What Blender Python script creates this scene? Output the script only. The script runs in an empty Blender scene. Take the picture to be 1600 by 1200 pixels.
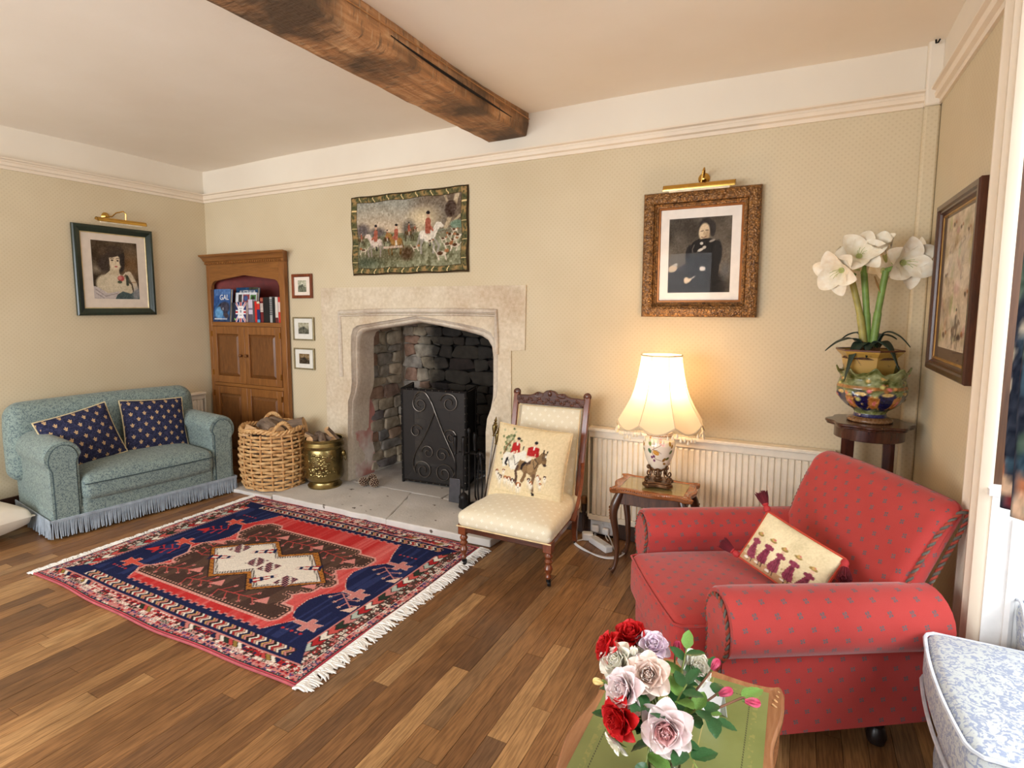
import bpy, bmesh, math, random
import numpy as np
from mathutils import Vector, Matrix, Euler
random.seed(7); rng = np.random.default_rng(7)
PI = math.pi; C = bpy.context.scene.collection; SC = bpy.context.scene
R = math.radians
# ---------------------------------------------------------------- camera, world, lights, exposure
cam = bpy.data.cameras.new('camera'); camo = bpy.data.objects.new('camera', cam); C.objects.link(camo)
camo.location = (0, 0, 1.5); camo.rotation_euler = (R(90 - 5.93), 0, R(28.1))
cam.sensor_width = 36; cam.lens = 886 / 1600 * 36; cam.shift_x = 24.5 / 1600; cam.shift_y = -28.6 / 1600
cam.clip_start = .05
SC.camera = camo
SC.view_settings.view_transform = 'Standard'; SC.view_settings.look = 'None'
SC.view_settings.gamma = 1; SC.view_settings.use_curve_mapping = False
SC.view_settings.exposure = EXPO = 0.42
W = bpy.data.worlds.new('sky'); SC.world = W; W.use_nodes = True
W.node_tree.nodes['Background'].inputs[0].default_value = (.80, .90, 1, 1)
W.node_tree.nodes['Background'].inputs[1].default_value = 1.5
def area(name, loc, rot, sx, sy, power, col):
    l = bpy.data.lights.new(name, 'AREA'); l.shape = 'RECTANGLE'; l.size = sx; l.size_y = sy; l.energy = power; l.color = col
    o = bpy.data.objects.new(name, l); C.objects.link(o); o.location = loc; o.rotation_euler = rot; return o
area('daylight_front', (-2.9, -2.02, 1.45), (R(90), 0, 0), 3.4, 1.7, 122, (.92, .96, 1))
area('daylight_front_second', (.1, -2.02, 1.45), (R(90), 0, R(6)), 1.0, 1.7, 4, (.95, .97, 1))
area('daylight_bay', (1.33, 1.35, 1.65), (R(90), 0, R(90)), 1.3, 1.4, 36, (.95, .98, 1))
# ---------------------------------------------------------------- helpers
def lin(c):
    c = np.asarray(c, float) / 255.
    return np.where(c <= .04045, c / 12.92, ((c + .055) / 1.055) ** 2.4)
def L4(c): return tuple(float(q) for q in lin(c)) + (1.,)
class G:
    """a procedural material being built"""
    def __init__(s, name, rough=.6, metal=0, spec=.4, col=None, coat=0):
        s.mat = bpy.data.materials.new(name); s.mat.use_nodes = True; s.nt = s.mat.node_tree
        s.b = s.nt.nodes['Principled BSDF']; s.out = s.nt.nodes['Material Output']
        s.set('Roughness', rough); s.set('Metallic', metal); s.set('Specular IOR Level', spec)
        if coat: s.set('Coat Weight', coat); s.set('Coat Roughness', .15)
        if col is not None: s.set('Base Color', L4(col))
    def set(s, k, v):
        i = s.b.inputs[k]
        if isinstance(v, bpy.types.NodeSocket): s.nt.links.new(v, i)
        else: i.default_value = v
    def n(s, t, **k):
        nd = s.nt.nodes.new(t)
        for a, b in k.items(): setattr(nd, a, b)
        return nd
    def put(s, inp, v):
        if isinstance(v, bpy.types.NodeSocket): s.nt.links.new(v, inp)
        elif isinstance(v, (tuple, list)) and len(v) == 3 and inp.type == 'RGBA': inp.default_value = L4(v)
        else: inp.default_value = v
    def co(s, k='Object'): return s.n('ShaderNodeTexCoord').outputs[k]
    def geo(s): return s.n('ShaderNodeNewGeometry').outputs['Position']
    def rnd(s): return s.n('ShaderNodeObjectInfo').outputs['Random']
    def m(s, op, a, b=0., c=0.):
        nd = s.n('ShaderNodeMath', operation=op)
        for i, v in enumerate((a, b, c)): s.put(nd.inputs[i], v)
        return nd.outputs[0]
    def vm(s, op, a, b):
        nd = s.n('ShaderNodeVectorMath', operation=op); s.put(nd.inputs[0], a); s.put(nd.inputs[1], b); return nd.outputs[0]
    def sep(s, v):
        nd = s.n('ShaderNodeSeparateXYZ'); s.put(nd.inputs[0], v); return nd.outputs
    def comb(s, x, y, z=0.):
        nd = s.n('ShaderNodeCombineXYZ')
        for i, v in enumerate((x, y, z)): s.put(nd.inputs[i], v)
        return nd.outputs[0]
    def noise(s, v, scale, detail=3, rough=.55, dist=0):
        nd = s.n('ShaderNodeTexNoise'); s.put(nd.inputs['Vector'], v); nd.inputs['Scale'].default_value = scale
        nd.inputs['Detail'].default_value = detail; nd.inputs['Roughness'].default_value = rough; nd.inputs['Distortion'].default_value = dist
        return nd.outputs['Fac']
    def voro(s, v, scale, feat='F1', out='Distance'):
        nd = s.n('ShaderNodeTexVoronoi', feature=feat); s.put(nd.inputs['Vector'], v); nd.inputs['Scale'].default_value = scale; return nd.outputs[out]
    def mix(s, f, a, b, mode='MIX'):
        nd = s.n('ShaderNodeMixRGB', blend_type=mode)
        for i, v in zip((0, 1, 2), (f, a, b)): s.put(nd.inputs[i], v)
        return nd.outputs[0]
    def ramp(s, f, st, interp='LINEAR'):
        nd = s.n('ShaderNodeValToRGB'); s.put(nd.inputs[0], f); e = nd.color_ramp.elements; nd.color_ramp.interpolation = interp
        while len(e) < len(st): e.new(.5)
        for q, (p, c) in zip(e, st): q.position = p; q.color = L4(c) if not isinstance(c, (int, float)) else (c, c, c, 1)
        return nd.outputs[0]
    def step(s, f, a, b): return s.ramp(f, [(a, 0.), (b, 1.)])
    def bump(s, h, strength=.3, dist=.01):
        nd = s.n('ShaderNodeBump'); nd.inputs['Strength'].default_value = strength; nd.inputs['Distance'].default_value = dist
        s.put(nd.inputs['Height'], h); s.set('Normal', nd.outputs[0]); return s
    def lattice(s, p):
        """staggered lattice over UV: absolute offsets from the nearest lattice point (both sets)"""
        u, v, _ = s.sep(s.co('UV')); r = []
        for o in (0., .5):
            a = s.m('SUBTRACT', s.m('FRACT', s.m('ADD', s.m('DIVIDE', u, p), o)), .5)
            b = s.m('SUBTRACT', s.m('FRACT', s.m('ADD', s.m('DIVIDE', v, p), o)), .5)
            r.append((a, b))
        return r
    def disc(s, a, b, x, y, rx, ry, soft=.25):
        d = s.m('SQRT', s.m('ADD', s.m('POWER', s.m('DIVIDE', s.m('SUBTRACT', a, x), rx), 2.), s.m('POWER', s.m('DIVIDE', s.m('SUBTRACT', b, y), ry), 2.)))
        return s.m('LESS_THAN', d, 1.)
    def anyof(s, l):
        r = l[0]
        for q in l[1:]: r = s.m('MAXIMUM', r, q)
        return r
def plain(name, col, rough=.6, metal=0, spec=.4, var=.08, scale=20, coat=0, bump=0):
    g = G(name, rough, metal, spec, col, coat); c = np.array(col, float)
    f = g.noise(g.co(), scale, 3)
    g.set('Base Color', g.ramp(f, [(.3, tuple(c * (1 - var))), (.7, tuple(np.minimum(c * (1 + var), 255)))]))
    if bump: g.bump(f, bump, .005)
    return g.mat
def wood(name, dark, light, axis=2, scale=18, stretch=12, rough=.4, coat=0, dist=1.2, bump=.1):
    g = G(name, rough, 0, .4, None, coat); s = [1, 1, 1]; s[axis] = 1. / stretch
    v = g.vm('MULTIPLY', g.co(), tuple(s)); v = g.vm('ADD', v, g.comb(g.m('MULTIPLY', g.rnd(), 9.), g.m('MULTIPLY', g.rnd(), 5.)))
    f = g.noise(v, scale, 5, .6, dist); f2 = g.noise(v, scale * 6, 2, .5, 0)
    c = g.ramp(f, [(.28, dark), (.72, light)]); c = g.mix(.25, c, g.ramp(f2, [(.35, dark), (.6, light)]))
    g.set('Base Color', c)
    if bump: g.bump(f2, bump, .002)
    return g.mat

def boxuv(me):
    n = len(me.loops); 
    if not n: return
    co = np.empty(len(me.vertices) * 3); me.vertices.foreach_get('co', co); co = co.reshape(-1, 3)
    vi = np.empty(n, np.int32); me.loops.foreach_get('vertex_index', vi)
    no = np.empty(len(me.polygons) * 3); me.polygons.foreach_get('normal', no); no = np.abs(no.reshape(-1, 3))
    tot = np.empty(len(me.polygons), np.int32); me.polygons.foreach_get('loop_total', tot)
    ax = np.repeat(no.argmax(1), tot); p = co[vi]
    uv = np.where((ax == 0)[:, None], p[:, [1, 2]], np.where((ax == 1)[:, None], p[:, [0, 2]], p[:, [0, 1]]))
    l = me.uv_layers.new(name='UVMap'); l.data.foreach_set('uv', uv.astype(np.float32).ravel())
def tagit(o, label=None, cat=None, group=None, kind=None):
    if label: o['label'] = label
    if cat: o['category'] = cat
    if group: o['group'] = group
    if kind: o['kind'] = kind
    return o
def thing(name, label, cat, loc=(0, 0, 0), rz=0., group=None):
    o = bpy.data.objects.new(name, None); C.objects.link(o); o.location = loc; o.rotation_euler = (0, 0, rz); o.empty_display_size = .1
    return tagit(o, label, cat, group)
def link(me, name, parent=None, loc=(0, 0, 0), rot=(0, 0, 0), scale=(1, 1, 1), **k):
    o = bpy.data.objects.new(name, me); C.objects.link(o); o.location = loc; o.rotation_euler = rot; o.scale = scale
    if parent: o.parent = parent
    return tagit(o, **k)
class B:
    def __init__(s): s.v = []; s.f = []; s.col = None
    def add(s, v, f):
        o = len(s.v); s.v += [tuple(float(q) for q in p) for p in v]; s.f += [tuple(i + o for i in q) for q in f]; return s
    def box(s, c, d, M=None, taper=1.):
        x, y, z = (q / 2 for q in d); v = [(a * x * (taper if k < 0 else 1), b * y * (taper if k < 0 else 1), k * z) for k in (-1, 1) for a, b in ((-1, -1), (1, -1), (1, 1), (-1, 1))]
        if M is not None: v = [M @ Vector(p) for p in v]
        v = [(p[0] + c[0], p[1] + c[1], p[2] + c[2]) for p in v]
        return s.add(v, [(3, 2, 1, 0), (4, 5, 6, 7), (0, 1, 5, 4), (1, 2, 6, 5), (2, 3, 7, 6), (3, 0, 4, 7)])
    def bx(s, x0, x1, y0, y1, z0, z1): return s.box(((x0 + x1) / 2, (y0 + y1) / 2, (z0 + z1) / 2), (abs(x1 - x0), abs(y1 - y0), abs(z1 - z0)))
    def lathe(s, prof, n=24, c=(0, 0, 0), sx=1, sy=1, a0=0., cap=True):
        v = []; f = []; m = len(prof)
        for r, z in prof:
            for i in range(n):
                t = a0 + 2 * PI * i / n; v.append((c[0] + sx * r * math.cos(t), c[1] + sy * r * math.sin(t), c[2] + z))
        for j in range(m - 1):
            for i in range(n): k = (i + 1) % n; f.append((j * n + i, j * n + k, j * n + n + k, j * n + n + i))
        if cap: f.append(tuple(range(n - 1, -1, -1))); f.append(tuple((m - 1) * n + i for i in range(n)))
        return s.add(v, f)
    def tube(s, pts, r, n=8, cap=True, closed=False, flat=1.):
        P = [Vector(p) for p in pts]; m = len(P); rr = r if hasattr(r, '__len__') else [r] * m; v = []; f = []; nrm = None
        for i in range(m):
            t = (P[(i + 1) % m] - P[i - 1]) if closed else (P[min(i + 1, m - 1)] - P[max(i - 1, 0)])
            t = t.normalized() if t.length > 1e-9 else Vector((0, 0, 1))
            if nrm is None: nrm = t.orthogonal().normalized()
            nrm = nrm - t * nrm.dot(t); nrm = nrm.normalized() if nrm.length > 1e-6 else t.orthogonal().normalized(); b = t.cross(nrm)
            for k in range(n):
                a = 2 * PI * k / n; v.append(P[i] + nrm * (rr[i] * math.cos(a)) + b * (rr[i] * flat * math.sin(a)))
        for i in range(m if closed else m - 1):
            j = (i + 1) % m
            for k in range(n): l = (k + 1) % n; f.append((i * n + k, i * n + l, j * n + l, j * n + k))
        if cap and not closed: f.append(tuple(range(n - 1, -1, -1))); f.append(tuple((m - 1) * n + k for k in range(n)))
        return s.add(v, f)
    def prism(s, poly, a, b, axis=1):
        """poly in the two other axes (x,z for axis 1; y,z for 0; x,y for 2), from a to b along axis"""
        def mk(p, t): return {1: (p[0], t, p[1]), 0: (t, p[0], p[1]), 2: (p[0], p[1], t)}[axis]
        n = len(poly); v = [mk(p, a) for p in poly] + [mk(p, b) for p in poly]
        f = [tuple(range(n)), tuple(range(2 * n - 1, n - 1, -1))] + [(i, i + n, (i + 1) % n + n, (i + 1) % n) for i in range(n)]
        return s.add(v, f)
    def grid(s, fn, nu, nv, wu=False):
        v = [fn(i / (nu if wu else nu - 1), j / (nv - 1)) for j in range(nv) for i in range(nu)]; f = []
        for j in range(nv - 1):
            for i in range(nu if wu else nu - 1): k = (i + 1) % nu; f.append((j * nu + i, j * nu + k, j * nu + nu + k, j * nu + nu + i))
        return s.add(v, f)
    def ell(s, c, r, n=10, m=6, M=None):
        if not hasattr(r, '__len__'): r = (r, r, r)
        v = [];
        for j in range(m + 1):
            t = PI * j / m
            for i in range(n):
                a = 2 * PI * i / n; p = Vector((r[0] * math.sin(t) * math.cos(a), r[1] * math.sin(t) * math.sin(a), -r[2] * math.cos(t)))
                if M is not None: p = M @ p
                v.append((p[0] + c[0], p[1] + c[1], p[2] + c[2]))
        return s.add(v, [(j * n + i, j * n + (i + 1) % n, j * n + n + (i + 1) % n, j * n + n + i) for j in range(m) for i in range(n)])
    def rbox(s, c, d, r, seg=3, nn=(4, 4, 4), fn=None, M=None):
        """rounded box; fn deforms the points (in unit range -1..1 given too)"""
        h = [q / 2 for q in d]; r = min(r, *h); ts = []
        for a in range(3):
            q = h[a] - r; t = [-q - r * math.tan(PI / 4 * (1 - k / seg)) for k in range(seg)] + [-q + 2 * q * k / nn[a] for k in range(nn[a] + 1)]
            ts.append(t + [q + r * math.tan(PI / 4 * ((k + 1) / seg)) for k in range(seg)])
        idx = {}; V = []; F = []
        def vid(p):
            k = tuple(round(x, 6) for x in p)
            if k not in idx:
                core = Vector([max(-(h[a] - r), min(h[a] - r, p[a])) for a in range(3)]); dd = Vector(p) - core
                q = core + dd.normalized() * r if dd.length > 1e-9 else Vector(p)
                if fn: q = Vector(fn(q[0], q[1], q[2], q[0] / h[0], q[1] / h[1], q[2] / h[2]))
                if M is not None: q = M @ q
                idx[k] = len(V); V.append((q[0] + c[0], q[1] + c[1], q[2] + c[2]))
            return idx[k]
        for a in range(3):
            b, e = (a + 1) % 3, (a + 2) % 3
            for sgn in (-1, 1):
                for i in range(len(ts[b]) - 1):
                    for j in range(len(ts[e]) - 1):
                        q = []
                        for (ii, jj) in ((i, j), (i + 1, j), (i + 1, j + 1), (i, j + 1)):
                            p = [0, 0, 0]; p[a] = sgn * h[a]; p[b] = ts[b][ii]; p[e] = ts[e][jj]; q.append(vid(p))
                        F.append(tuple(q if sgn > 0 else q[::-1]))
        return s.add(V, F)
    def frame(s, w, h, prof, c=(0, 0, 0)):
        """mitred picture frame in the XZ plane facing -Y; prof = [(inset, out)]"""
        n = len(prof); v = []
        for sx, sz in ((-1, -1), (1, -1), (1, 1), (-1, 1)):
            for i, o in prof: v.append((c[0] + sx * (w / 2 - i), c[1] - o, c[2] + sz * (h / 2 - i)))
        f = []
        for k in range(4):
            l = (k + 1) % 4
            for i in range(n): j = (i + 1) % n; f.append((k * n + i, l * n + i, l * n + j, k * n + j))
        return s.add(v, f)
    def mesh(s, name, mat, smooth=35, uv=True):
        me = bpy.data.meshes.new(name); me.from_pydata(s.v, [], s.f)
        if smooth:
            me.shade_smooth(); me.set_sharp_from_angle(angle=R(smooth))
        if uv: boxuv(me)
        if mat: me.materials.append(mat)
        if s.col is not None: setcol(me, s.col)
        me.update(); return me
    def obj(s, name, mat, parent=None, loc=(0, 0, 0), rot=(0, 0, 0), smooth=35, bevel=0, seg=2, fix=False, **k):
        me = s.mesh(name, mat, smooth)
        if fix:
            bm = bmesh.new(); bm.from_mesh(me); bmesh.ops.recalc_face_normals(bm, faces=bm.faces); bm.to_mesh(me); bm.free()
        o = link(me, name, parent, loc, rot, **k)
        if bevel:
            b = o.modifiers.new('soft_edges', 'BEVEL'); b.width = bevel; b.segments = seg; b.limit_method = 'ANGLE'; b.angle_limit = R(40)
        return o
def setcol(me, cols):
    """cols: sRGB 0..1 per vertex"""
    a = me.color_attributes.new('dye', 'FLOAT_COLOR', 'POINT'); c = np.ones((len(cols), 4), np.float32); c[:, :3] = lin(np.asarray(cols) * 255.)
    a.data.foreach_set('color', c.ravel())
def dup(root, loc, rz=0., label=None, group=None):
    r = root.copy(); C.objects.link(r); r.location = loc; r.rotation_euler = (0, 0, rz)
    if label: r['label'] = label
    if group: r['group'] = group
    for ch in list(root.children):
        c = ch.copy(); C.objects.link(c); c.parent = r
        for g in ch.children: d = g.copy(); C.objects.link(d); d.parent = c
    return r
def arc(cx, cy, r, a0, a1, n): return [(cx + r * math.cos(R(a0 + (a1 - a0) * i / n)), cy + r * math.sin(R(a0 + (a1 - a0) * i / n))) for i in range(n + 1)]
# ---------------------------------------------------------------- flat prints: a small numpy painter, stored as a colour per vertex
class P:
    def __init__(s, w, h, bg):
        s.w, s.h = w, h; s.im = np.ones((h, w, 3)) * (np.array(bg, float) / 255.)
        s.X, s.Y = np.meshgrid((np.arange(w) + .5) / w, (np.arange(h) + .5) / h); s.asp = h / w; s.px = 1. / w
    def bl(s, m, col, a=1.):
        m = np.clip(m, 0, 1)[..., None] * a; s.im = s.im * (1 - m) + (np.array(col, float) / 255.) * m; return s
    def ell(s, cx, cy, rx, ry, col, rot=0, soft=.12, a=1.):
        dx = s.X - cx; dy = (s.Y - cy) * s.asp; c, q = math.cos(R(rot)), math.sin(R(rot)); x = dx * c + dy * q; y = -dx * q + dy * c
        d = np.sqrt((x / rx) ** 2 + (y / (ry * s.asp)) ** 2); return s.bl((1 + soft - d) / (2 * soft), col, a)
    def poly(s, pts, col, a=1.):
        ins = np.zeros(s.X.shape, bool); n = len(pts)
        for i in range(n):
            x0, y0 = pts[i]; x1, y1 = pts[(i + 1) % n]
            if y0 == y1: continue
            ins ^= ((s.Y > min(y0, y1)) & (s.Y <= max(y0, y1)) & (s.X < x0 + (s.Y - y0) * (x1 - x0) / (y1 - y0)))
        return s.bl(ins.astype(float), col, a)
    def line(s, pts, w, col, a=1., taper=None):
        d = np.full(s.X.shape, 9.)
        for i in range(len(pts) - 1):
            ax, ay = pts[i]; bx, by = pts[i + 1]; ay *= s.asp; by *= s.asp; y = s.Y * s.asp
            L = (bx - ax) ** 2 + (by - ay) ** 2 + 1e-12; t = np.clip(((s.X - ax) * (bx - ax) + (y - ay) * (by - ay)) / L, 0, 1)
            d = np.minimum(d, np.hypot(s.X - ax - t * (bx - ax), y - ay - t * (by - ay)))
        return s.bl((w / 2 - d) / s.px + .5, col, a)
    def noise(s, n, amp, ny=None):
        g = rng.normal(size=((ny or max(2, int(n * s.asp))) + 2, n + 2)); yy = s.Y * (g.shape[0] - 1.01); xx = s.X * (g.shape[1] - 1.01)
        y0 = yy.astype(int); x0 = xx.astype(int); fy = yy - y0; fx = xx - x0; fx = fx * fx * (3 - 2 * fx); fy = fy * fy * (3 - 2 * fy)
        return amp * (g[y0, x0] * (1 - fx) * (1 - fy) + g[y0, x0 + 1] * fx * (1 - fy) + g[y0 + 1, x0] * (1 - fx) * fy + g[y0 + 1, x0 + 1] * fx * fy)
    def grain(s, n=40, amp=.05, ny=None): s.im = np.clip(s.im + s.noise(n, amp, ny)[..., None], 0, 1); return s
    def rect(s, x0, y0, x1, y1, col, a=1.): return s.bl(((s.X >= x0) & (s.X <= x1) & (s.Y >= y0) & (s.Y <= y1)).astype(float), col, a)
    def at(s, u, v):
        """u right, v up"""
        x = np.clip((np.asarray(u) * s.w).astype(int), 0, s.w - 1); y = np.clip(((1 - np.asarray(v)) * s.h).astype(int), 0, s.h - 1); return s.im[y, x]
def dyed(name, rough=.8, spec=.2, coat=0, weave=0):
    g = G(name, rough, 0, spec, None, coat); a = g.n('ShaderNodeAttribute', attribute_name='dye'); g.set('Base Color', a.outputs['Color'])
    if weave: g.bump(g.noise(g.co(), weave, 2), .35, .003)
    return g.mat
def print_sheet(name, p, w, h, parent, mat, loc=(0, 0, 0), rot=(0, 0, 0), **k):
    """a flat printed sheet in XZ facing -Y"""
    b = B(); nx, ny = p.w, p.h
    xs = np.linspace(-w / 2, w / 2, nx); zs = np.linspace(h / 2, -h / 2, ny)
    v = np.stack([np.tile(xs, ny), np.zeros(nx * ny), np.repeat(zs, nx)], 1)
    i = np.arange(nx * ny).reshape(ny, nx); f = np.stack([i[1:, :-1].ravel(), i[1:, 1:].ravel(), i[:-1, 1:].ravel(), i[:-1, :-1].ravel()], 1)
    me = bpy.data.meshes.new(name); me.from_pydata(v.tolist(), [], f.tolist()); setcol(me, p.im.reshape(-1, 3)); me.materials.append(mat)
    return link(me, name, parent, loc, rot, **k)
def text(name, body, size, mat, parent, loc, rot=(R(90), 0, 0), ext=.0006, align='CENTER'):
    c = bpy.data.curves.new(name, 'FONT'); c.body = body; c.size = size; c.extrude = ext; c.align_x = align; c.materials.append(mat); c.resolution_u = 3
    t = bpy.data.objects.new(name, c); C.objects.link(t); bpy.context.view_layer.update(); me = bpy.data.meshes.new_from_object(t.evaluated_get(bpy.context.evaluated_depsgraph_get())); bpy.data.objects.remove(t); me.name = name; return link(me, name, parent, loc, rot)
# ---------------------------------------------------------------- the room
Y0, XL, XR, ZC = 3.514, -4.983, .545, 2.76
def wallpaper():
    g = G('wallpaper', .75, 0, .2); r = g.lattice(.03); m = []
    for a, b in r:
        d = g.m('ADD', g.m('ABSOLUTE', a), g.m('ABSOLUTE', b)); m.append(g.m('MULTIPLY', g.m('LESS_THAN', d, .2), g.m('GREATER_THAN', d, .06)))
    f = g.noise(g.co(), 1.3, 4); base = g.ramp(f, [(.3, (204, 187, 155)), (.7, (215, 200, 170))])
    c = g.mix(g.m('MULTIPLY', g.anyof(m), .22), base, (170, 148, 112)); g.set('Base Color', c); return g.mat
M_paper = wallpaper()
def paint(name, c1, c2, rough=.7, scale=1.2, bump=.12):
    g = G(name, rough, 0, .25); f = g.noise(g.co(), scale, 4); g.set('Base Color', g.ramp(f, [(.3, c1), (.7, c2)])); g.bump(g.noise(g.co(), 6, 5), bump, .02); return g.mat
M_ceil = paint('ceiling_plaster', (238, 226, 209), (245, 235, 220))
M_frieze = paint('frieze_paint', (228, 216, 198), (235, 225, 208))
M_rail = paint('rail_paint', (229, 213, 191), (236, 221, 200), .45, 3, .03)
M_white = plain('white_gloss_paint', (236, 235, 233), .4, var=.02)
M_floor = (lambda g: (g.set('Base Color', g.ramp(g.noise(g.vm('MULTIPLY', g.co(), (1, .06, 1)), 40, 4), [(.3, (96, 62, 34)), (.7, (140, 96, 58))])), g.mat)[1])(G('floor_underlay', .5))
def planks():
    g = G('oak_plank', .42, 0, .45, None, .12); rr = g.rnd()
    v = g.vm('ADD', g.vm('MULTIPLY', g.geo(), (1, .07, 1)), g.comb(g.m('MULTIPLY', rr, 7.), g.m('MULTIPLY', rr, 3.)))
    f = g.noise(v, 34, 5, .6, .9); f2 = g.noise(v, 150, 2, .5); f3 = g.noise(g.geo(), 2.2, 3)
    c1 = g.ramp(rr, [(0, (132, 94, 62)), (.2, (150, 106, 66)), (.45, (172, 124, 78)), (.7, (188, 140, 90)), (.9, (216, 170, 116)), (1, (140, 104, 74))])
    c = g.mix(1., c1, g.ramp(f, [(.25, (200, 192, 182)), (.55, (242, 239, 234)), (.8, (255, 252, 245))]), 'MULTIPLY')
    c = g.mix(.55, c, g.mix(1., c, g.ramp(f2, [(.38, (160, 150, 140)), (.6, (255, 255, 255))]), 'MULTIPLY'))
    c = g.mix(.6, c, g.mix(1., c, g.ramp(f3, [(.35, (190, 185, 178)), (.65, (255, 255, 255))]), 'MULTIPLY'))
    g.set('Base Color', c); g.set('Roughness', g.ramp(f3, [(.3, .34), (.7, .5)])); g.bump(f2, .08, .002); return g.mat
M_plank = planks()
floor = B().bx(XL - .1, 1.5, -2.1, Y0 + .05, -.1, -.012).obj('floor', M_floor, smooth=0); tagit(floor, kind='structure')
# floorboards: one object each, sharing one unit board
bw, bh = .0785, .012
ub = B().box((0, .5, -bh / 2), (bw - .0016, 1, bh)).mesh('plank', M_plank, 0)
n = 0; x = XL + bw / 2
while x < XR + .02:
    y = .55 - random.random() * .7
    while y < Y0 - .02:
        ln = random.choice((.62, .8, .95, 1.1, 1.25, 1.45)); e = min(y + ln, Y0 - .005)
        if Y0 - e < .3: e = Y0 - .005
        if e - y > .05:
            link(ub, 'plank', floor, (x, y, -.0002 - .0008 * random.random()), (0, 0, 0), (1, e - y - .0015, 1)); n += 1
        y = e
        if Y0 - y < .01: break
    x += bw
print('planks', n)
x = XL + bw / 2; b = B()
while x < 1.45:
    y = -2.0; y1 = .0 if x < XR + .03 else 2.2
    while y < y1: e = min(y + random.uniform(.7, 1.4), y1); b.bx(x - bw / 2 + .001, x + bw / 2 - .001, y, e - .0015, -.0118, -.001); y = e
    x += bw
b.obj('plank_rest', M_plank, floor, smooth=0, kind='stuff')
CX0, CX1, CZ = -4.955, -3.945, 1.86          # cupboard opening
FX0, FX1, FZ = -3.50, -1.757, 1.25           # fireplace opening behind the surround
b = B(); t = Y0 + .12
b.bx(XL - .15, CX0, Y0, t, 0, ZC + .05); b.bx(CX0, CX1, Y0, t, CZ, ZC + .05); b.bx(CX1, FX0, Y0, t, 0, ZC + .05); b.bx(FX0, FX1, Y0, t, 1.64, ZC + .05); b.bx(FX1, XR + .15, Y0, t, 0, ZC + .05)
tagit(b.obj('wall_back', M_paper, smooth=0), kind='structure')
tagit(B().bx(XL - .15, XL, -2.1, Y0, 0, ZC + .05).obj('wall_left', M_paper, smooth=0), kind='structure')
BY = 2.20
b = B(); b.bx(XR, XR + .15, BY + .2, Y0, 0, ZC + .05); b.bx(XR, XR + .15, .5, BY + .2, 2.5, ZC + .05); b.bx(XR, XR + .15, -2.1, .5, 0, ZC + .05)
tagit(b.obj('wall_right', M_paper, smooth=0), kind='structure')
b = B(); b.bx(XL, -4.6, -2.1, -2.0, 0, ZC); b.bx(-4.6, -1.2, -2.1, -2.0, 0, .6); b.bx(-4.6, -1.2, -2.1, -2.0, 2.3, ZC); b.bx(-1.2, -.4, -2.1, -2.0, 0, ZC); b.bx(-.4, .6, -2.1, -2.0, 0, .6); b.bx(-.4, .6, -2.1, -2.0, 2.3, ZC); b.bx(.6, .7, -2.1, -2.0, 0, ZC)
tagit(b.obj('wall_front', M_paper, smooth=0), kind='structure')
# bay recess on the right with its window
b = B(); b.bx(XR, 1.42, BY - .004, BY + .08, 0, .93); b.bx(XR + .02, 1.42, BY + .12, BY + .18, .93, 2.5); b.bx(XR, 1.42, .42, .5, 0, 2.5); b.bx(1.3, 1.42, .5, BY, 0, .95); b.bx(1.3, 1.42, .5, BY, 2.4, 2.5); b.bx(XR, 1.42, .42, BY + .1, 2.5, 2.6)
tagit(b.obj('wall_bay', M_white, smooth=0), kind='structure')
b = B(); b.frame(.30, .80, [(0, 0), (0, .008), (.012, .012), (.022, .006), (.026, 0)], (XR + .20, BY - .004, .46))
b.bx(XR - .012, XR + .5, BY - .02, BY + .07, .93, .95)
tagit(b.obj('trim_4', M_white, smooth=20, fix=True), kind='structure')
w = B(); w.bx(1.32, 1.36, .5, .55, .95, 2.4); w.bx(1.32, 1.36, 2.15, 2.2, .95, 2.4); w.bx(1.32, 1.36, 1.32, 1.37, .95, 2.4); w.bx(1.32, 1.36, .5, 2.2, .95, 1.0); w.bx(1.32, 1.36, .5, 2.2, 2.35, 2.4)
wn = w.obj('window_1', M_white, smooth=0); tagit(wn, kind='structure')
g = G('window_glass', .02, 0, .5, (255, 255, 255)); g.set('Transmission Weight', 1.); g.set('IOR', 1.02); M_pane = g.mat
B().bx(1.338, 1.342, .55, 1.32, 1.0, 2.35).obj('pane', M_pane, wn, smooth=0); B().bx(1.338, 1.342, 1.37, 2.15, 1.0, 2.35).obj('pane', M_pane, wn, smooth=0)
for i, (a, c) in enumerate(((-4.6, -1.2), (-.4, .6))):
    w = B(); w.bx(a, a + .06, -2.06, -2.04, .6, 2.3); w.bx(c - .06, c, -2.06, -2.04, .6, 2.3); w.bx(a, c, -2.06, -2.04, .6, .66); w.bx(a, c, -2.06, -2.04, 2.24, 2.3)
    tagit(w.obj('window_%d' % (i + 2), M_white, smooth=0), kind='structure')
B().bx(XR + .002, XR + .14, BY + .05, BY + .11, .95, 2.5).obj('trim_9', wood('dark_window_casing', (60, 38, 24), (96, 64, 42), 2, 20), smooth=0, kind='structure')
# ceiling: a gently uneven plaster sheet
def cz(u, v):
    x = XL - .1 + (XR - XL + .2) * u; y = -2.1 + (Y0 + 2.15) * v
    return (x, y, ZC + .008 * math.sin(x * 2.3 + y) + .006 * math.sin(y * 3.1 - x * 1.2))
b = B().grid(cz, 40, 40); b.f = [q[::-1] for q in b.f]
tagit(b.obj('ceiling', M_ceil), kind='structure'); tagit(B().bx(XL - .1, 1.5, -2.1, Y0 + .1, ZC + .03, ZC + .1).obj('ceiling_boards', M_ceil, smooth=0), kind='structure')
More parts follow.
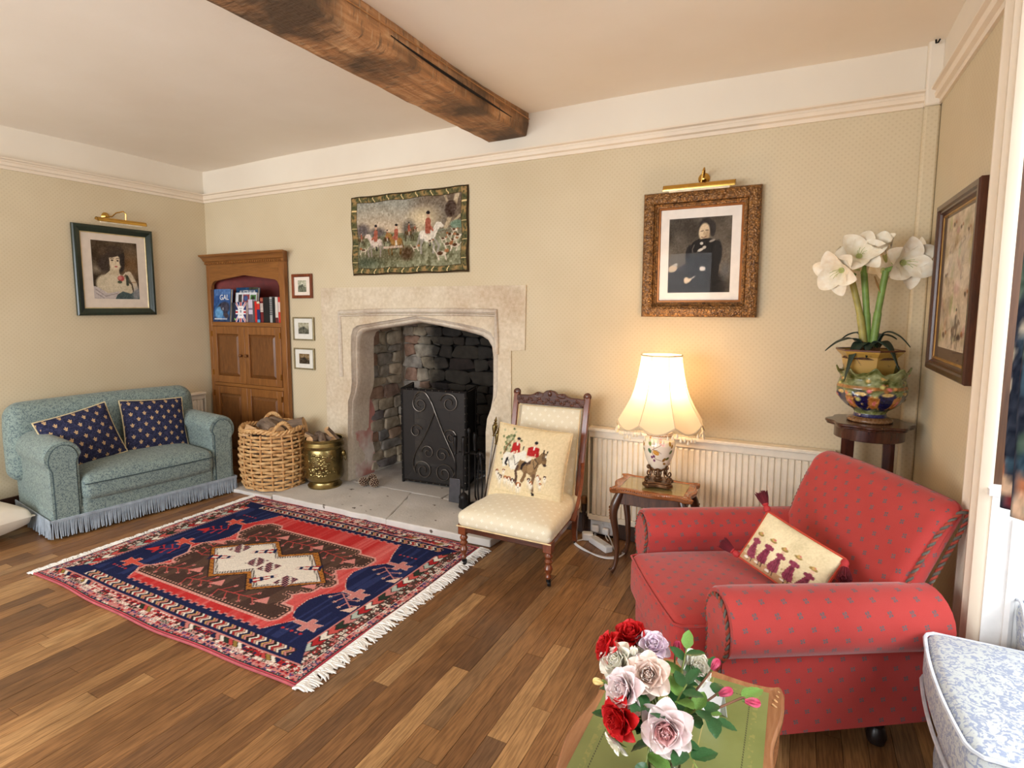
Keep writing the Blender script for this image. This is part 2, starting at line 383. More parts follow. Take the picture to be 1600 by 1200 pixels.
# frieze: painted band above the picture rail, and the stepped picture rail itself
ZR = 2.462
def railprof(z): return [(0, z), (.012, z), (.014, z + .02), (.03, z + .026), (.034, z + .046), (.026, z + .05), (.03, z + .06), (.046, z + .066), (.046, z + .075), (0, z + .075)]
b = B().prism([(Y0 - d, z) for d, z in railprof(ZR)], XL + .0, .478, 0); tagit(b.obj('trim_1', M_rail, fix=True), kind='structure')
b = B().prism([(XL + d, z) for d, z in railprof(ZR)], -2.0, Y0, 1); tagit(b.obj('trim_2', M_rail, fix=True), kind='structure')
b = B().prism([(XR - d, z) for d, z in railprof(ZR)], 2.43, Y0 - .05, 1); tagit(b.obj('trim_3', M_rail, fix=True), kind='structure')
b = B(); b.bx(XL, XR, Y0 - .006, Y0 - .0005, ZR + .05, ZC + .01); b.bx(XL + .0005, XL + .006, -2, Y0, ZR + .05, ZC + .01); b.bx(XR - .006, XR - .0005, .5, Y0, ZR + .05, ZC + .01)
tagit(b.obj('trim_8', M_frieze, smooth=0), kind='structure')
# boxed-in corner pipe chase
b = B(); b.bx(.478, XR, Y0 - .045, Y0, 0, ZR - .002); tagit(b.obj('trim_5', M_paper, bevel=.012), kind='structure')
b = B(); b.bx(.478, XR, Y0 - .052, Y0, ZR - .004, ZC + .01); tagit(b.obj('trim_6', M_frieze, bevel=.01), kind='structure')
# architrave of the bay
b = B()
prof = [(2.432, .0), (2.432, .012), (2.42, .02), (2.405, .02), (2.40, .03), (2.372, .034), (2.362, .028), (2.30, .024), (2.292, .032), (2.262, .036), (2.252, .028), (2.225, .026), (2.214, .03), (2.2, .010), (2.2, .0)]
b.prism([(XR - d, y) for y, d in prof], 0, 2.62, 2); tagit(b.obj('trim_7', M_rail, fix=True), kind='structure')
# baseboards
M_base = wood('baseboard_dark', (48, 30, 22), (72, 48, 34), 0, 14)
for i, (x0, x1) in enumerate(((-3.93, FX0 - .03), (FX1 + .03, .478))):
    tagit(B().bx(x0, x1, Y0 - .018, Y0, 0, .13).obj('baseboard_back', M_base, bevel=.004), kind='structure')
tagit(B().bx(XL, XL + .018, -2, Y0 - .3, 0, .13).obj('baseboard_left', M_base, bevel=.004), kind='structure')
tagit(B().bx(XR - .018, XR, 2.44, Y0 - .06, 0, .13).obj('baseboard_right', M_base, bevel=.004), kind='structure')
# the old oak ceiling beam, hewn: faceted faces with adze marks and a long shake
def beamwood():
    g = G('hewn_oak', .75, 0, .25); p = g.co(); v = g.vm('MULTIPLY', p, (1, .12, 1)); f = g.noise(v, 20, 6, .65, .25)
    f2 = g.noise(g.vm('MULTIPLY', p, (1.5, 6, 1.5)), 7, 4, .6); f3 = g.noise(p, 2.2, 4); f4 = g.noise(g.vm('MULTIPLY', p, (1.2, 5, .8)), 9, 2)
    c = g.ramp(f, [(.25, (122, 92, 66)), (.5, (184, 132, 88)), (.75, (222, 178, 132))])
    c = g.mix(g.step(f2, .56, .66), c, (138, 106, 78)); c = g.mix(g.m('MULTIPLY', g.step(f4, .60, .66), .55), c, (206, 170, 130)); c = g.mix(g.step(f3, .50, .66), c, (98, 78, 60))
    g.set('Base Color', c); g.bump(g.m('ADD', f, g.m('MULTIPLY', f4, .5)), .8, .02); return g.mat
M_beam = beamwood()
sec = [(-.155, .0), (-.157, -.08), (-.154, -.143), (-.148, -.149), (-.05, -.152), (.05, -.150), (.143, -.149), (.152, -.142), (.159, -.08), (.155, .0)]
ys = np.linspace(-2.0, 3.50, 70); b = B(); v = []
for j, y in enumerate(ys):
    for k, (x, z) in enumerate(sec):
        wx = .006 * math.sin(y * 3 + k) + random.uniform(-.003, .003); v.append((-1.787 + (y - 3.5) * .02 + x * (1 + .04 * math.sin(y * 1.7)) + wx, y, ZC + .02 + z * 1.1 + (random.uniform(-.003, .003) if k not in (0, 9) else 0)))
m = len(sec); f = [(j * m + k, j * m + k + 1, j * m + m + k + 1, j * m + m + k) for j in range(len(ys) - 1) for k in range(m - 1)] + [tuple((len(ys) - 1) * m + k for k in range(m))]
b.add(v, f); bo = b.obj('beam', M_beam, smooth=14, fix=True); tagit(bo, kind='structure')
M_dark = plain('dark_gap', (22, 15, 11), .9)
cr = [(-1.787 + (y - 3.5) * .02 + .166 + .006 * math.sin(y * 3 + 8) * .5, y, ZC - .085 + .02 * math.sin(y * 2.2) - .05 * (y - 2.7)) for y in np.linspace(2.1, 3.25, 16)]
B().tube(cr, [.002 + .0055 * math.sin(PI * i / 15) for i in range(16)], 6).obj('shake', M_dark, bo)
cb = [(-1.787 + (y - 3.5) * .02 + .168, y, ZC - .045) for y in np.linspace(-1.5, 3.49, 30)]
B().tube(cb, .003, 5).obj('cable', plain('cable_brown', (176, 122, 72), .5), bo)
tagit(B().tube([(.50, Y0 - .06, ZC - .004), (.50, Y0 - .075, ZC - .03), (.505, Y0 - .09, ZC - .035), (.512, Y0 - .085, ZC - .02)], .004, 6).obj('ceiling_hook', M_dark), 'small black metal hook in the ceiling corner above the plant', 'hook')
# ---------------------------------------------------------------- fireplace: stone surround, hearth slabs, rubble firebox
def stonemat(name, c1, c2, stain, rough=.85):
    g = G(name, rough, 0, .2); p = g.co(); f = g.noise(p, 4, 5); f2 = g.noise(p, 1.7, 4, .6, .5); f3 = g.noise(p, 45, 3)
    c = g.mix(g.m('MULTIPLY', g.step(f2, .5, .68), .7), g.ramp(f, [(.3, c1), (.7, c2)]), stain); c = g.mix(.15, c, g.ramp(f3, [(.3, (120, 105, 90)), (.7, (250, 245, 235))]))
    g.set('Base Color', c); g.bump(g.m('ADD', f3, g.m('MULTIPLY', f, 2.)), .35, .006); return g.mat
M_sur = stonemat('limestone', (205, 186, 156), (222, 207, 182), (188, 160, 128))
M_mould = stonemat('limestone_worn', (198, 180, 158), (222, 210, 192), (160, 132, 108))
fs = thing('fireplace_surround', 'pale limestone fireplace surround with a carved pointed Tudor arch', 'fireplace', (-2.58, Y0, 0))
def rel(pts): return [(x + 2.58, z) for x, z in pts]
outer = rel([(-3.50, .0), (-3.497, .6), (-3.49, 1.24), (-3.523, 1.262), (-3.526, 1.656), (-1.643, 1.646), (-1.65, 1.205), (-1.755, 1.197), (-1.752, .6), (-1.755, .0)])
holeA = rel([(-3.277, .0), (-3.27, .45), (-3.258, .72), (-3.225, .80), (-3.212, .88), (-3.212, 1.18), (-3.205, 1.27), (-3.185, 1.325), (-3.14, 1.35), (-2.95, 1.378), (-2.75, 1.405), (-2.565, 1.432), (-2.38, 1.412), (-2.15, 1.378), (-1.98, 1.348), (-1.915, 1.318), (-1.876, 1.265), (-1.858, 1.18), (-1.858, .95), (-1.866, .87), (-1.905, .80), (-1.945, .70), (-1.957, .6), (-1.957, .0)])
holeB = rel([(-3.268, .0), (-3.262, .45), (-3.24, .72), (-3.205, .80), (-3.186, .88), (-3.184, 1.17), (-3.178, 1.235), (-3.155, 1.282), (-3.11, 1.305), (-2.95, 1.328), (-2.75, 1.355), (-2.575, 1.382), (-2.40, 1.36), (-2.17, 1.322), (-2.03, 1.292), (-1.975, 1.262), (-1.944, 1.215), (-1.934, 1.14), (-1.934, .95), (-1.936, .87), (-1.942, .80), (-1.955, .70), (-1.96, .6), (-1.96, .0)])
def ringface(o, h, y):
    bm = bmesh.new(); ed = []
    # open profile: walk the outer line up and over, then the hole line back
    vs = [bm.verts.new((x, y, z)) for x, z in o + h[::-1]]
    for i in range(len(vs)): ed.append(bm.edges.new((vs[i], vs[(i + 1) % len(vs)])))
    bmesh.ops.triangle_fill(bm, use_beauty=True, edges=ed); bm.verts.index_update()
    r = ([tuple(v.co) for v in bm.verts], [tuple(v.index for v in f.verts) for f in bm.faces]); bm.free(); return r
b = B(); yf = -.012
b.add(*ringface(outer, holeA, yf))
n = len(outer); v = [(x, yf, z) for x, z in outer] + [(x, -.0005, z) for x, z in outer]; b.add(v, [(i, i + 1, n + i + 1, n + i) for i in range(n - 1)])
b.obj('front_face', M_sur, fs, smooth=30, fix=True)
# moulding: ogee steps from the face into the opening, then the reveal going back
def lerpo(a, c, t): return [(p[0] * (1 - t) + q[0] * t, p[1] * (1 - t) + q[1] * t) for p, q in zip(a, c)]
st = [(0, yf), (.06, yf + .004), (.10, .012), (.34, .020), (.42, .034), (.55, .028), (.70, .030), (.86, .046), (1, .062), (1.02, .075), (.98, .12), (.9, .24)]
b = B(); n = len(holeA); v = []
for t, y in st: v += [(x, y, z) for x, z in lerpo(holeA, holeB, t)]
b.add(v, [(j * n + i, j * n + i + 1, j * n + n + i + 1, j * n + n + i) for j in range(len(st) - 1) for i in range(n - 1)])
b.obj('arch_moulding', M_mould, fs, smooth=50, fix=True)
b = B(); hp = rel([(-3.318, .93), (-3.32, 1.2), (-3.322, 1.458), (-2.9, 1.470), (-2.565, 1.474), (-2.2, 1.474), (-1.868, 1.470), (-1.866, 1.3), (-1.866, 1.17)])
hp = [(x, yf - .004, z) for x, z in hp]; b.tube(hp, .018, 8); b.tube([(x * .985, y, z - .03 if i > 1 and i < 7 else z) for i, (x, y, z) in enumerate(hp)], .009, 6)
b.obj('label_moulding', M_mould, fs, smooth=60)
# hearth
def hearthmat():
    g = G('hearth_stone', .8, 0, .25); p = g.geo(); f = g.noise(p, 3, 5); f2 = g.noise(p, 60, 3); f3 = g.noise(p, 16, 2, .5)
    x, y, z = g.sep(p); soot = g.m('MULTIPLY', g.step(g.m('SUBTRACT', y, 3.), .3, .75), g.step(f, .25, .7))
    c = g.mix(g.m('MULTIPLY', soot, .75), g.ramp(f, [(.3, (192, 186, 178)), (.7, (220, 214, 208))]), (92, 84, 80)); c = g.mix(g.step(f3, .70, .74), c, (96, 84, 74))
    g.set('Base Color', c); g.bump(g.m('ADD', f2, f), .4, .006); return g.mat
M_hearth = hearthmat()
he = thing('hearth', 'grey worn stone hearth of broad slabs in front of the fireplace', 'hearth', (-2.6, 3.3, 0))
def slab(pts, z0=.0, z1=.05):
    b = B(); n = len(pts); P = []
    for i in range(n):
        a, c = np.array(pts[i]), np.array(pts[(i + 1) % n]); k = max(2, int(np.linalg.norm(c - a) / .06))
        for j in range(k): P.append(a + (c - a) * j / k + rng.normal(size=2) * .0035)
    b.prism([(p[0] + 2.6, p[1] - 3.3) for p in P], z0, z1, 2); return b.obj('hearth_slab', M_hearth, he, smooth=0, bevel=.008, fix=True)
slab([(-4.10, 2.935), (-3.56, 2.955), (-3.565, 3.50), (-3.89, 3.50), (-3.89, 3.45), (-4.10, 3.45)], 0, .03)
slab([(-3.55, 2.952), (-2.44, 2.962), (-2.62, 3.50), (-3.55, 3.50)])
slab([(-2.436, 2.962), (-1.635, 2.985), (-1.64, 3.50), (-2.617, 3.50)])
slab([(-3.265, 3.505), (-2.35, 3.505), (-2.35, 4.2), (-3.25, 4.2)]); slab([(-2.34, 3.505), (-1.96, 3.505), (-1.9, 4.2), (-2.34, 4.2)])
# firebox: mortar backing plus stones laid in courses
g = G('mortar_soot', .95, 0, .1); p = g.geo(); x, y, z = g.sep(p); f = g.noise(p, 5, 4)
soot = g.m('MULTIPLY', g.step(g.m('MULTIPLY', g.m('ADD', g.m('ADD', x, 3.4), g.m('MULTIPLY', f, .35)), 1.), .48, .72), g.step(g.m('SUBTRACT', y, 3.4), .4, .6))
g.set('Base Color', g.mix(soot, g.ramp(f, [(.3, (168, 156, 140)), (.7, (206, 194, 178))]), (26, 24, 23))); M_mortar = g.mat
g = G('rubble_stone', .9, 0, .15); p = g.geo(); x, y, z = g.sep(p); f = g.noise(p, 14, 4); f0 = g.noise(p, 5, 4); rr = g.rnd()
soot = g.m('MULTIPLY', g.step(g.m('ADD', g.m('ADD', x, 3.4), g.m('MULTIPLY', f0, .35)), .48, .72), g.step(g.m('SUBTRACT', y, 3.4), .4, .6))
c = g.ramp(rr, [(0, (178, 164, 146)), (.2, (196, 180, 156)), (.35, (150, 146, 144)), (.5, (206, 190, 166)), (.62, (176, 140, 120)), (.75, (128, 128, 132)), (.88, (208, 194, 172)), (1, (164, 150, 136))])
c = g.mix(1., c, g.ramp(f, [(.25, (170, 165, 160)), (.7, (255, 255, 252))]), 'MULTIPLY'); c = g.mix(g.m('MULTIPLY', soot, .93), c, (26, 24, 24)); g.set('Base Color', c); g.bump(f, .5, .01); M_rub = g.mat
fb = B(); fb.bx(-3.45, -1.75, 4.26, 4.36, 0, 1.62); fb.bx(-3.42, -3.27, 3.60, 4.3, 0, 1.62); fb.bx(-1.9, -1.78, 3.58, 4.3, 0, 1.62); fb.bx(-3.42, -1.78, 3.66, 4.3, 1.55, 1.62)
fbo = fb.obj('wall_firebox', M_mortar, smooth=0); tagit(fbo, kind='structure')
def stonevar(k):
    r = np.random.default_rng(k); ph = r.uniform(0, 6, 6)
    def fn(x, y, z, u, v, w): return (x * (1 + .10 * math.sin(2.5 * w + ph[0])) + .05 * math.sin(3 * w + ph[1]), y + .12 * math.sin(2 * u + ph[2]) * (1 if y < 0 else 0), z * (1 + .12 * math.sin(2.2 * u + ph[3])) + .06 * math.sin(3 * u + ph[4]))
    return B().rbox((0, 0, 0), (1, 1, 1), .22, 2, (1, 1, 1), fn).mesh('stone', M_rub, 60)
SV = [stonevar(k) for k in range(8)]
def lay(x0, x1, wall):
    z = .06
    while z < 1.5:
        h = random.uniform(.065, .125); x = x0 + random.uniform(-.05, 0)
        while x < x1:
            w = random.uniform(.10, .27); xe = min(x + w, x1); xs = max(x, x0)
            if xe - xs > .04:
                cx, lw = (xs + xe) / 2, xe - xs - .012
                if wall == 'b': link(random.choice(SV), 'stone', fbo, (cx, 4.235 + random.uniform(-.012, .012), z + h / 2), (0, random.uniform(-.05, .05), 0), (lw + .008, .052, h - .004))
                else: link(random.choice(SV), 'stone', fbo, (-3.262 - .02 + (cx - 3.75) * .1 + random.uniform(-.008, .008), cx, z + h / 2), (random.uniform(-.04, .04), 0, R(90)), (lw + .008, .042, h - .004))
            x = xe
        z += h
lay(-3.22, -1.92, 'b'); lay(3.78, 4.2, 'l')
# smooth worn inner jamb with reddened, flaking limewash
g = G('limewashed_jamb', .9, 0, .15); p = g.geo(); f = g.noise(p, 6, 5, .6, .4); f2 = g.noise(p, 3, 3); x, y, z = g.sep(p)
c = g.ramp(f, [(.3, (196, 180, 170)), (.6, (226, 216, 206))]); c = g.mix(g.m('MULTIPLY', g.step(f2, .42, .54), g.m('SUBTRACT', 1., g.step(z, .7, .95))), c, (186, 128, 118)); g.set('Base Color', c); g.bump(f, .7, .012)
b = B(); ny, nz = 14, 40
def jw(u, v): return (-3.268 + .012 * u + .006 * math.sin(v * 23 + u * 4) * (1 - .5 * u) + random.uniform(-.002, .002) - 0.03 * max(0, .12 - v), 3.575 + .24 * u + .02 * math.sin(v * 19) * u, .04 + 1.2 * v)
b.grid(jw, ny, nz); b.obj('worn_jamb', g.mat, fs, (2.58, -Y0, 0), smooth=60, fix=True)
# ---------------------------------------------------------------- oak corner cupboard
M_oak = wood('cupboard_oak', (112, 68, 30), (154, 100, 50), 2, 20, 10, .4, .15); M_oakx = wood('cupboard_oak_cross', (114, 70, 30), (156, 102, 50), 0, 20, 10, .4, .15)
M_oakd = wood('cupboard_oak_dark', (90, 54, 24), (130, 82, 40), 2, 26, 7, .4, .15, 2.2); M_red = plain('oxblood_paint', (122, 34, 24), .6); M_brass = plain('brass', (196, 152, 74), .22, 1., .5, .06)
cu = thing('corner_cupboard', 'tall oak cupboard with an arched bookshelf built into the room corner', 'cupboard', (-4.41, 3.46, 0)); ox, oy = 4.41, -3.46
def cb_(x0, x1, y0, y1, z0, z1): return (x0 + ox, x1 + ox, y0 + oy, y1 + oy, z0, z1)
b = B()
B().bx(*cb_(-4.93, -4.885, 3.46, 3.50, 0, 1.89)).obj('stile', M_oak, cu, bevel=.004); B().bx(*cb_(-3.965, -3.90, 3.46, 3.50, 0, 1.89)).obj('stile', M_oak, cu, bevel=.004)
b = B(); 
for z0, z1 in ((1.322, 1.36), (.762, .792), (0, .09)): B().bx(*cb_(-4.885, -3.965, 3.462, 3.50, z0, z1)).obj('rail', M_oakx, cu, bevel=.003)
b = B(); b.bx(*cb_(-4.95, -4.93, 3.50, 3.95, 0, 1.88)); b.bx(*cb_(-3.965, -3.952, 3.50, 3.95, 0, 1.88)); b.bx(*cb_(-4.95, -3.955, 3.95, 3.97, 0, 1.3)); b.obj('carcass', M_oak, cu, smooth=0)
# arched fascia
pr = [(-4.885, 1.89), (-4.885, 1.66), (-4.872, 1.66), (-4.868, 1.70), (-4.845, 1.725), (-4.815, 1.738), (-4.42, 1.783), (-4.02, 1.735), (-3.99, 1.72), (-3.972, 1.69), (-3.965, 1.66), (-3.965, 1.89)]
B().prism([(x + ox, z) for x, z in pr], .003, .035, 1).obj('fascia', M_oakx, cu, bevel=.002, fix=True)
b = B(); b.prism([(-4.93 + ox, .04), (-4.93 + ox, .09), (-4.43 + ox, .47), (-3.965 + ox, .09), (-3.965 + ox, .04), (-4.43 + ox, .40)], 1.36, 1.86, 2)
b.obj('red_alcove_lining', M_red, cu, smooth=0, fix=True)
B().prism([(-4.89 + ox, .004), (-4.43 + ox, .45), (-3.966 + ox, .004)], 1.335, 1.3605, 2).obj('shelf_board', M_oakx, cu, fix=True); B().prism([(-4.93 + ox, .03), (-4.43 + ox, .46), (-3.965 + ox, .03)], 1.80, 1.83, 2).obj('alcove_ceiling', M_red, cu, fix=True)
cp = [(.0, 1.885), (-.008, 1.89), (-.01, 1.912), (-.022, 1.918), (-.03, 1.935), (-.05, 1.955), (-.062, 1.96), (-.066, 1.975), (.04, 1.975), (.04, 1.885)]
b = B(); n = len(cp); v = []
for xe, sg in ((-4.93, 1), (-3.90, -1)):
    for y, z in cp: v.append((xe + ox + sg * (y if y < 0 else 0) * (1 if sg < 0 else .2) * (1 if sg > 0 else 1), y, z))
b.add(v, [tuple(range(n)), tuple(range(2 * n - 1, n - 1, -1))] + [(i, i + n, (i + 1) % n + n, (i + 1) % n) for i in range(n)]); b.obj('cornice', M_oakx, cu, smooth=30, fix=True)
dm = B().box((0, 0, 0), (.014, .012, .018)).mesh('dentil', M_oakx, 0)
for k in range(43): link(dm, 'dentil', cu, (-4.92 + ox + k * .0235, -.012, 1.899))
def door(x0, x1, z0, z1, mat, knobx, hx):
    s = .062 if x1 < -4.3 else .05
    d = B(); w, h = x1 - x0, z1 - z0; zz = (z0 + z1) / 2; xx = (x0 + x1) / 2 + ox
    d.bx(-w / 2, -w / 2 + s, 0, .024, -h / 2, h / 2); d.bx(w / 2 - s * 1.4, w / 2, 0, .024, -h / 2, h / 2); d.bx(-w / 2 + s, w / 2 - s * 1.4, .0005, .024, h / 2 - .07, h / 2); d.bx(-w / 2 + s, w / 2 - s * 1.4, .0005, .024, -h / 2, -h / 2 + .065)
    o = d.obj('door', M_oak, cu, (xx, -.004, zz), bevel=.003)
    p = B(); pw0, pw1, pz0, pz1 = -w / 2 + s, w / 2 - s * 1.4, -h / 2 + .065, h / 2 - .07
    p.add([(pw0, .018, pz0), (pw1, .018, pz0), (pw1, .018, pz1), (pw0, .018, pz1), (pw0 + .03, .004, pz0 + .03), (pw1 - .03, .004, pz0 + .03), (pw1 - .03, .004, pz1 - .03), (pw0 + .03, .004, pz1 - .03)], [(0, 1, 5, 4), (1, 2, 6, 5), (2, 3, 7, 6), (3, 0, 4, 7), (4, 5, 6, 7)]); p.obj('raised_panel', mat, o, smooth=0)
    if knobx is not None: B().lathe([(.006, 0), (.006, .012), (.015, .018), (.017, .026), (.012, .034), (.003, .036)], 14).obj('knob', M_oakd, o, (knobx - xx + ox, 0, .0), (R(90), 0, 0))
    for hz in ((h / 2 - .07), (-h / 2 + .09)): B().box((0, 0, 0), (.009, .008, .05)).obj('hinge', M_brass, o, (hx, -.003, hz), smooth=0)
door(-4.882, -4.432, .795, 1.32, M_oakd, -4.475, -.226); door(-4.428, -3.968, .795, 1.32, M_oakd, -4.40, .226)
door(-4.882, -4.432, .092, .76, M_oakd, None, -.226); door(-4.428, -3.968, .092, .76, M_oakd, None, .226)
# books in the alcove
M_print = dyed('printed_paper', .45, .35); M_ink_w = plain('white_ink', (238, 238, 236), .5, var=0); M_ink_r = plain('red_ink', (200, 30, 30), .5, var=0); M_page = plain('page_edges', (226, 216, 196), .8)
bz = 1.361
def book(label, x0, x1, h, col, y=3.49, depth=.15, lean=0., title=None, tcol=None, bands=()):
    if x0 > -4.42: x0, x1 = -4.42 + (x0 + 4.42) * .955, -4.42 + (x1 + 4.42) * .955
    w = x1 - x0 - .0015; o = thing('book', label, 'book', ((x0 + x1) / 2, y, bz), 0, 'books in the alcove'); o.rotation_euler = (0, lean, 0)
    m = plain('book_cloth', col, .5, var=.04)
    b = B(); b.bx(-w / 2, w / 2, 0, .004, 0, h); b.bx(-w / 2, -w / 2 + .003, 0, depth, 0, h); b.bx(w / 2 - .003, w / 2, 0, depth, 0, h); b.obj('cover', m, o, bevel=.0015)
    B().bx(-w / 2 + .003, w / 2 - .003, .004, depth - .004, .003, h - .004).obj('page_block', M_page, o, smooth=0)
    for z0, z1, c in bands: B().bx(-w / 2 + .001, w / 2 - .001, -.0008, 0, z0 * h, z1 * h).obj('spine_band', plain('spine_print', c, .5, var=0), o, smooth=0)
    if title: text('spine_title', title, min(w * .75, .03), tcol or M_ink_w, o, (w * .26, -.001, h * .5), (R(90), R(-90), 0))
    return o
def face_book(label, x0, x1, h, pic, y, lean=-.10):
    w = x1 - x0; o = thing('book', label, 'book', ((x0 + x1) / 2, y, bz), 0, 'books in the alcove'); o.rotation_euler = (lean, 0, 0)
    m = plain('book_board', tuple(np.clip(pic.im.mean((0, 1)) * 255, 0, 255)), .5, var=.03)
    b = B(); b.bx(-w / 2, w / 2, 0, .003, 0, h); b.bx(-w / 2, w / 2, .022, .025, 0, h); b.bx(-w / 2, -w / 2 + .003, 0, .025, 0, h); b.obj('cover', m, o); B().bx(-w / 2 + .003, w / 2 - .004, .003, .022, .003, h - .004).obj('page_block', M_page, o, smooth=0)
    print_sheet('cover_print', pic, w - .002, h - .002, o, M_print, (0, -.001, h / 2)); return o
p = P(60, 70, (52, 92, 152)); p.im = p.im * (1.15 - .55 * p.Y[..., None]); p.rect(0, 0, 1, .2, (96, 130, 180), .6); p.ell(.55, .68, .42, .26, (52, 104, 158), 0); p.ell(.62, .6, .36, .2, (46, 48, 66), -15); p.ell(.42, .72, .22, .18, (98, 154, 200)); p.ell(.66, .55, .2, .13, (64, 62, 78), 20); p.ell(.62, .6, .05, .04, (150, 150, 160)); p.ell(.8, .8, .14, .08, (70, 62, 70), 20); p.grain(14, .05)
for k in range(11): p.rect(.16 + k * .065, .89, .16 + k * .065 + .04, .93, (214, 216, 222))
fb1 = face_book('large blue book with GAL on the cover, leaning at the shelf left end', -4.905, -4.652, .305, p, 3.475)
text('cover_title', 'GAL', .068, M_ink_w, fb1, (.04, -.0016, .205), ext=.0004)
p = P(50, 60, (24, 66, 104)); p.rect(.6, 0, 1, .06, (60, 60, 40)); p.rect(0, .2, 1, 1, (40, 90, 110)); p.grain(20, .05)
fb2 = face_book('dark blue book lettered AUSTRALIA standing behind the white one', -4.655, -4.36, .318, p, 3.535)
text('cover_title', 'AUSTRALIA', .043, M_ink_w, fb2, (.01, -.0016, .262), ext=.0004)
p = P(60, 60, (222, 224, 230)); p.rect(0, 0, .05, 1, (60, 64, 70)); p.rect(.16, .06, .34, .34, (60, 58, 60)); p.rect(.38, .06, .68, .34, (150, 70, 70)); p.ell(.5, .2, .1, .1, (60, 80, 130)); p.rect(.72, .08, .97, .34, (70, 120, 60)); p.ell(.84, .2, .06, .08, (40, 40, 40)); p.rect(.42, .42, .8, .45, (60, 60, 70)); p.rect(.6, .5, .95, .54, (50, 60, 110)); p.grain(20, .03)
face_book('white book with three small photographs across the top of its cover', -4.628, -4.335, .27, p, 3.505)
p = P(60, 66, (34, 44, 104))
for a, c_ in (((0, 0), (1, 1)), ((1, 0), (0, 1))): p.line([a, c_], .16, (238, 238, 240)); p.line([a, c_], .06, (190, 30, 40))
p.rect(.38, 0, .62, 1, (238, 238, 240)); p.rect(0, .4, 1, .6, (238, 238, 240)); p.rect(.43, 0, .57, 1, (190, 30, 40)); p.rect(0, .45, 1, .55, (190, 30, 40)); p.rect(.24, .2, .76, .8, (240, 238, 240)); p.ell(.5, .46, .08, .07, (150, 150, 160)); p.rect(.36, .3, .64, .33, (120, 120, 130)); p.rect(.38, .64, .62, .67, (120, 120, 130))
face_book('small book with a red white and blue union flag cover', -4.55, -4.41, .182, p, 3.462, -.06)
book('thin dark grey book at the left of the upright row', -4.612, -4.585, .178, (40, 44, 52), 3.475, .1); book('thin navy book beside the union flag book', -4.585, -4.552, .176, (36, 46, 70), 3.476, .1, bands=[(.1, .2, (120, 180, 90))])
book('white and lilac book right of the union flag book', -4.405, -4.345, .205, (206, 200, 214), 3.49, .13, bands=[(0, .35, (90, 84, 96)), (.55, .62, (120, 110, 130))])
book('slim grey and black book beside the bright red spine', -4.343, -4.318, .19, (84, 80, 82), 3.49); book('bright red book with a plain spine', -4.316, -4.284, .188, (204, 40, 34), 3.488, lean=.0)
book('book with a red top and a navy lower spine', -4.283, -4.243, .186, (36, 48, 104), 3.487, bands=[(.62, .90, (208, 56, 44)), (.90, 1., (222, 206, 176)), (0, .14, (90, 160, 200))])
book('dark red thick book with white spine lettering', -4.241, -4.20, .222, (112, 30, 34), 3.49, bands=[(.85, .97, (170, 90, 70))] + [(.42 + k * .06, .46 + k * .06, (225, 215, 205)) for k in range(6)]); book('widest black book in the upright row', -4.199, -4.118, .224, (26, 26, 28), 3.488)
book('grey and black book with a white lettered band', -4.116, -4.08, .226, (170, 170, 168), 3.49, bands=[(.3 + k * .07, .34 + k * .07, (70, 70, 72)) for k in range(9)]); book('slim black book between grey and cream spines', -4.078, -4.045, .222, (22, 22, 24), 3.49)
book('cream spined book near the shelf right end', -4.043, -4.004, .224, (216, 206, 196), 3.49, bands=[(0, .2, (96, 40, 40))]); book('red and white book at the shelf right end', -4.002, -3.972, .224, (206, 52, 44), 3.49, bands=[(.42, .8, (230, 200, 190))])
# ---------------------------------------------------------------- pictures on the walls
M_matt = dyed('matt_print', .7, .2); M_mount = plain('mount_board', (232, 224, 214), .8, var=.02); M_glossbrass = plain('polished_brass', (206, 164, 84), .18, 1., .5, .05)
def glassmat():
    g = G('picture_glass', .03, 0, .5, (255, 255, 255)); t = g.n('ShaderNodeBsdfTransparent'); gl = g.n('ShaderNodeBsdfGlossy'); gl.inputs['Roughness'].default_value = .02; mx = g.n('ShaderNodeMixShader'); lw = g.n('ShaderNodeLayerWeight'); lw.inputs[0].default_value = .5
    g.nt.links.new(g.m('MULTIPLY_ADD', g.m('POWER', lw.outputs['Facing'], 4.), .4, .007), mx.inputs[0]); g.nt.links.new(t.outputs[0], mx.inputs[1]); g.nt.links.new(gl.outputs[0], mx.inputs[2]); g.nt.links.new(mx.outputs[0], g.out.inputs[0]); return g.mat
M_glass = glassmat()
def ornate(name, dark, light, sc=60):
    g = G(name, .38, .35, .5); f = g.voro(g.co(), sc, 'SMOOTH_F1'); f2 = g.noise(g.co(), 40, 3); g.set('Base Color', g.mix(.5, g.ramp(f, [(.15, light), (.55, dark)]), g.ramp(f2, [(.35, dark), (.65, light)]))); g.bump(f, .9, .006); return g.mat
def picture(name, label, w, h, prof, fmat, pic, pw, ph, loc, rz, mount=None, tilt=0., dz=0, inner=None, cat='picture'):
    o = thing(name, label, cat, loc, rz); o.rotation_euler = (tilt, 0, rz)
    B().frame(w, h, prof).obj('frame', fmat, o, smooth=25, fix=True)
    e = prof[-1][0] if prof[-1][1] < .012 else max(q[0] for q in prof)
    if inner: B().frame(w - 2 * e + .004, h - 2 * e + .004, inner[0]).obj('inner_slip', inner[1], o, smooth=20, fix=True)
    B().bx(-w / 2 + e - .003, w / 2 - e + .003, -.006, -.001, -h / 2 + e - .003, h / 2 - e + .003).obj('mount', mount or M_mount, o, smooth=0)
    print_sheet('print', pic, pw, ph, o, M_matt, (0, -.0068, dz))
    a_, c_ = w / 2 - e + .002, h / 2 - e + .002; B().add([(-a_, -.009, -c_), (a_, -.009, -c_), (a_, -.009, c_), (-a_, -.009, c_)], [(0, 1, 2, 3)]).obj('glass', M_glass, o, smooth=0); return o
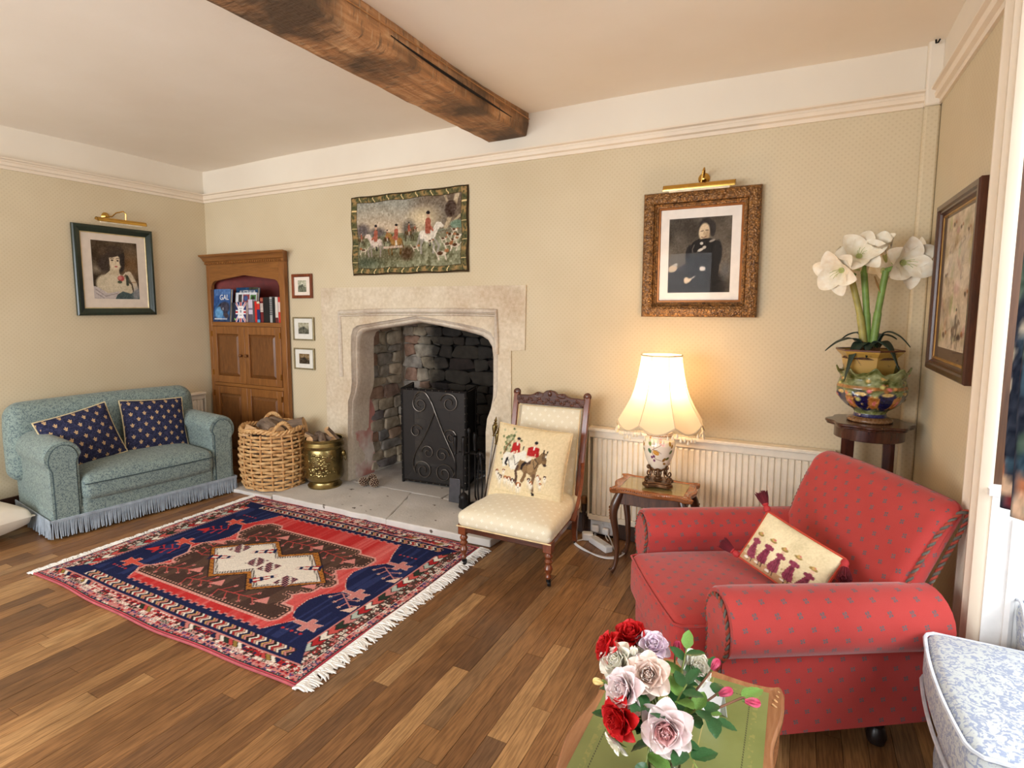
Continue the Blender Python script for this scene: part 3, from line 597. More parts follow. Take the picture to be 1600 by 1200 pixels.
def picture_light(label, L, loc, rz, bracket, out=.11):
    """brass tube shade on a swan-neck arm from a round wall rose; local -Y is into the room"""
    o = thing('picture_light', label, 'picture light', loc, rz)
    b = B(); pr = arc(0, 0, .026, 20, 200, 10); pr = [(p[0], p[1]) for p in pr]; pr2 = [(p[0] * .88, p[1] * .88) for p in pr[::-1]]
    b.prism([(-out + a, c) for a, c in pr + pr2], -L / 2, L / 2, 0); b.obj('shade', M_glossbrass, o, fix=True)
    b = B(); b.prism([(-out + a, c) for a, c in pr], -L / 2, -L / 2 + .003, 0); b.prism([(-out + a, c) for a, c in pr], L / 2 - .003, L / 2, 0); b.obj('end_cap', M_glossbrass, o, fix=True)
    B().tube([(-L * .42, -out, -.006), (L * .42, -out, -.006)], .010, 8).obj('tube_lamp', plain('frosted_tube', (236, 226, 200), .4), o)
    x, z = bracket
    B().lathe([(.001, 0), (.030, .002), (.032, .006), (.026, .012), (.014, .02), (.010, .03), (.002, .032)], 20).obj('wall_rose', M_glossbrass, o, (x, 0, z), (R(90), 0, 0))
    arm = [(x, -.02, z), (x + .006, -.045, z + .008), (x + .012, -.075, z + .03), (x + .014, -out - .0, z + .036), (x + .01, -out - .012, z + .02), (x, -out - .004, .02)] if out < .12 else [(x, -.02, z), (x + .03, -.04, z), (x + .05, -.07, z + .03), (x + .075, -out, z + .04), (x + .09, -out - .005, z + .02), (x + .09, -out, .02)]
    B().tube(arm, .005, 8).obj('swan_neck', M_glossbrass, o); return o
# seated old woman, centre
p = P(118, 146, (84, 76, 66)); p.im *= (.95 + .25 * (p.Y - .5) + .2 * p.X)[..., None]; p.grain(5, .05); p.rect(.66, 0, 1, 1, (104, 94, 80), .35); p.ell(.12, .5, .3, .22, (96, 88, 76), 0, .6, .6)
p.poly([(.0, .74), (.3, .6), (.36, .72), (.0, .8)], (52, 50, 52)); p.ell(.2, .96, .75, .26, (40, 36, 33), 0, .2); p.ell(.56, .9, .34, .24, (34, 30, 28), 0, .2)
p.poly([(.33, .42), (.4, .32), (.5, .28), (.66, .28), (.78, .32), (.83, .44), (.82, .68), (.80, .9), (.26, .92), (.3, .66)], (30, 27, 26)); p.ell(.79, .48, .07, .17, (34, 31, 30)); p.ell(.36, .5, .08, .14, (30, 27, 26))
p.ell(.60, .135, .115, .12, (50, 44, 40)); p.ell(.70, .16, .05, .1, (50, 44, 40)); p.ell(.57, .195, .085, .115, (206, 184, 152), 5); p.ell(.62, .24, .04, .06, (170, 146, 116), 0, .5)
p.line([(.52, .185), (.555, .18)], .014, (90, 74, 60)); p.line([(.595, .175), (.63, .175)], .014, (90, 74, 60)); p.line([(.575, .19), (.565, .225)], .012, (168, 140, 112)); p.line([(.53, .262), (.565, .27), (.6, .258)], .014, (110, 76, 62)); p.ell(.60, .31, .1, .03, (34, 30, 28))
p.ell(.535, .345, .025, .02, (196, 188, 176)); p.ell(.52, .43, .05, .018, (196, 188, 176), -25); p.ell(.58, .4, .03, .02, (176, 168, 156), -25); p.line([(.42, .36), (.39, .42), (.40, .47), (.45, .48), (.49, .45)], .009, (120, 112, 102)); p.ell(.70, .315, .05, .014, (150, 142, 132), -20)
p.ell(.08, .67, .075, .045, (196, 176, 148), -25); p.ell(.12, .62, .04, .02, (176, 168, 156), -15); p.ell(.33, .82, .065, .04, (206, 186, 156), -25); p.line([(.28, .86), (.32, .87)], .02, (196, 176, 146)); p.ell(.41, .77, .05, .03, (206, 198, 186), -40); p.ell(.56, .68, .045, .03, (214, 206, 194)); p.line([(.36, .77), (.52, .7)], .09, (28, 25, 24)); p.ell(.56, .68, .045, .03, (206, 198, 188)); p.ell(.92, .72, .06, .1, (84, 86, 88), 0, .6, .6); p.grain(60, .025)
M_gilt = ornate('old_gilt_moulding', (74, 46, 22), (168, 118, 62), 110); M_giltpl = plain('gilt_slip', (150, 92, 42), .35, .4)
profG = [(0, 0), (0, .030), (.006, .040), (.020, .046), (.045, .050), (.062, .042), (.064, .03), (.069, .034), (.074, .030), (.079, .022), (.085, .020), (.088, .008)]
picture('framed_portrait', 'sepia portrait of a seated old woman in an ornate gilt frame', .640, .725, profG, M_gilt, p, .345, .43, (-.536, Y0 - .004, 1.803), 0, dz=-.005, inner=([(0, 0), (0, .012), (.010, .014), (.013, .008)], M_giltpl), tilt=0.0)
picture_light('brass picture light above the gilt framed portrait', .385, (-.536, Y0, 2.165), 0, (.012, .065), .105)
# young woman with a rose, left wall
p = P(116, 150, (72, 58, 42)); p.im *= (1.1 - .35 * p.Y + .15 * p.X)[..., None]; p.ell(.85, .4, .25, .2, (128, 96, 62), 0, .7, .8); p.ell(.1, .48, .16, .08, (130, 116, 96), 0, .7, .7); p.grain(6, .05)
p.ell(.43, .33, .2, .17, (62, 48, 38)); p.ell(.61, .36, .09, .17, (48, 38, 32)); p.ell(.3, .2, .16, .1, (84, 66, 50)); p.ell(.5, .15, .2, .08, (70, 55, 42)); p.ell(.26, .4, .14, .14, (60, 48, 40), 0, .3)
p.poly([(.38, .5), (.56, .5), (.6, .62), (.82, .74), (.86, .92), (.2, .92), (.12, .72), (.26, .58)], (198, 184, 156)); p.ell(.26, .74, .2, .16, (200, 186, 158)); p.ell(.5, .7, .24, .14, (206, 192, 164)); p.poly([(.38, .42), (.58, .42), (.56, .58), (.36, .58)], (196, 178, 148))
p.ell(.49, .36, .135, .14, (216, 198, 168), -8); p.ell(.44, .225, .17, .05, (64, 50, 40), -12); p.ell(.31, .36, .06, .12, (60, 48, 38)); p.ell(.65, .3, .05, .12, (46, 37, 31), 12)
for q in (.43, .55): p.ell(q, .325 + (q - .43) * .04, .028, .014, (66, 50, 42)); p.line([(q - .035, .30), (q, .288), (q + .035, .295)], .014, (84, 64, 50))
p.line([(.50, .34), (.505, .395)], .012, (190, 166, 136)); p.ell(.51, .432, .034, .013, (168, 88, 80)); p.ell(.77, .54, .06, .03, (206, 190, 164), -20); p.line([(.72, .53), (.66, .58)], .03, (206, 190, 164)); p.line([(.8, .56), (.9, .72), (.94, .9)], .1, (200, 184, 158)); p.ell(.6, .635, .075, .05, (178, 84, 80)); p.ell(.58, .625, .04, .03, (206, 128, 118)); p.ell(.57, .7, .05, .025, (70, 76, 58)); p.line([(.74, .6), (.74, .74)], .06, (64, 66, 52)); p.line([(.84, .7), (.93, .7)], .012, (150, 100, 60))
p.poly([(0, .78), (.1, .8), (.3, .9), (.55, .86), (.5, 1), (0, 1)], (190, 178, 172)); p.line([(.05, .84), (.25, .95), (.5, .9)], .02, (150, 138, 134)); p.line([(.05, .9), (.2, .98)], .02, (150, 138, 134)); p.poly([(.5, .92), (.62, .86), (.8, .9), (1, .8), (1, 1), (.45, 1)], (70, 84, 84)); p.ell(.93, .9, .08, .12, (150, 146, 146), 10, .4, .8); p.grain(50, .03)
M_green = wood('dark_green_frame', (20, 32, 24), (34, 50, 38), 2, 30, 4, .35, .3)
profB = [(0, 0), (0, .018), (.008, .026), (.022, .028), (.036, .022), (.048, .018), (.054, .014), (.056, .008)]
picture('framed_print', 'print of a young woman holding a rose in a dark green frame', .615, .712, profB, M_green, p, .352, .464, (XL + .012, 2.680, 1.788), R(90), mount=plain('cream_mount', (222, 208, 192), .8, var=.02), dz=.008, inner=([(0, 0), (0, .009), (.006, .010), (.009, .007)], plain('gold_slip', (206, 186, 138), .4, .3)))
picture_light('brass picture light above the dark green framed print', .375, (XL, 2.69, 2.172), R(90), (-.055, .052), .125)
# hunting scene tapestry
def beast(p, x, y, s, col, rider=True, f=1, coat=(156, 88, 68)):
    p.ell(x, y, .045 * s, .035 * s / p.asp, col); p.ell(x - .035 * f * s, y - .005, .025 * s, .03 * s / p.asp, col); p.line([(x + .03 * f * s, y - .01), (x + .06 * f * s, y - .055 * s / p.asp)], .034 * s, col); p.ell(x + .076 * f * s, y - .058 * s / p.asp, .026 * s, .013 * s / p.asp, col, 30 * f)
    d = tuple(np.array(col) * .7)
    for k, l in ((-.045, .0), (-.03, -.02), (.025, .012), (.04, .03)): p.line([(x + k * f * s, y + .02 * s / p.asp), (x + (k + l) * f * s, y + .06 * s / p.asp), (x + (k + l * .6) * f * s, y + .10 * s / p.asp)], .011 * s, d)
    p.line([(x - .055 * f * s, y - .01), (x - .07 * f * s, y + .05 * s / p.asp)], .01 * s, d)
    if rider:
        p.line([(x, y - .025 * s / p.asp), (x + .004 * s, y - .085 * s / p.asp)], .034 * s, coat); p.line([(x + .005 * s, y - .07 * s / p.asp), (x + .03 * f * s, y - .03 * s / p.asp)], .012 * s, coat); p.ell(x + .006 * s, y - .115 * s / p.asp, .011 * s, .014 * s / p.asp, (196, 156, 128)); p.ell(x + .006 * s, y - .13 * s / p.asp, .013 * s, .01 * s / p.asp, (36, 30, 30)); p.line([(x + .002 * s, y - .01), (x + .008 * s, y + .035 * s / p.asp)], .016 * s, (206, 192, 170)); p.line([(x + .008 * s, y + .03 * s / p.asp), (x + .012 * s, y + .055 * s / p.asp)], .012 * s, (40, 34, 32))
def hound(p, x, y, s, f=1):
    for k in (-.025, .02): p.line([(x + k * s, y), (x + (k + .012 * f) * s, y + .035 * s / p.asp)], .009 * s, (206, 190, 166))
    p.ell(x, y, .032 * s, .014 * s / p.asp, (206, 190, 166)); p.ell(x - .006 * s, y - .005, .018 * s, .011 * s / p.asp, (84, 58, 40)); p.ell(x + .034 * f * s, y - .014 * s / p.asp, .014 * s, .011 * s / p.asp, (150, 98, 62)); p.line([(x - .03 * f * s, y), (x - .05 * f * s, y - .03 * s / p.asp)], .006 * s, (206, 190, 166))
p = P(250, 142, (150, 146, 132)); Yb = p.Y + .03 * np.sin(p.X * 9)
p.bl(np.clip((Yb - .05) / .4, 0, 1), (206, 178, 146), .8); p.bl((Yb > .47) * 1., (128, 126, 98)); p.ell(.9, .1, .3, .42, (108, 92, 76), 0, .35); p.ell(.78, .25, .14, .2, (120, 108, 92), 0, .5); p.ell(.66, .3, .12, .14, (206, 186, 150), 0, .6)
p.ell(.05, .42, .07, .1, (98, 88, 84), 0, .4); p.ell(.2, .46, .08, .07, (100, 90, 84), 0, .4); p.ell(.52, .44, .06, .12, (98, 90, 78), 0, .4); p.line([(.97, .0), (.93, .22), (.86, .46)], .035, (176, 156, 126)); p.line([(.86, 0), (.9, .16), (.92, .28)], .02, (166, 146, 118)); p.line([(1, .3), (.9, .42)], .02, (170, 152, 120)); p.ell(.91, .2, .05, .12, (74, 58, 48), 10); p.ell(.97, .42, .07, .06, (110, 128, 106)); p.line([(.78, .5), (.98, .45)], .006, (120, 130, 110))
p.bl(np.clip(p.noise(30, 1) * (p.Y > .52), 0, 1), (92, 88, 62), .75); p.bl(np.clip(p.noise(60, 1, 16) * (p.Y > .62), 0, 1), (164, 162, 132), .8); p.ell(.3, .82, .3, .08, (86, 78, 54), 0, .6, .7); p.ell(.5, .8, .06, .1, (80, 60, 40), 0, .4); p.ell(.08, .92, .14, .08, (70, 76, 58), 0, .6, .8)
for x, y, s in ((.03, .56, .5), (.30, .57, .6), (.52, .5, .65), (.58, .46, .3)): beast(p, x, y, s, (96, 76, 52))
beast(p, .18, .62, 1.15, (206, 186, 170), f=-1); beast(p, .39, .62, 1.1, (150, 110, 60), f=-1); beast(p, .70, .56, 1.45, (216, 204, 186))
for x, y, s, f in ((.06, .72, 1, -1), (.58, .72, .9, 1), (.82, .83, 1.5, 1), (.72, .64, .7, 1), (.84, .62, .8, 1), (.9, .56, .8, -1), (.93, .64, .9, 1), (.97, .58, .9, -1), (.88, .7, 1.1, 1), (.95, .72, 1.2, -1), (.94, .5, .7, 1)): hound(p, x, y, s, f)
for k in range(14): p.ell(.27 + k * .014, .695, .006, .016, (196, 170, 150))
p.grain(90, .05)
M_woven = dyed('woven_wool', .95, .05, 0, 500)
tp = thing('tapestry', 'woven tapestry of riders and hounds hung above the fireplace', 'tapestry', (-2.632, Y0 - .002, 2.05))
p2 = P(260, 148, (96, 92, 60)); t = np.where((p2.X < .055) | (p2.X > .945), p2.Y * 9, p2.X * 16) + .6 * np.sin(p2.Y * 60) * .2
p2.bl((np.sin(t * 2 * PI * .5) * .5 + .5) ** 2, (184, 142, 92), .75); p2.bl(np.clip(p2.noise(90, 1), 0, 1), (60, 66, 46), .8); p2.bl((np.abs(np.mod(t, 2) - 1.5) < .06) * 1., (226, 196, 140)); p2.im = np.clip(p2.im, 0, 1)
for a in (.006, .994): p2.bl((np.abs(p2.X - a) < .006) * 1., (58, 46, 32))
for a in (.01, .99): p2.bl((np.abs(p2.Y - a) < .012) * 1., (58, 46, 32))
p2.bl(((np.abs(p2.X - .5) < .448) & (np.abs(p2.Y - .5) < .42)) * 1., (64, 48, 32)); m = (np.abs(p2.X - .5) < .442) & (np.abs(p2.Y - .5) < .41)
uu = np.clip((p2.X - .058) / .884, 0, .999); vv = np.clip((p2.Y - .09) / .82, 0, .999); s_ = p.im[(vv * p.h).astype(int), (uu * p.w).astype(int)]; p2.im = np.where(m[..., None], s_, p2.im)
def tapestry_cloth():
    nx, ny = p2.w, p2.h; W_, H_ = 1.078, .605; X, Y = p2.X, p2.Y
    bord = np.minimum(np.minimum(X, 1 - X) * W_, np.minimum(Y, 1 - Y) * H_); out = .008 + .010 * np.clip(np.sin(np.clip(bord / .055, 0, 1) * PI), 0, 1) + .003 * np.sin(X * 11 + Y * 4) + .003 * np.sin(Y * 9)
    v = np.stack([(X - .5) * W_ + .004 * np.sin(Y * 14) * (np.abs(X - .5) > .4), -out, (.5 - Y) * H_ + .004 * np.sin(X * 22) * (np.abs(Y - .5) > .4)], -1).reshape(-1, 3)
    i = np.arange(nx * ny).reshape(ny, nx); f = np.stack([i[1:, :-1].ravel(), i[1:, 1:].ravel(), i[:-1, 1:].ravel(), i[:-1, :-1].ravel()], 1)
    me = bpy.data.meshes.new('cloth'); me.from_pydata(v.tolist(), [], f.tolist()); me.shade_smooth(); setcol(me, p2.im.reshape(-1, 3)); me.materials.append(M_woven); return link(me, 'cloth', tp)
tapestry_cloth(); B().bx(-.54, .54, -.0018, -.001, -.304, .304).obj('lining', plain('lining_cloth', (120, 100, 70), .9), tp, smooth=0)
# map with animals, right wall
p = P(96, 130, (202, 186, 162)); p.grain(8, .05)
for k in range(46): a, c = rng.uniform(.05, .95, 2); p.ell(a, c, rng.uniform(.03, .11), rng.uniform(.02, .06), tuple(np.array((160, 144, 116)) + rng.uniform(-22, 22, 3)), rng.uniform(0, 180), .6, .6)
for k in range(16): a, c = rng.uniform(.1, .9, 2); p.line([(a, c), (a + rng.uniform(-.1, .1), c + rng.uniform(-.07, .07)), (a + rng.uniform(-.15, .15), c + rng.uniform(-.1, .1))], .012, (134, 120, 112), .7)
for x, y, s in ((.3, .08, 1.2), (.55, .12, 1.), (.8, .16, 1.), (.2, .9, 1.6), (.55, .86, 2.2), (.75, .9, 1.8), (.85, .6, 1.2), (.12, .45, 1.)): hound(p, x, y, s * 1.4); p.ell(x, y, .03 * s, .014 * s, (92, 76, 64), 0, .3, .8)
beast(p, .6, .86, 1.6, (120, 104, 88), coat=(96, 84, 76)); p.grain(40, .03)
M_map = wood('dark_walnut_frame', (46, 24, 16), (84, 44, 26), 2, 26, 8, .3, .3)
picture('framed_map', 'old map with hunting animals in a dark wood frame on the right wall', .685, .712, [(0, 0), (0, .024), (.006, .030), (.024, .030), (.03, .022), (.038, .022), (.042, .014), (.05, .008)], M_map, p, .462, .54, (XR - .006, 2.835, 1.582), R(-90), mount=plain('brown_mount', (104, 84, 66), .8, var=.03), dz=.018, inner=([(0, 0), (0, .009), (.008, .011), (.011, .007)], plain('gold_line', (170, 130, 70), .4, .4)))
# three small pictures by the fireplace
def small(seed, sky, land):
    r = np.random.default_rng(seed); p = P(30, 30, sky); p.ell(.5, .9, .8, .4, land, 0, .2); p.ell(.4, .5, .3, .1, tuple(np.array(land) * .8), 0, .4); p.rect(.45, .35, .6, .6, tuple(np.array(land) * .7)); p.grain(10, .08); return p
M_cherry = wood('cherry_frame', (70, 26, 12), (150, 74, 34), 2, 20, 6, .3, .3)
profS = [(0, 0), (0, .014), (.004, .018), (.018, .018), (.024, .012), (.026, .008)]
picture('small_framed_print', 'small boat print in a reddish wooden frame beside the cupboard', .232, .204, profS, M_cherry, small(1, (186, 184, 160), (110, 112, 92)), .098, .098, (-3.735, Y0 - .006, 1.674), 0, mount=plain('ivory_mount', (236, 222, 206), .8, var=.02))
M_silver = plain('dull_silver_frame', (150, 138, 106), .35, .5); profT = [(0, 0), (0, .014), (.003, .016), (.010, .016), (.012, .008)]
M_mw = plain('white_mount', (226, 222, 212), .8, var=.02)
picture('small_framed_print', 'small grey building print in a thin silver frame between two others', .242, .197, profT, M_silver, small(2, (170, 164, 140), (96, 94, 80)), .124, .095, (-3.735, Y0 - .006, 1.313), 0, mount=M_mw, dz=.004)
picture('small_framed_print', 'small brown landscape print in a thin silver frame, lowest of three', .236, .182, profT, M_silver, small(3, (134, 110, 76), (70, 58, 42)), .122, .086, (-3.738, Y0 - .006, 1.056), 0, mount=M_mw, dz=.0)
# ---------------------------------------------------------------- the rug: woven pattern computed knot by knot
RW, RD, rx0, ry0 = 2.045, 1.485, -3.735, 1.465
NX, NY = 640, 464
u, v = np.meshgrid((np.arange(NX) + .5) / NX, (np.arange(NY) + .5) / NY); x = u * RW; y = v * RD
col = dict(red=(190, 48, 48), pink=(214, 128, 118), navy=(30, 35, 70), brown=(72, 52, 46), cream=(232, 222, 208), orange=(176, 112, 48), rose=(200, 128, 122), green=(44, 54, 44), dark=(44, 34, 34), red2=(170, 40, 44), blue=(60, 66, 120))
im = np.zeros((NY, NX, 3))
def put(m, c): 
    c = np.array(col[c] if isinstance(c, str) else c, float); im[m] = c
def h2(a, b, k=0): return np.mod(np.sin(a * 127.1 + b * 311.7 + k * 74.7) * 43758.5453, 1)
def vn(sx, sy, seed=0):
    gx, gy = x / sx, y / sy; i, j = np.floor(gx), np.floor(gy); fx, fy = gx - i, gy - j; fx = fx * fx * (3 - 2 * fx); fy = fy * fy * (3 - 2 * fy)
    return (h2(i, j, seed) * (1 - fx) + h2(i + 1, j, seed) * fx) * (1 - fy) + (h2(i, j + 1, seed) * (1 - fx) + h2(i + 1, j + 1, seed) * fx) * fy
# red field with abrash running along the wefts (across v)
ab = (vn(.05, .9, 3) - .5) * .8 + (vn(.016, .3, 5) - .5) * .5 + .40 * np.abs(u - .42) * 2.2
im[:] = np.array(col['red']) * (1 - np.clip(ab, 0, 1)[..., None]) + np.array((232, 140, 132)) * np.clip(ab, 0, 1)[..., None]
def pin(pts, U=None, V=None):
    U = u if U is None else U; V = v if V is None else V; ins = np.zeros(U.shape, bool); n = len(pts)
    for i in range(n):
        x0, y0 = pts[i]; x1, y1 = pts[(i + 1) % n]
        if y0 == y1: continue
        ins ^= ((V > min(y0, y1)) & (V <= max(y0, y1)) & (U < x0 + (V - y0) * (x1 - x0) / (y1 - y0)))
    return ins
def dil(m, k):
    r = m.copy()
    for _ in range(k): r = r | np.roll(r, 1, 0) | np.roll(r, -1, 0) | np.roll(r, 1, 1) | np.roll(r, -1, 1)
    return r
def outlined(m, inner, ring1='cream', ring2='dark', k=2):
    d1 = dil(m, k) & ~m; chk = (np.floor(x / .008) + np.floor(y / .008)) % 2 > 0
    put(d1 & chk, ring1); put(d1 & ~chk, ring2); put(m, inner)
def rosettes(pts, r, c, c2='red2'):
    for a, b_ in pts:
        d = np.hypot((u - a) * RW, (v - b_) * RD); an = np.arctan2((v - b_) * RD, (u - a) * RW); put(d < r * (.75 + .25 * np.cos(5 * an)), c); put(d < r * .35, c2)
def twig(p0, p1, c, n=5, r=.014, fl='rose'):
    ax, ay = p0; bx_, by_ = p1; L = (bx_ - ax) ** 2 + (by_ - ay) ** 2
    t = np.clip(((u - ax) * (bx_ - ax) + (v - ay) * (by_ - ay)) / L, 0, 1); put(np.hypot((u - ax - t * (bx_ - ax)) * RW, (v - ay - t * (by_ - ay)) * RD) < .0035, c)
    for i in range(n):
        t = (i + .4) / n; s = (.045 if i % 2 else -.045) * (1 - .35 * t); q = (ax + (bx_ - ax) * t - (by_ - ay) / math.sqrt(L) * s * .7, ay + (by_ - ay) * t + (bx_ - ax) / math.sqrt(L) * s)
        mx, my = ax + (bx_ - ax) * max(t - .15, 0), ay + (by_ - ay) * max(t - .15, 0); LL = (q[0] - mx) ** 2 + (q[1] - my) ** 2 + 1e-9; tt = np.clip(((u - mx) * (q[0] - mx) + (v - my) * (q[1] - my)) / LL, 0, 1)
        put(np.hypot((u - mx - tt * (q[0] - mx)) * RW, (v - my - tt * (q[1] - my)) * RD) < .0035, c); rosettes([q], r, fl)
    put(pin([(bx_ - .022, by_ - .02), (bx_ + .022, by_ - .01), (bx_, by_ + .028)]), fl)
# navy spandrels at both ends, scalloped
R_ = [(.773, .13), (.80, .19), (.826, .237), (.80, .25), (.783, .29), (.778, .345), (.79, .395), (.815, .43), (.835, .452), (.81, .48), (.785, .525), (.774, .575), (.785, .635), (.81, .675), (.826, .697), (.80, .77), (.774, .87)]
right = pin(R_ + [(.93, .87), (.93, .13)]); left = pin([(1.033 - a, b_) for a, b_ in R_] + [(.09, .87), (.09, .13)])
outlined(right | left, 'navy', 'cream', 'red2', 2)
nv = vn(.02, .2, 9); nm = (right | left) & (nv > .62); im[nm] = np.array((42, 50, 92))
for k, yy in enumerate((.345, .575)):
    twig((.83, yy + .09), (.905, yy + .02), 'rose', 6, .012, (226, 190, 170)); twig((.20, yy + .05), (.135, yy + .0), 'red', 6, .012, 'red')
for yy in (.232, .452, .70):
    for a in (.835, .198):
        s = 1 if a > .5 else -1; c = 'rose' if s > 0 else (206, 84, 70)
        outlined(pin([(a - s * .012, yy - .008), (a + s * .02, yy - .008), (a + s * .02, yy - .034), (a + s * .036, yy - .034), (a + s * .036, yy - .014), (a + s * .062, yy - .02), (a + s * .055, yy), (a + s * .062, yy + .02), (a + s * .036, yy + .014), (a + s * .036, yy + .034), (a + s * .02, yy + .034), (a + s * .02, yy + .008), (a - s * .012, yy + .008)]), c, 'cream', c, 1)
for a in (.82, .195):
    for yy in (.185, .78):
        for k in range(5): rosettes([(a + k * .014 * (1 if a > .5 else -1), yy)], .011 - .004 * (k % 2), (220, 150, 140) if k % 2 else 'red')
# scalloped edge of the field along front and back
for e, s in ((.138, 1), (.866, -1)):
    d = (v - e) * s; t = np.mod(x / .055, 1); put((d < .006 + .008 * (t < .5)) & (d > -.05) & (u > .20) & (u < .80), 'navy')
    put((np.abs(d - .010 - .008 * (t < .5)) < .003) & (u > .25) & (u < .78), 'rose')
# stepped brown medallion
us = (np.floor(u / .024) + .5) * .024; vs = (np.floor(v / .030) + .5) * .030
br = pin([(.232, .235), (.30, .30), (.268, .36), (.24, .46), (.29, .53), (.335, .575), (.28, .63), (.25, .685), (.30, .75), (.38, .72), (.50, .708), (.62, .718), (.71, .70), (.785, .665), (.73, .60), (.70, .545), (.74, .50), (.768, .47), (.73, .40), (.695, .335), (.735, .28), (.785, .242), (.72, .20), (.64, .215), (.50, .21), (.37, .213), (.29, .195)], us, vs)
d = dil(br, 11) & ~dil(br, 6); put(d, (226, 168, 156)); chk = (np.floor(x / .012) + np.floor(y / .012)) % 2 > 0; put(d & chk, (206, 140, 130)); put(dil(br, 6) & ~dil(br, 3), 'brown'); put(dil(br, 3) & ~br & chk, (206, 150, 130)); put(dil(br, 3) & ~br & ~chk, 'dark'); put(br, 'brown'); im[br & (vn(.03, .25, 4) > .6)] = (86, 64, 54)
for q in (((.27, .26), (.38, .31)), ((.40, .25), (.50, .28)), ((.53, .25), (.68, .27)), ((.31, .62), (.42, .68)), ((.45, .66), (.57, .675)), ((.60, .66), (.72, .64)), ((.30, .40), (.27, .52)), ((.70, .53), (.73, .42))): twig(q[0], q[1], (176, 70, 66), 7, .013, (214, 138, 130))
# cream double diamond with ochre border
big = [(.282, .467), (.427, .640), (.513, .552), (.594, .640), (.750, .464), (.596, .292), (.523, .378), (.443, .294)]
mid = [(.296, .467), (.427, .622), (.514, .534), (.592, .614), (.736, .462), (.600, .314), (.520, .398), (.443, .314)]
inn = [(.310, .467), (.427, .606), (.515, .518), (.590, .592), (.724, .460), (.602, .334), (.513, .420), (.443, .334)]
put(dil(pin(big), 3), 'dark'); put(pin(big), 'orange'); kk = (np.floor(x / .011) % 2 > 0) & (np.floor(y / .014) % 2 > 0); put(pin(big) & kk, (120, 70, 34)); put(pin(mid), 'navy'); put(pin([(a * .985 + .0078, b_ * .985 + .007) for a, b_ in mid]), 'cream')
ring = pin([(a * .965 + .018, b_ * .965 + .016) for a, b_ in mid]) & ~pin(inn); put(ring & ((np.floor(x / .010) + np.floor(y / .010)) % 2 > 0), 'dark'); put(pin(inn), 'cream')
def hatch(cx, cy, w, h):
    m = (np.abs(u - cx) < w) & (np.abs(v - cy) < h); put(m, 'navy'); put(m & ((np.floor((x + y) / .012) + np.floor((x - y) / .012)) % 3 == 0), 'rose'); put(m & ((np.floor((x + y) / .012) + np.floor((x - y) / .012)) % 3 == 1), 'dark'); put(m & ((np.floor(x / .018) + np.floor(y / .018)) % 4 == 0), 'cream')
for cx, cy in ((.365, .515), (.486, .462), (.545, .452), (.65, .405)): hatch(cx, cy, .024, .032)
for cx, cy, an in ((.44, .535, .6), (.375, .43, 3.6), (.59, .39, -2.2), (.64, .515, .5)):
    c_, s_ = math.cos(an), math.sin(an); a = (x - cx * RW) * c_ + (y - cy * RD) * s_; b_ = -(x - cx * RW) * s_ + (y - cy * RD) * c_
    m = (a > -.06) & (a < .09) & (np.abs(b_) < .012 + .028 * np.clip((a + .06) / .15, 0, 1) * (np.abs(np.mod(a / .03, 1) - .5) + .4)); put(m, 'red2'); put(m & (np.abs(b_) < .010), 'cream'); put(m & (np.mod(np.floor(a / .018), 3) == 1), 'navy')
# borders
def band(m, fn): fn(m)
w = np.minimum(u, 1 - u) * RW; e = np.minimum(v, 1 - v) * RD; long_ = np.zeros(u.shape, bool)
s_ = np.where(e / .13 < w / .092, 1, 0)                    # which border a knot belongs to
dd = np.where(s_ == 1, e / .190, w / .180); al = np.where(s_ == 1, x, y)  # 0..1 across border, distance along
B0 = (e < .200) | (w < .185)
def floral(m, seed, base, cell, cols, dens=.75):
    i, j = np.floor(al / cell), np.floor(dd / (cell / .19)); r = h2(i, j, seed); a = np.mod(al / cell, 1) - .5; b_ = np.mod(dd / (cell / .19), 1) - .5
    put(m, base); an = np.arctan2(b_, a) + r * 6.3; rr = np.hypot(a, b_) * (1.15 + .3 * np.cos(4 * an))
    k = np.floor(r * 997) % len(cols)
    for q, c in enumerate(cols): put(m & (k == q) & (rr < .46) & (h2(i, j, seed + 1) < dens), c); put(m & (k == q) & (rr < .17), cols[(q + 2) % len(cols)])
def chevron(m, per, cols, tilt):
    t = al / per + tilt * np.abs(np.mod(dd * 8, 2) - 1); k = np.floor(t).astype(int) % len(cols); f = np.mod(t, 1)
    for q, c in enumerate(cols): put(m & (k == q), c)
    put(m & (f < .18), 'dark')
F_ = s_ == 1; Sd = s_ == 0
put((dd < 1.06) & F_ & (e < .205), 'navy'); put(Sd & (w < .183), 'navy')
put(B0 & (dd < .05), (190, 70, 84)); put((dd >= .04) & (dd < .075) & B0, 'green')
floral(F_ & (dd >= .075) & (dd < .24), 1, 'rose', .027, ['navy', 'blue', 'cream', 'red2', 'navy'], .8)
floral(F_ & (dd >= .24) & (dd < .36), 2, (196, 150, 140), .023, ['cream', 'green', 'red2', 'cream', 'dark'], .95)
chevron(F_ & (dd >= .36) & (dd < .53), .030, [(200, 120, 112), 'cream', 'green', (190, 70, 66), (150, 120, 60), 'cream', 'navy'], 1.0)
floral(F_ & (dd >= .36) & (dd < .53) & (h2(np.floor(al / .11), al * 0, 3) > .45), 7, 'red2', .022, ['green', 'cream', 'dark', 'cream', 'navy', 'rose'], .95)
put(F_ & (dd >= .53) & (dd < .585), 'rose'); put(F_ & (dd >= .57) & (dd < .80), 'navy')
m = F_ & (dd >= .66) & (dd < .96); m2 = m & (u > .125) & (u < .915); chevron(m2, .016, [(206, 150, 130), 'cream', 'navy', (196, 150, 100), 'rose', 'dark', 'cream', 'red2'], 1.6)
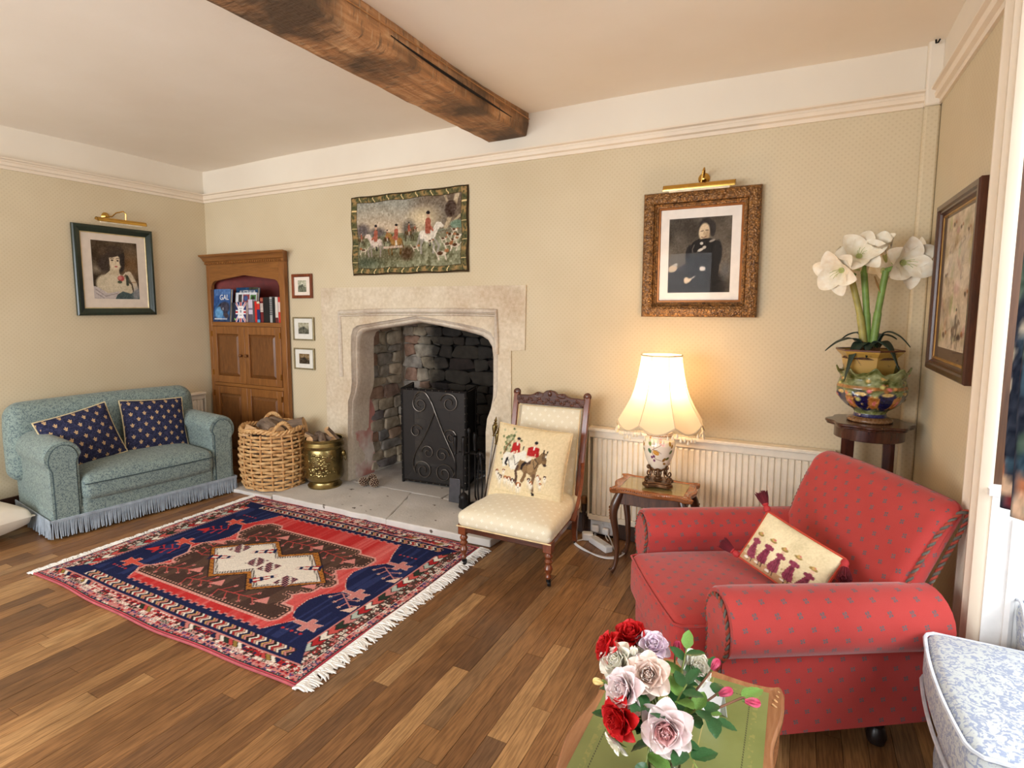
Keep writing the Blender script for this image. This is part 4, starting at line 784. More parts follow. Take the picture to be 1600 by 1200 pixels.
floral(Sd & (dd >= .075) & (dd < .26), 1, 'rose', .027, ['navy', 'blue', 'cream', 'red2', 'navy'], .8)
floral(Sd & (dd >= .26) & (dd < .66), 5, (86, 60, 54), .027, ['green', 'cream', 'red2', 'rose', 'cream', 'dark'], .95)
put(Sd & (dd >= .26) & (dd < .285), 'cream'); put(Sd & (dd >= .60) & (dd < .63), 'dark')
chevron(Sd & (dd >= .63) & (dd < .90), .05, ['cream', (196, 84, 78), 'green', 'rose', (176, 186, 176), 'red2'], .6); put(Sd & (dd >= .90) & (dd < .96), 'rose')
im = np.clip(im * (1 + .16 * (rng.random((NY, NX, 1)) - .5)) , 0, 255)
im = .8 * im + .1 * (np.roll(im, 1, 0) + np.roll(im, 1, 1)); im = im * .96 + 6
rug = thing('rug', 'red and navy patterned wool rug with white fringes on the wooden floor', 'rug', (rx0 + RW / 2, ry0 + RD / 2, 0))
def edge(yv): return .010 * math.sin(yv * 5.5 + .6) + .006 * math.sin(yv * 13)
X = (u - .5) * RW; Y = (v - .5) * RD; Xw = X + .008 * np.sin(Y * 5 + 1) * np.sign(X) * (np.abs(X) / RW * 2) ** 4; Yw = Y + (.012 * np.sin(X * 3.2 + 1.6) + .004 * np.sin(X * 11)) * np.sign(Y) * (np.abs(Y) / RD * 2) ** 4
Z = .011 + .0018 * rng.random((NY, NX)); Z[0] = Z[-1] = .001; Z[:, 0] = Z[:, -1] = .001
i = np.arange(NX * NY).reshape(NY, NX); f = np.stack([i[:-1, :-1].ravel(), i[:-1, 1:].ravel(), i[1:, 1:].ravel(), i[1:, :-1].ravel()], 1)
me = bpy.data.meshes.new('pile'); me.from_pydata(np.stack([Xw, Yw, Z], -1).reshape(-1, 3).tolist(), [], f.tolist()); setcol(me, im.reshape(-1, 3) / 255.); M_pile = dyed('rug_wool', .95, .05); me.materials.append(M_pile); me.shade_smooth(); link(me, 'pile', rug)
M_selv = plain('selvedge_wool', (172, 84, 90), .9)
for s in (-1, 1): B().tube([(a, s * (RD / 2 + .004 + .012 * math.sin(a * 3.2 + 1.6) + .004 * math.sin(a * 11)), .007) for a in np.linspace(-RW / 2, RW / 2, 60)], .006, 6).obj('selvedge', M_selv, rug)
M_cotton = plain('white_cotton', (232, 228, 222), .9, var=.04)
for s in (-1, 1):
    b = B(); k = 0
    for q in np.linspace(-RD / 2, RD / 2, 260):
        l = random.uniform(.05, .09) if s > 0 else random.uniform(.035, .065); a = random.uniform(-.025, .025); xs = s * (RW / 2 - .002)
        b.tube([(xs, q, .006), (xs + s * l * .4, q + a * .4, .009 + random.random() * .004), (xs + s * l * .8, q + a, .006), (xs + s * l, q + a * 1.5 + random.uniform(-.01, .01), .004)], [.005, .0062, .0056, .002], 5)
    b.obj('fringe', M_cotton, rug, kind='stuff')
    B().bx(s * RW / 2 - .004 * s, s * (RW / 2 + .014), -RD / 2, RD / 2, .001, .007).obj('fringe_heading', M_cotton, rug, bevel=.002)
# ---------------------------------------------------------------- green two-seat sofa
def sofafab(name, ground, leaf, sc=78, th=(.50, .56), under=None):
    g = G(name, .85, 0, .2); uv = g.co('UV'); f = g.noise(uv, sc, 3, .6, 1.6); vv = g.voro(g.vm('ADD', uv, g.comb(g.m('MULTIPLY', f, .03), g.m('MULTIPLY', f, .02))), sc * 1.15)
    m = g.m('MAXIMUM', g.step(f, th[0], th[1]), g.m('SUBTRACT', 1., g.step(vv, .20, .26))); t = g.noise(uv, 900, 2)
    c = g.mix(g.m('MULTIPLY', m, .85), ground, leaf); c = g.mix(.2, c, g.ramp(t, [(.3, tuple(np.array(ground) * .7)), (.7, tuple(np.minimum(np.array(ground) * 1.15, 255)))])); g.set('Base Color', c); g.set('Sheen Weight', .15); g.bump(t, .25, .002); return g.mat
M_sofa = sofafab('sofa_leaf_fabric', (138, 154, 147), (62, 78, 92))
M_pipe = plain('dark_green_piping', (56, 72, 76), .8); M_fr = plain('blue_grey_fringe', (152, 162, 172), .85, var=.1)
so = thing('sofa', 'small green leaf-patterned two-seat sofa with a fringed base', 'sofa', (-4.082, 2.36, 0), R(82.1))
HW = .615
def rotm(roll, tilt, z): return (Matrix.Rotation(R(z), 3, 'Z') @ Matrix.Rotation(R(tilt), 3, 'X') @ Matrix.Rotation(R(roll), 3, 'Y')).to_euler()
def armprof(R_, zc, hw, z0, n=14, ho=None):
    """scroll arm outline, (x outward, z): inner post, roll over the top, tucked under outside"""
    a = [(-hw, z0), (-hw, zc - .02)] + arc(.0, zc, R_, 172, -40, n); return a + [((ho or hw * .95), zc - R_ * .95), ((ho or hw * .9), z0)]
def scroll_arm(parent, sx, xc, y0, y1, R_, zc, hw, z0, mat, pipemat, rope=False, ho=None, rise=0.):
    pr = armprof(R_, zc, hw, z0, 14, ho); b = B(); n = len(pr); ys = [y0, y0 + .012, y0 + .05] + list(np.linspace(y0 + .12, y1, 8)); sc = [.955, .99, 1.] + [1.] * 8; v = []
    for y, s in zip(ys, sc): v += [(xc + sx * p[0] * s, y, z0 + (p[1] - z0) * (1 - (1 - s) * .35) + rise * (y - y0) / (y1 - y0) * max(0, 1 - (p[1] - z0) / (zc - z0))) for p in pr]
    b.add(v, [tuple(range(n))] + [(j * n + i, j * n + (i + 1) % n, j * n + n + (i + 1) % n, j * n + n + i) for j in range(len(ys) - 1) for i in range(n)] + [tuple(range((len(ys) - 1) * n, len(ys) * n))])
    o = b.obj('arm', mat, parent, smooth=50, fix=True)
    # front facing panel with piping round it
    k = .74; pf = [(p[0] * k, z0 + (p[1] - z0) * .965 - .008) for p in pr]
    f = B(); f.prism([(xc + sx * p[0], p[1]) for p in pf], y0 - .010, y0 + .004, 1); fo = f.obj('arm_facing', mat, o, smooth=40, fix=True)
    line = [(xc + sx * p[0] * 1.02, y0 - .006, p[1]) for p in pf]
    if rope: twist(line, .0065, pipemat[0], pipemat[1], o)
    else: B().tube(line, .004, 6).obj('piping', pipemat, o)
    return o
def resample(pts, n):
    P_ = np.array(pts, float); d = np.r_[0, np.cumsum(np.linalg.norm(np.diff(P_, axis=0), axis=1))]; t = np.linspace(0, d[-1], n); return np.stack([np.interp(t, d, P_[:, k]) for k in range(3)], 1), d[-1]
def twist(line, r, m1, m2, parent):
    """two-ply rope piping"""
    _, L = resample(line, 2); n = max(12, int(L / .006)); P_, L = resample(line, n); T = np.gradient(P_, axis=0); T /= np.linalg.norm(T, axis=1)[:, None] + 1e-9
    ref = np.array((.31, .9, .3)); A = np.cross(T, ref); A /= np.linalg.norm(A, axis=1)[:, None] + 1e-9; Bn = np.cross(T, A); ph = np.arange(n) * (L / n) / .034 * 2 * PI
    for k, m in ((0, m1), (PI, m2)):
        B().tube((P_ + A * (np.cos(ph + k) * r * .55)[:, None] + Bn * (np.sin(ph + k) * r * .55)[:, None]).tolist(), r * .72, 5).obj('rope_piping', m, parent)
scroll_arm(so, -1, -.525, 0, .69, .105, .535, .085, .10, M_sofa, M_pipe); scroll_arm(so, 1, .525, 0, .69, .105, .535, .085, .10, M_sofa, M_pipe)
b = B().rbox((-.03, .60, .555), (1.28, .19, .55), .09, 4, (10, 2, 8), lambda x, y, z, a, c, d: (x * (1 - .03 * max(d, 0) ** 2), y + .03 + .03 * (d + 1) / 2 + (-.03 * (1 - a * a) * (1 - d * d) if c < 0 else 0), z + .012 * (1 - a * a))); b.obj('backrest', M_sofa, so, smooth=60)
b = B().rbox((0, .29, .30), (.875, .66, .17), .05, 4, (10, 8, 2), lambda x, y, z, a, c, d: (x, y - .012 * (1 - a ** 2) * (c < -.9), z + (.035 * (1 - a ** 4) * (1 - c ** 4) if d > 0 else 0))); sc_ = b.obj('seat_cushion', M_sofa, so, smooth=60)
B().tube([(a, -.045 - .012 * (1 - (a / .43) ** 2), .335) for a in np.linspace(-.43, .43, 20)], .004, 6).obj('piping', M_pipe, sc_)
B().rbox((0, .60, .26), (1.16, .16, .34), .03, 2, (4, 2, 2)).obj('back_panel', M_sofa, so, smooth=60)
B().rbox((0, .3, .165), (.88, .62, .17), .03, 3, (6, 4, 2)).obj('seat_border', M_sofa, so, smooth=60)
B().rbox((0, .335, .14), (1.22, .67, .10), .02, 2, (4, 4, 1)).obj('base_rail', M_sofa, so, smooth=60)
b = B(); hb = B(); per = [(-HW, .69), (-HW, -.006), (HW, -.006), (HW, .69)]
for (xa, ya), (xb, yb) in zip(per[:-1], per[1:]):
    L = math.hypot(xb - xa, yb - ya); nn = int(L / .0085); nx_, ny_ = (yb - ya) / L, -(xb - xa) / L
    if nx_ * (xa + xb) + ny_ * ((ya + yb) / 2 - .35) < 0: nx_, ny_ = -nx_, -ny_
    for k in range(nn):
        t = (k + .5) / nn; px, py = xa + (xb - xa) * t + nx_ * .008, ya + (yb - ya) * t + ny_ * .008; dx, dy = random.uniform(-.006, .006), random.uniform(0, .010)
        b.tube([(px, py, .125), (px + dx * .4, py, .07), (px + dx + nx_ * dy, py + ny_ * dy, random.uniform(.008, .022))], [.0038, .0042, .0034], 5)
    hb.box(((xa + xb) / 2 + nx_ * .006, (ya + yb) / 2 + ny_ * .006, .128), (L + .02, .008, .018), Matrix.Rotation(math.atan2(yb - ya, xb - xa), 3, 'Z'))
b.obj('fringe', M_fr, so, kind='stuff'); hb.obj('fringe_heading', M_fr, so, bevel=.002)
for sx in (-1, 1):
    for yy in (.05, .62): B().lathe([(.018, 0), (.026, .01), (.03, .06), (.03, .1)], 14).obj('foot', M_dark, so, (sx * .55, yy, 0))
# ---------------------------------------------------------------- cushions
def pillow(name, label, w, h, t, mat, loc, rot, canvas=None, pinch=.05, n=40, group=None, cat='cushion', back=None, wrinkle=0., full=.42):
    """stuffed cushion in local XZ, front towards -Y, corners drawn out"""
    b = B(); cols = []; off = []
    for side in (-1, 1):
        for j in range(n + 1):
            for i in range(n + 1):
                a, c = -1 + 2 * i / n, -1 + 2 * j / n; aa = a * (1 - pinch * (1 - c * c)); cc = c * (1 - pinch * (1 - a * a))
                d = ((1 - a ** 2) * (1 - c ** 2)) ** full * t / 2 * (1 - .10 * (a * a + c * c) / 2)
                d += wrinkle * math.sin(a * 7 + c * 3) * (1 - a * a) * (1 - c * c) * .4
                b.v.append((aa * w / 2, side * d, cc * h / 2))
                cols.append(canvas.at(np.clip(.5 + a / 2, 0, .999), np.clip(.5 + c / 2, 0, .999)) if (canvas is not None and side < 0) else (back if back is not None else (.8, .7, .6)))
    m = (n + 1) ** 2
    for s in (0, 1):
        for j in range(n):
            for i in range(n):
                q = (s * m + j * (n + 1) + i, s * m + j * (n + 1) + i + 1, s * m + (j + 1) * (n + 1) + i + 1, s * m + (j + 1) * (n + 1) + i); b.f.append(q if s == 0 else q[::-1])
    if canvas is not None: b.col = np.array(cols)
    o = b.obj(name, mat, None, loc, rot, smooth=80); tagit(o, label, cat, group); return o
def seam(w, h, pinch=.05, n=24, k=1.0):
    r = [];
    for s in range(4):
        for i in range(n):
            t = -1 + 2 * i / n; a, c = ((t, -1), (1, t), (-t, 1), (-1, -t))[s]; r.append((a * (1 - pinch * (1 - c * c)) * w / 2 * k, 0, c * (1 - pinch * (1 - a * a)) * h / 2 * k))
    return r
def fleur():
    g = G('navy_fleur_fabric', .85, 0, .15); m = []
    for a, c in g.lattice(.088):
        x = g.m('MULTIPLY', g.m('ABSOLUTE', a), .088); y = g.m('MULTIPLY', c, .088); m += [g.disc(x, y, 0., .0055, .0036, .0115), g.disc(x, y, .0072, .0005, .003, .0055), g.disc(x, y, .0098, .005, .0032, .0032), g.disc(x, y, 0., -.0055, .0075, .0017), g.disc(x, y, 0., -.010, .0026, .0052), g.disc(x, y, .0048, -.0105, .0024, .003)]
    f = g.noise(g.co('UV'), 70, 2, .5, 1.5); t = g.noise(g.co('UV'), 700, 2)
    c = g.mix(g.anyof(m), g.mix(g.step(f, .48, .56), (38, 40, 64), (58, 60, 88)), (202, 168, 124)); g.set('Base Color', c); g.bump(t, .3, .002); return g.mat
M_fleur = fleur(); M_cord = plain('cream_cord', (206, 190, 152), .8)
def sofa_cushion(label, loc, rot, w, h):
    o = pillow('cushion', label, w, h, .15, M_fleur, loc, rot, group=None)
    B().tube(seam(w, h, .05), .006, 6, closed=True).obj('corded_edge', M_cord, o); return o
sofa_cushion('navy cushion with gold fleur-de-lis lying aslant beside the near sofa arm', (-4.475, 2.11, .57), rotm(-11, -20, 84), .46, .40)
sofa_cushion('navy cushion with gold fleur-de-lis standing square near the far sofa arm', (-4.475, 2.63, .57), rotm(4, -20, 82), .46, .42)
o = pillow('floor_cushion', 'cream cushion lying on the floor beside the sofa end', .76, .74, .26, plain('cream_linen', (226, 214, 196), .85, var=.03, scale=5), (-4.70, 1.33, .135), (R(90), 0, R(8)), cat='cushion', full=.22)
B().tube(seam(.75, .75), .005, 6, closed=True).obj('piping', plain('cream_piping', (214, 202, 182), .85), o)
# ---------------------------------------------------------------- log basket
M_wick = (lambda g: (g.set('Base Color', g.ramp(g.noise(g.co(), 30, 3), [(.3, (172, 124, 76)), (.5, (206, 162, 108)), (.75, (226, 190, 140))])), g.mat)[1])(G('wicker', .55, 0, .3))
M_wickd = plain('wicker_stake', (188, 140, 88), .6, var=.12)
BX, BYc = -3.80, 3.19
bk = thing('log_basket', 'tall woven wicker log basket beside the oak cupboard', 'basket', (BX, BYc, .032))
def brad(z): t = z / .46; return .248 + .022 * math.sin(PI * min(t, 1)) + .012 * t
NS = 19; b = B(); st_ = B()
for k in range(NS):
    a = 2 * PI * (k + .5) / NS; st_.tube([(brad(z) * math.cos(a), .86 * brad(z) * math.sin(a), z) for z in np.linspace(.01, .46, 7)], .0085, 5)
st_.obj('stake', M_wickd, bk, kind='stuff')
nr = 16
for r_ in range(nr):
    z = .018 + r_ * .0283; ph = r_ % 2; pts = []
    if r_ in (6, 7, 15): pass
    for q in range(NS * 4):
        a = 2 * PI * q / (NS * 4); w_ = math.cos(a * NS / 2 + PI * ph + PI / 2) * .013; rr = brad(z) + w_; pts.append((rr * math.cos(a), .86 * rr * math.sin(a), z + .003 * math.sin(a * 3 + r_) + random.uniform(-.0012, .0012)))
    b.tube(pts, .0115, 6, closed=True, flat=.8)
b.obj('weave', M_wick, bk, kind='stuff')
b = B()
for k in range(3):
    pts = []
    for q in range(120):
        a = 2 * PI * q / 120; t = a * 15 + 2 * PI * k / 3; rr = brad(.46) + .012 * math.cos(t); pts.append((rr * math.cos(a), .86 * rr * math.sin(a), .472 + .012 * math.sin(t) + .018 * math.sin(a * 2 + 1) ** 2))
    b.tube(pts, .011, 6, closed=True)
b.obj('braided_rim', M_wick, bk)
for a0 in (2.35, -.45):
    b = B(); base = [(brad(.46) * math.cos(a0 + d), .86 * brad(.46) * math.sin(a0 + d), .47 + .085 * math.sin(PI * (d + .36) / .72)) for d in np.linspace(-.36, .36, 34)]
    for k in range(3):
        pts = []
        for q, p_ in enumerate(base): t = q * .62 + 2 * PI * k / 3; pts.append((p_[0] + .008 * math.cos(t), p_[1] + .008 * math.sin(t) * .6, p_[2] + .008 * math.sin(t)))
        b.tube(pts, .0095, 6)
    b.obj('handle', M_wick, bk)
M_bark = (lambda g: (g.set('Base Color', g.ramp(g.noise(g.vm('MULTIPLY', g.co(), (1, .15, 1)), 40, 5), [(.3, (84, 70, 62)), (.7, (158, 138, 120))])), g.bump(g.noise(g.vm('MULTIPLY', g.co(), (1, .15, 1)), 40, 5), .8, .01), g.mat)[2])(G('bark', .9, 0, .1))
M_cut = (lambda g: (g.set('Base Color', g.ramp(g.noise(g.co(), 18, 4), [(.3, (172, 130, 88)), (.7, (214, 178, 136))])), g.mat)[1])(G('split_wood', .85, 0, .1))
def log(label, loc, rot, L, r, group, kind=0, seed=0):
    """a split log: a wedge of the round with bark on the outside; axis along local Y"""
    rg = np.random.default_rng(seed); a0, a1 = (20, 160) if kind == 0 else (-40, 220) if kind == 1 else (40, 140); n = 9
    pr = [(r * (1 + rg.uniform(-.06, .06)) * math.cos(R(a0 + (a1 - a0) * i / n)), r * (1 + rg.uniform(-.06, .06)) * math.sin(R(a0 + (a1 - a0) * i / n))) for i in range(n + 1)] + [(rg.uniform(-.15, .15) * r, -.25 * r)]
    o = B().prism([(p[0] * .985, p[1] * .985) for p in pr], -L / 2, L / 2, 1).obj('log', M_cut, None, loc, rot, smooth=20, fix=True); tagit(o, label, 'log', group)
    b = B(); out = pr[:-1]; m = len(out); v = []
    for y in np.linspace(-L / 2 + .002, L / 2 - .002, 9): v += [(p[0] * (1.03 + rg.uniform(-.02, .03)), y, p[1] * (1.03 + rg.uniform(-.02, .03))) for p in out]
    b.add(v, [(j * m + i, j * m + i + 1, j * m + m + i + 1, j * m + m + i) for j in range(8) for i in range(m - 1)]); b.obj('bark', M_bark, o, smooth=40, fix=True); return o
gl_ = 'logs in the wicker basket'
log('pale split log tilted at the left side of the wicker basket', (-3.90, 3.12, .485), (R(30), R(155), R(35)), .30, .085, gl_, 2, 1)
log('broad bark-covered log lying across the top of the wicker basket', (-3.79, 3.17, .482), (R(2), R(-6), R(62)), .34, .082, gl_, 0, 2)
log('dark barked log slanting at the right side of the wicker basket', (-3.68, 3.26, .49), (R(-14), R(30), R(118)), .26, .075, gl_, 1, 3)
log('brown log half hidden at the basket rear', (-3.80, 3.30, .47), (R(10), R(0), R(95)), .28, .08, gl_, 1, 4)
log('log lying deeper inside the wicker basket', (-3.82, 3.12, .37), (R(0), R(0), R(80)), .30, .10, gl_, 1, 5)
log('log filling the bottom right of the wicker basket', (-3.70, 3.20, .38), (R(0), R(40), R(30)), .26, .09, gl_, 1, 6)
# ---------------------------------------------------------------- brass coal bucket with embossed band
M_oldbrass = (lambda g: (g.set('Base Color', g.ramp(g.noise(g.co(), 9, 4), [(.3, (112, 98, 62)), (.7, (166, 148, 98))])), g.bump(g.noise(g.co(), 30, 3), .12, .004), g.mat)[2])(G('aged_brass', .27, .95, .5))
bu = thing('brass_bucket', 'embossed brass log bucket standing on the hearth', 'bucket', (-3.365, 3.325, .05))
b = B(); b.lathe([(.10, 0), (.134, .0), (.136, .012), (.128, .022), (.120, .032), (.118, .045), (.128, .055), (.148, .075), (.157, .10), (.158, .30), (.152, .318), (.160, .328), (.164, .345), (.158, .356), (.152, .372), (.160, .384), (.163, .392), (.156, .398), (.146, .392), (.146, .10), (.10, .05)], 40); b.obj('body', M_oldbrass, bu)
b = B(); rr = np.random.default_rng(5)
for k in range(90):
    a = -.95 + rr.normal() * .34; z = .2 + rr.uniform(-.09, .09); q = .158
    b.ell((q * math.cos(a), q * math.sin(a), z), (rr.uniform(.004, .008), rr.uniform(.006, .016), rr.uniform(.006, .018)), 8, 5, Matrix.Rotation(a, 3, 'Z') @ Matrix.Rotation(rr.uniform(0, 3), 3, 'X'))
b.obj('embossed_relief', M_oldbrass, bu, kind='stuff')
for a in (R(-155), R(25)):
    b = B(); x_, y_ = .158 * math.cos(a), .158 * math.sin(a); b.ell((x_, y_, .27), (.022, .022, .028), 12, 8); b.ell((x_ * 1.09, y_ * 1.09, .262), (.012, .012, .012), 8, 6); ring = [(x_ * 1.12 + .022 * math.cos(t) * -math.sin(a), y_ * 1.12 + .022 * math.cos(t) * math.cos(a), .235 + .026 * math.sin(t)) for t in np.linspace(0, 2 * PI, 18)[:-1]]
    b.tube(ring, .004, 6, closed=True); b.obj('lion_ring_handle', M_oldbrass, bu)
gb = 'logs in the brass bucket'
for k, (lb, dx, dy, dz, rot, L, r, kd) in enumerate((('split log with a pale end at the left rim of the brass bucket', -.075, -.04, .40, (R(25), R(10), R(120)), .15, .034, 2), ('small log pointing forward in the brass bucket', -.035, -.06, .405, (R(-10), 0, R(15)), .16, .030, 1), ('dark log across the middle of the brass bucket', .0, .02, .405, (R(5), R(8), R(80)), .22, .036, 1), ('pale log end sticking up at the right rim of the brass bucket', .08, .01, .425, (R(50), 0, R(150)), .17, .038, 0), ('short log resting in front in the brass bucket', .035, -.05, .41, (R(15), R(10), R(50)), .15, .03, 1))):
    log(lb, (-3.365 + dx, 3.325 + dy, .03 + dz), rot, L, r, gb, kd, 20 + k)
# ---------------------------------------------------------------- pine cones
M_cone = plain('pine_cone', (84, 60, 48), .8, var=.2); M_tip = plain('cone_tip', (206, 184, 158), .8)
def cone(label, loc, rot, s):
    o = thing('pine_cone', label, 'pine cone', loc, 0, 'pine cones on the hearth'); o.rotation_euler = rot
    B().ell((0, 0, 0), (.026 * s, .026 * s, .034 * s), 12, 8).obj('core', M_cone, o); b = B(); tb = B(); n = 62
    for k in range(n):
        t = (k + .5) / n; ph = math.acos(1 - 1.75 * t); th = k * 2.399963; d = Vector((math.sin(ph) * math.cos(th), math.sin(ph) * math.sin(th), math.cos(ph))); c_ = Vector((d.x * .03 * s, d.y * .03 * s, d.z * .04 * s))
        q = d.to_track_quat('Z', 'Y').to_matrix(); b.ell(c_, (.0085 * s, .0065 * s, .007 * s), 6, 4, q); tb.ell(c_ + d * .0068 * s, (.0042 * s, .0036 * s, .0022 * s), 5, 3, q)
    b.obj('scales', M_cone, o, kind='stuff'); tb.obj('scale_tips', M_tip, o, kind='stuff')
cone('pine cone nearest the brass bucket, left of three on the hearth', (-3.06, 3.445, .088), (R(60), R(20), 0), 1.0); cone('pine cone at the right of three, facing the room on the hearth', (-2.965, 3.465, .088), (R(75), 0, R(20)), 1.02); cone('pine cone lying behind the other two on the hearth', (-3.055, 3.545, .09), (R(50), R(-20), R(60)), 1.0)
# ---------------------------------------------------------------- folding fire screen
M_iron = plain('black_iron', (40, 38, 38), .45, .7, var=.15); M_wire = plain('bright_iron_wire', (112, 104, 96), .35, .8)
g = G('fire_mesh', .5, .6, .4, (58, 54, 52)); uv = g.sep(g.co('UV')); a = g.m('ABSOLUTE', g.m('SUBTRACT', g.m('FRACT', g.m('MULTIPLY', uv[0], 260.)), .5)); c = g.m('ABSOLUTE', g.m('SUBTRACT', g.m('FRACT', g.m('MULTIPLY', uv[1], 260.)), .5))
g.set('Alpha', g.m('MAXIMUM', g.m('GREATER_THAN', a, .27), g.m('GREATER_THAN', c, .27))); M_mesh = g.mat
sc = thing('fire_screen', 'black folding mesh fire screen with wire scrollwork in the fireplace', 'fire screen', (-2.565, 3.725, .05), math.atan2(.045, .585))
def spiral(cx, cz, r0, turns, a0, sgn, n=40): return [(cx + r0 * (1 - .78 * t) * math.cos(a0 + sgn * turns * 2 * PI * t), -.012, cz + r0 * (1 - .78 * t) * math.sin(a0 + sgn * turns * 2 * PI * t)) for t in np.linspace(0, 1, n)]
def panel(w, h, loc, rz, scrolls=True):
    b = B(); s = .011
    for x_ in (-w / 2, w / 2): b.tube([(x_, 0, 0), (x_, 0, h)], s, 6)
    for z in (.02, h - .006): b.tube([(-w / 2, 0, z), (w / 2, 0, z)], s * .9, 6)
    o = b.obj('panel', M_iron, sc, loc, (0, 0, rz)); B().bx(-w / 2, w / 2, -.001, .001, .02, h - .005).obj('wire_mesh', M_mesh, o, smooth=0)
    rv = B()
    for q in np.linspace(.06, h - .05, 12):
        for x_ in (-w / 2, w / 2): rv.ell((x_, -.011, q), .0045, 6, 4)
    for q in np.linspace(-w / 2 + .05, w / 2 - .05, 9):
        for z in (.02, h - .006): rv.ell((q, -.010, z), .0045, 6, 4)
    rv.obj('rivets', M_wire, o, kind='stuff')
    return o
pw, ph_ = .585, .79
mp = panel(pw, ph_, (0, 0, 0), 0); panel(.33, ph_, (pw / 2 - .036, .165, 0), R(102.6)); panel(.33, ph_, (-pw / 2 - .05, .17, 0), R(107))
b = B()
def S(pts, r=.0036): b.tube(pts, r, 6)
def curve(pts, n=40):
    P_ = [Vector(p) for p in pts]; out = []
    for i in range(len(P_) - 1):
        p0, p1, p2, p3 = P_[max(i - 1, 0)], P_[i], P_[i + 1], P_[min(i + 2, len(P_) - 1)]
        for t in np.linspace(0, 1, n // (len(P_) - 1) + 1)[:-1]: out.append(tuple(.5 * ((2 * p1) + (p2 - p0) * t + (2 * p0 - 5 * p1 + 4 * p2 - p3) * t * t + (3 * p1 - p0 - 3 * p2 + p3) * t ** 3)))
    return out + [tuple(P_[-1])]
cx_ = -.0
S(curve([(-.175, -.012, .70), (-.14, -.012, .755), (-.07, -.012, .765), (-.01, -.012, .69), (.03, -.012, .60), (.11, -.012, .42), (.19, -.012, .26), (.205, -.012, .16), (.175, -.012, .09)], 60), .0042)
S(curve([(.02, -.012, .62), (-.02, -.012, .52), (-.09, -.012, .38), (-.16, -.012, .27), (-.19, -.012, .17), (-.165, -.012, .09)], 50))
S(spiral(-.115, .665, .075, 1.5, PI * .55, 1)); S(spiral(.155, .69, .085, 1.55, PI * .95, -1)); S(spiral(-.155, .44, .06, 1.3, PI * .1, 1)); S(spiral(.165, .42, .065, 1.3, PI * .9, -1)); S(spiral(-.045, .275, .06, 1.35, PI, -1)); S(spiral(.085, .265, .065, 1.35, 0, 1)); S(spiral(-.09, .12, .085, 1.6, PI, -1)); S(spiral(.10, .115, .088, 1.6, 0, 1))
b.obj('scrollwork', M_wire, mp, smooth=60)
B().tube([(.10, 0, ph_), (.10, 0, ph_ + .02), (.16, 0, ph_ + .02), (.16, 0, ph_)], .005, 6).obj('lift_handle', M_iron, mp)
# ---------------------------------------------------------------- companion set and its tools
TX, TY = -2.06, 3.44
cs = thing('companion_stand', 'black iron companion set stand on the hearth in front of the fire screen', 'stand', (TX, TY, .05))
B().lathe([(.001, 0), (.075, 0), (.08, .008), (.07, .016), (.02, .022), (.008, .03), (.0065, .30), (.0065, .545), (.012, .55), (.014, .565), (.009, .58), (.001, .585)], 18).obj('base_and_post', M_iron, cs); B().tube([(-.085, 0, .40), (.085, 0, .40)], .006, 6).obj('cross_arm', M_iron, cs); B().tube([(0, -.07, .40), (0, .07, .40)], .006, 6).obj('cross_arm', M_iron, cs)
def handle(o, z0, z1): B().lathe([(.006, z0), (.013, z0 + .005), (.010, z0 + .02), (.015, z0 + (z1 - z0) * .5), (.016, z1 - .03), (.012, z1 - .012), (.015, z1 - .006), (.002, z1)], 14).obj('handle', M_iron, o)
gt = 'fireside tools on the companion set'
o = thing('fire_shovel', 'black iron fire shovel with a square flat pan on the companion set', 'shovel', (TX - .088, TY - .045, .05), 0, gt); handle(o, .39, .53); B().tube([(0, 0, .40), (0, 0, .2)], .006, 8).obj('shaft', M_iron, o)
b = B(); b.add([(-.045, -.012, .215), (.045, -.012, .215), (.05, -.02, .035), (-.05, -.02, .035), (-.045, .004, .215), (.045, .004, .215), (.05, -.004, .035), (-.05, -.004, .035)], [(0, 1, 2, 3), (7, 6, 5, 4), (0, 4, 5, 1), (1, 5, 6, 2), (2, 6, 7, 3), (3, 7, 4, 0)]); b.obj('pan', plain('grey_steel', (88, 88, 92), .4, .8), o, bevel=.004, fix=True)
o = thing('hearth_brush', 'black hearth brush with a round bristle head on the companion set', 'brush', (TX, TY - .078, .05), 0, gt); handle(o, .40, .54); B().tube([(0, 0, .41), (0, 0, .12)], .006, 8).obj('shaft', M_iron, o); B().lathe([(.004, .135), (.018, .125), (.032, .11), (.036, .095), (.034, .085), (.002, .085)], 18).obj('brush_cap', M_iron, o)
b = B()
for k in range(90): a = k * 2.4; q = .031 * math.sqrt((k + .5) / 90); b.tube([(q * math.cos(a), q * math.sin(a), .088), (q * 1.15 * math.cos(a), q * 1.15 * math.sin(a), .022)], .0022, 4)
b.obj('bristles', plain('black_bristle', (34, 32, 32), .9), o, kind='stuff')
o = thing('fire_poker', 'black iron poker hanging at the back of the companion set', 'poker', (TX + .005, TY + .078, .05), 0, gt); handle(o, .40, .54); B().tube([(0, 0, .41), (0, 0, .06), (.01, 0, .03)], .006, 8).obj('shaft', M_iron, o)
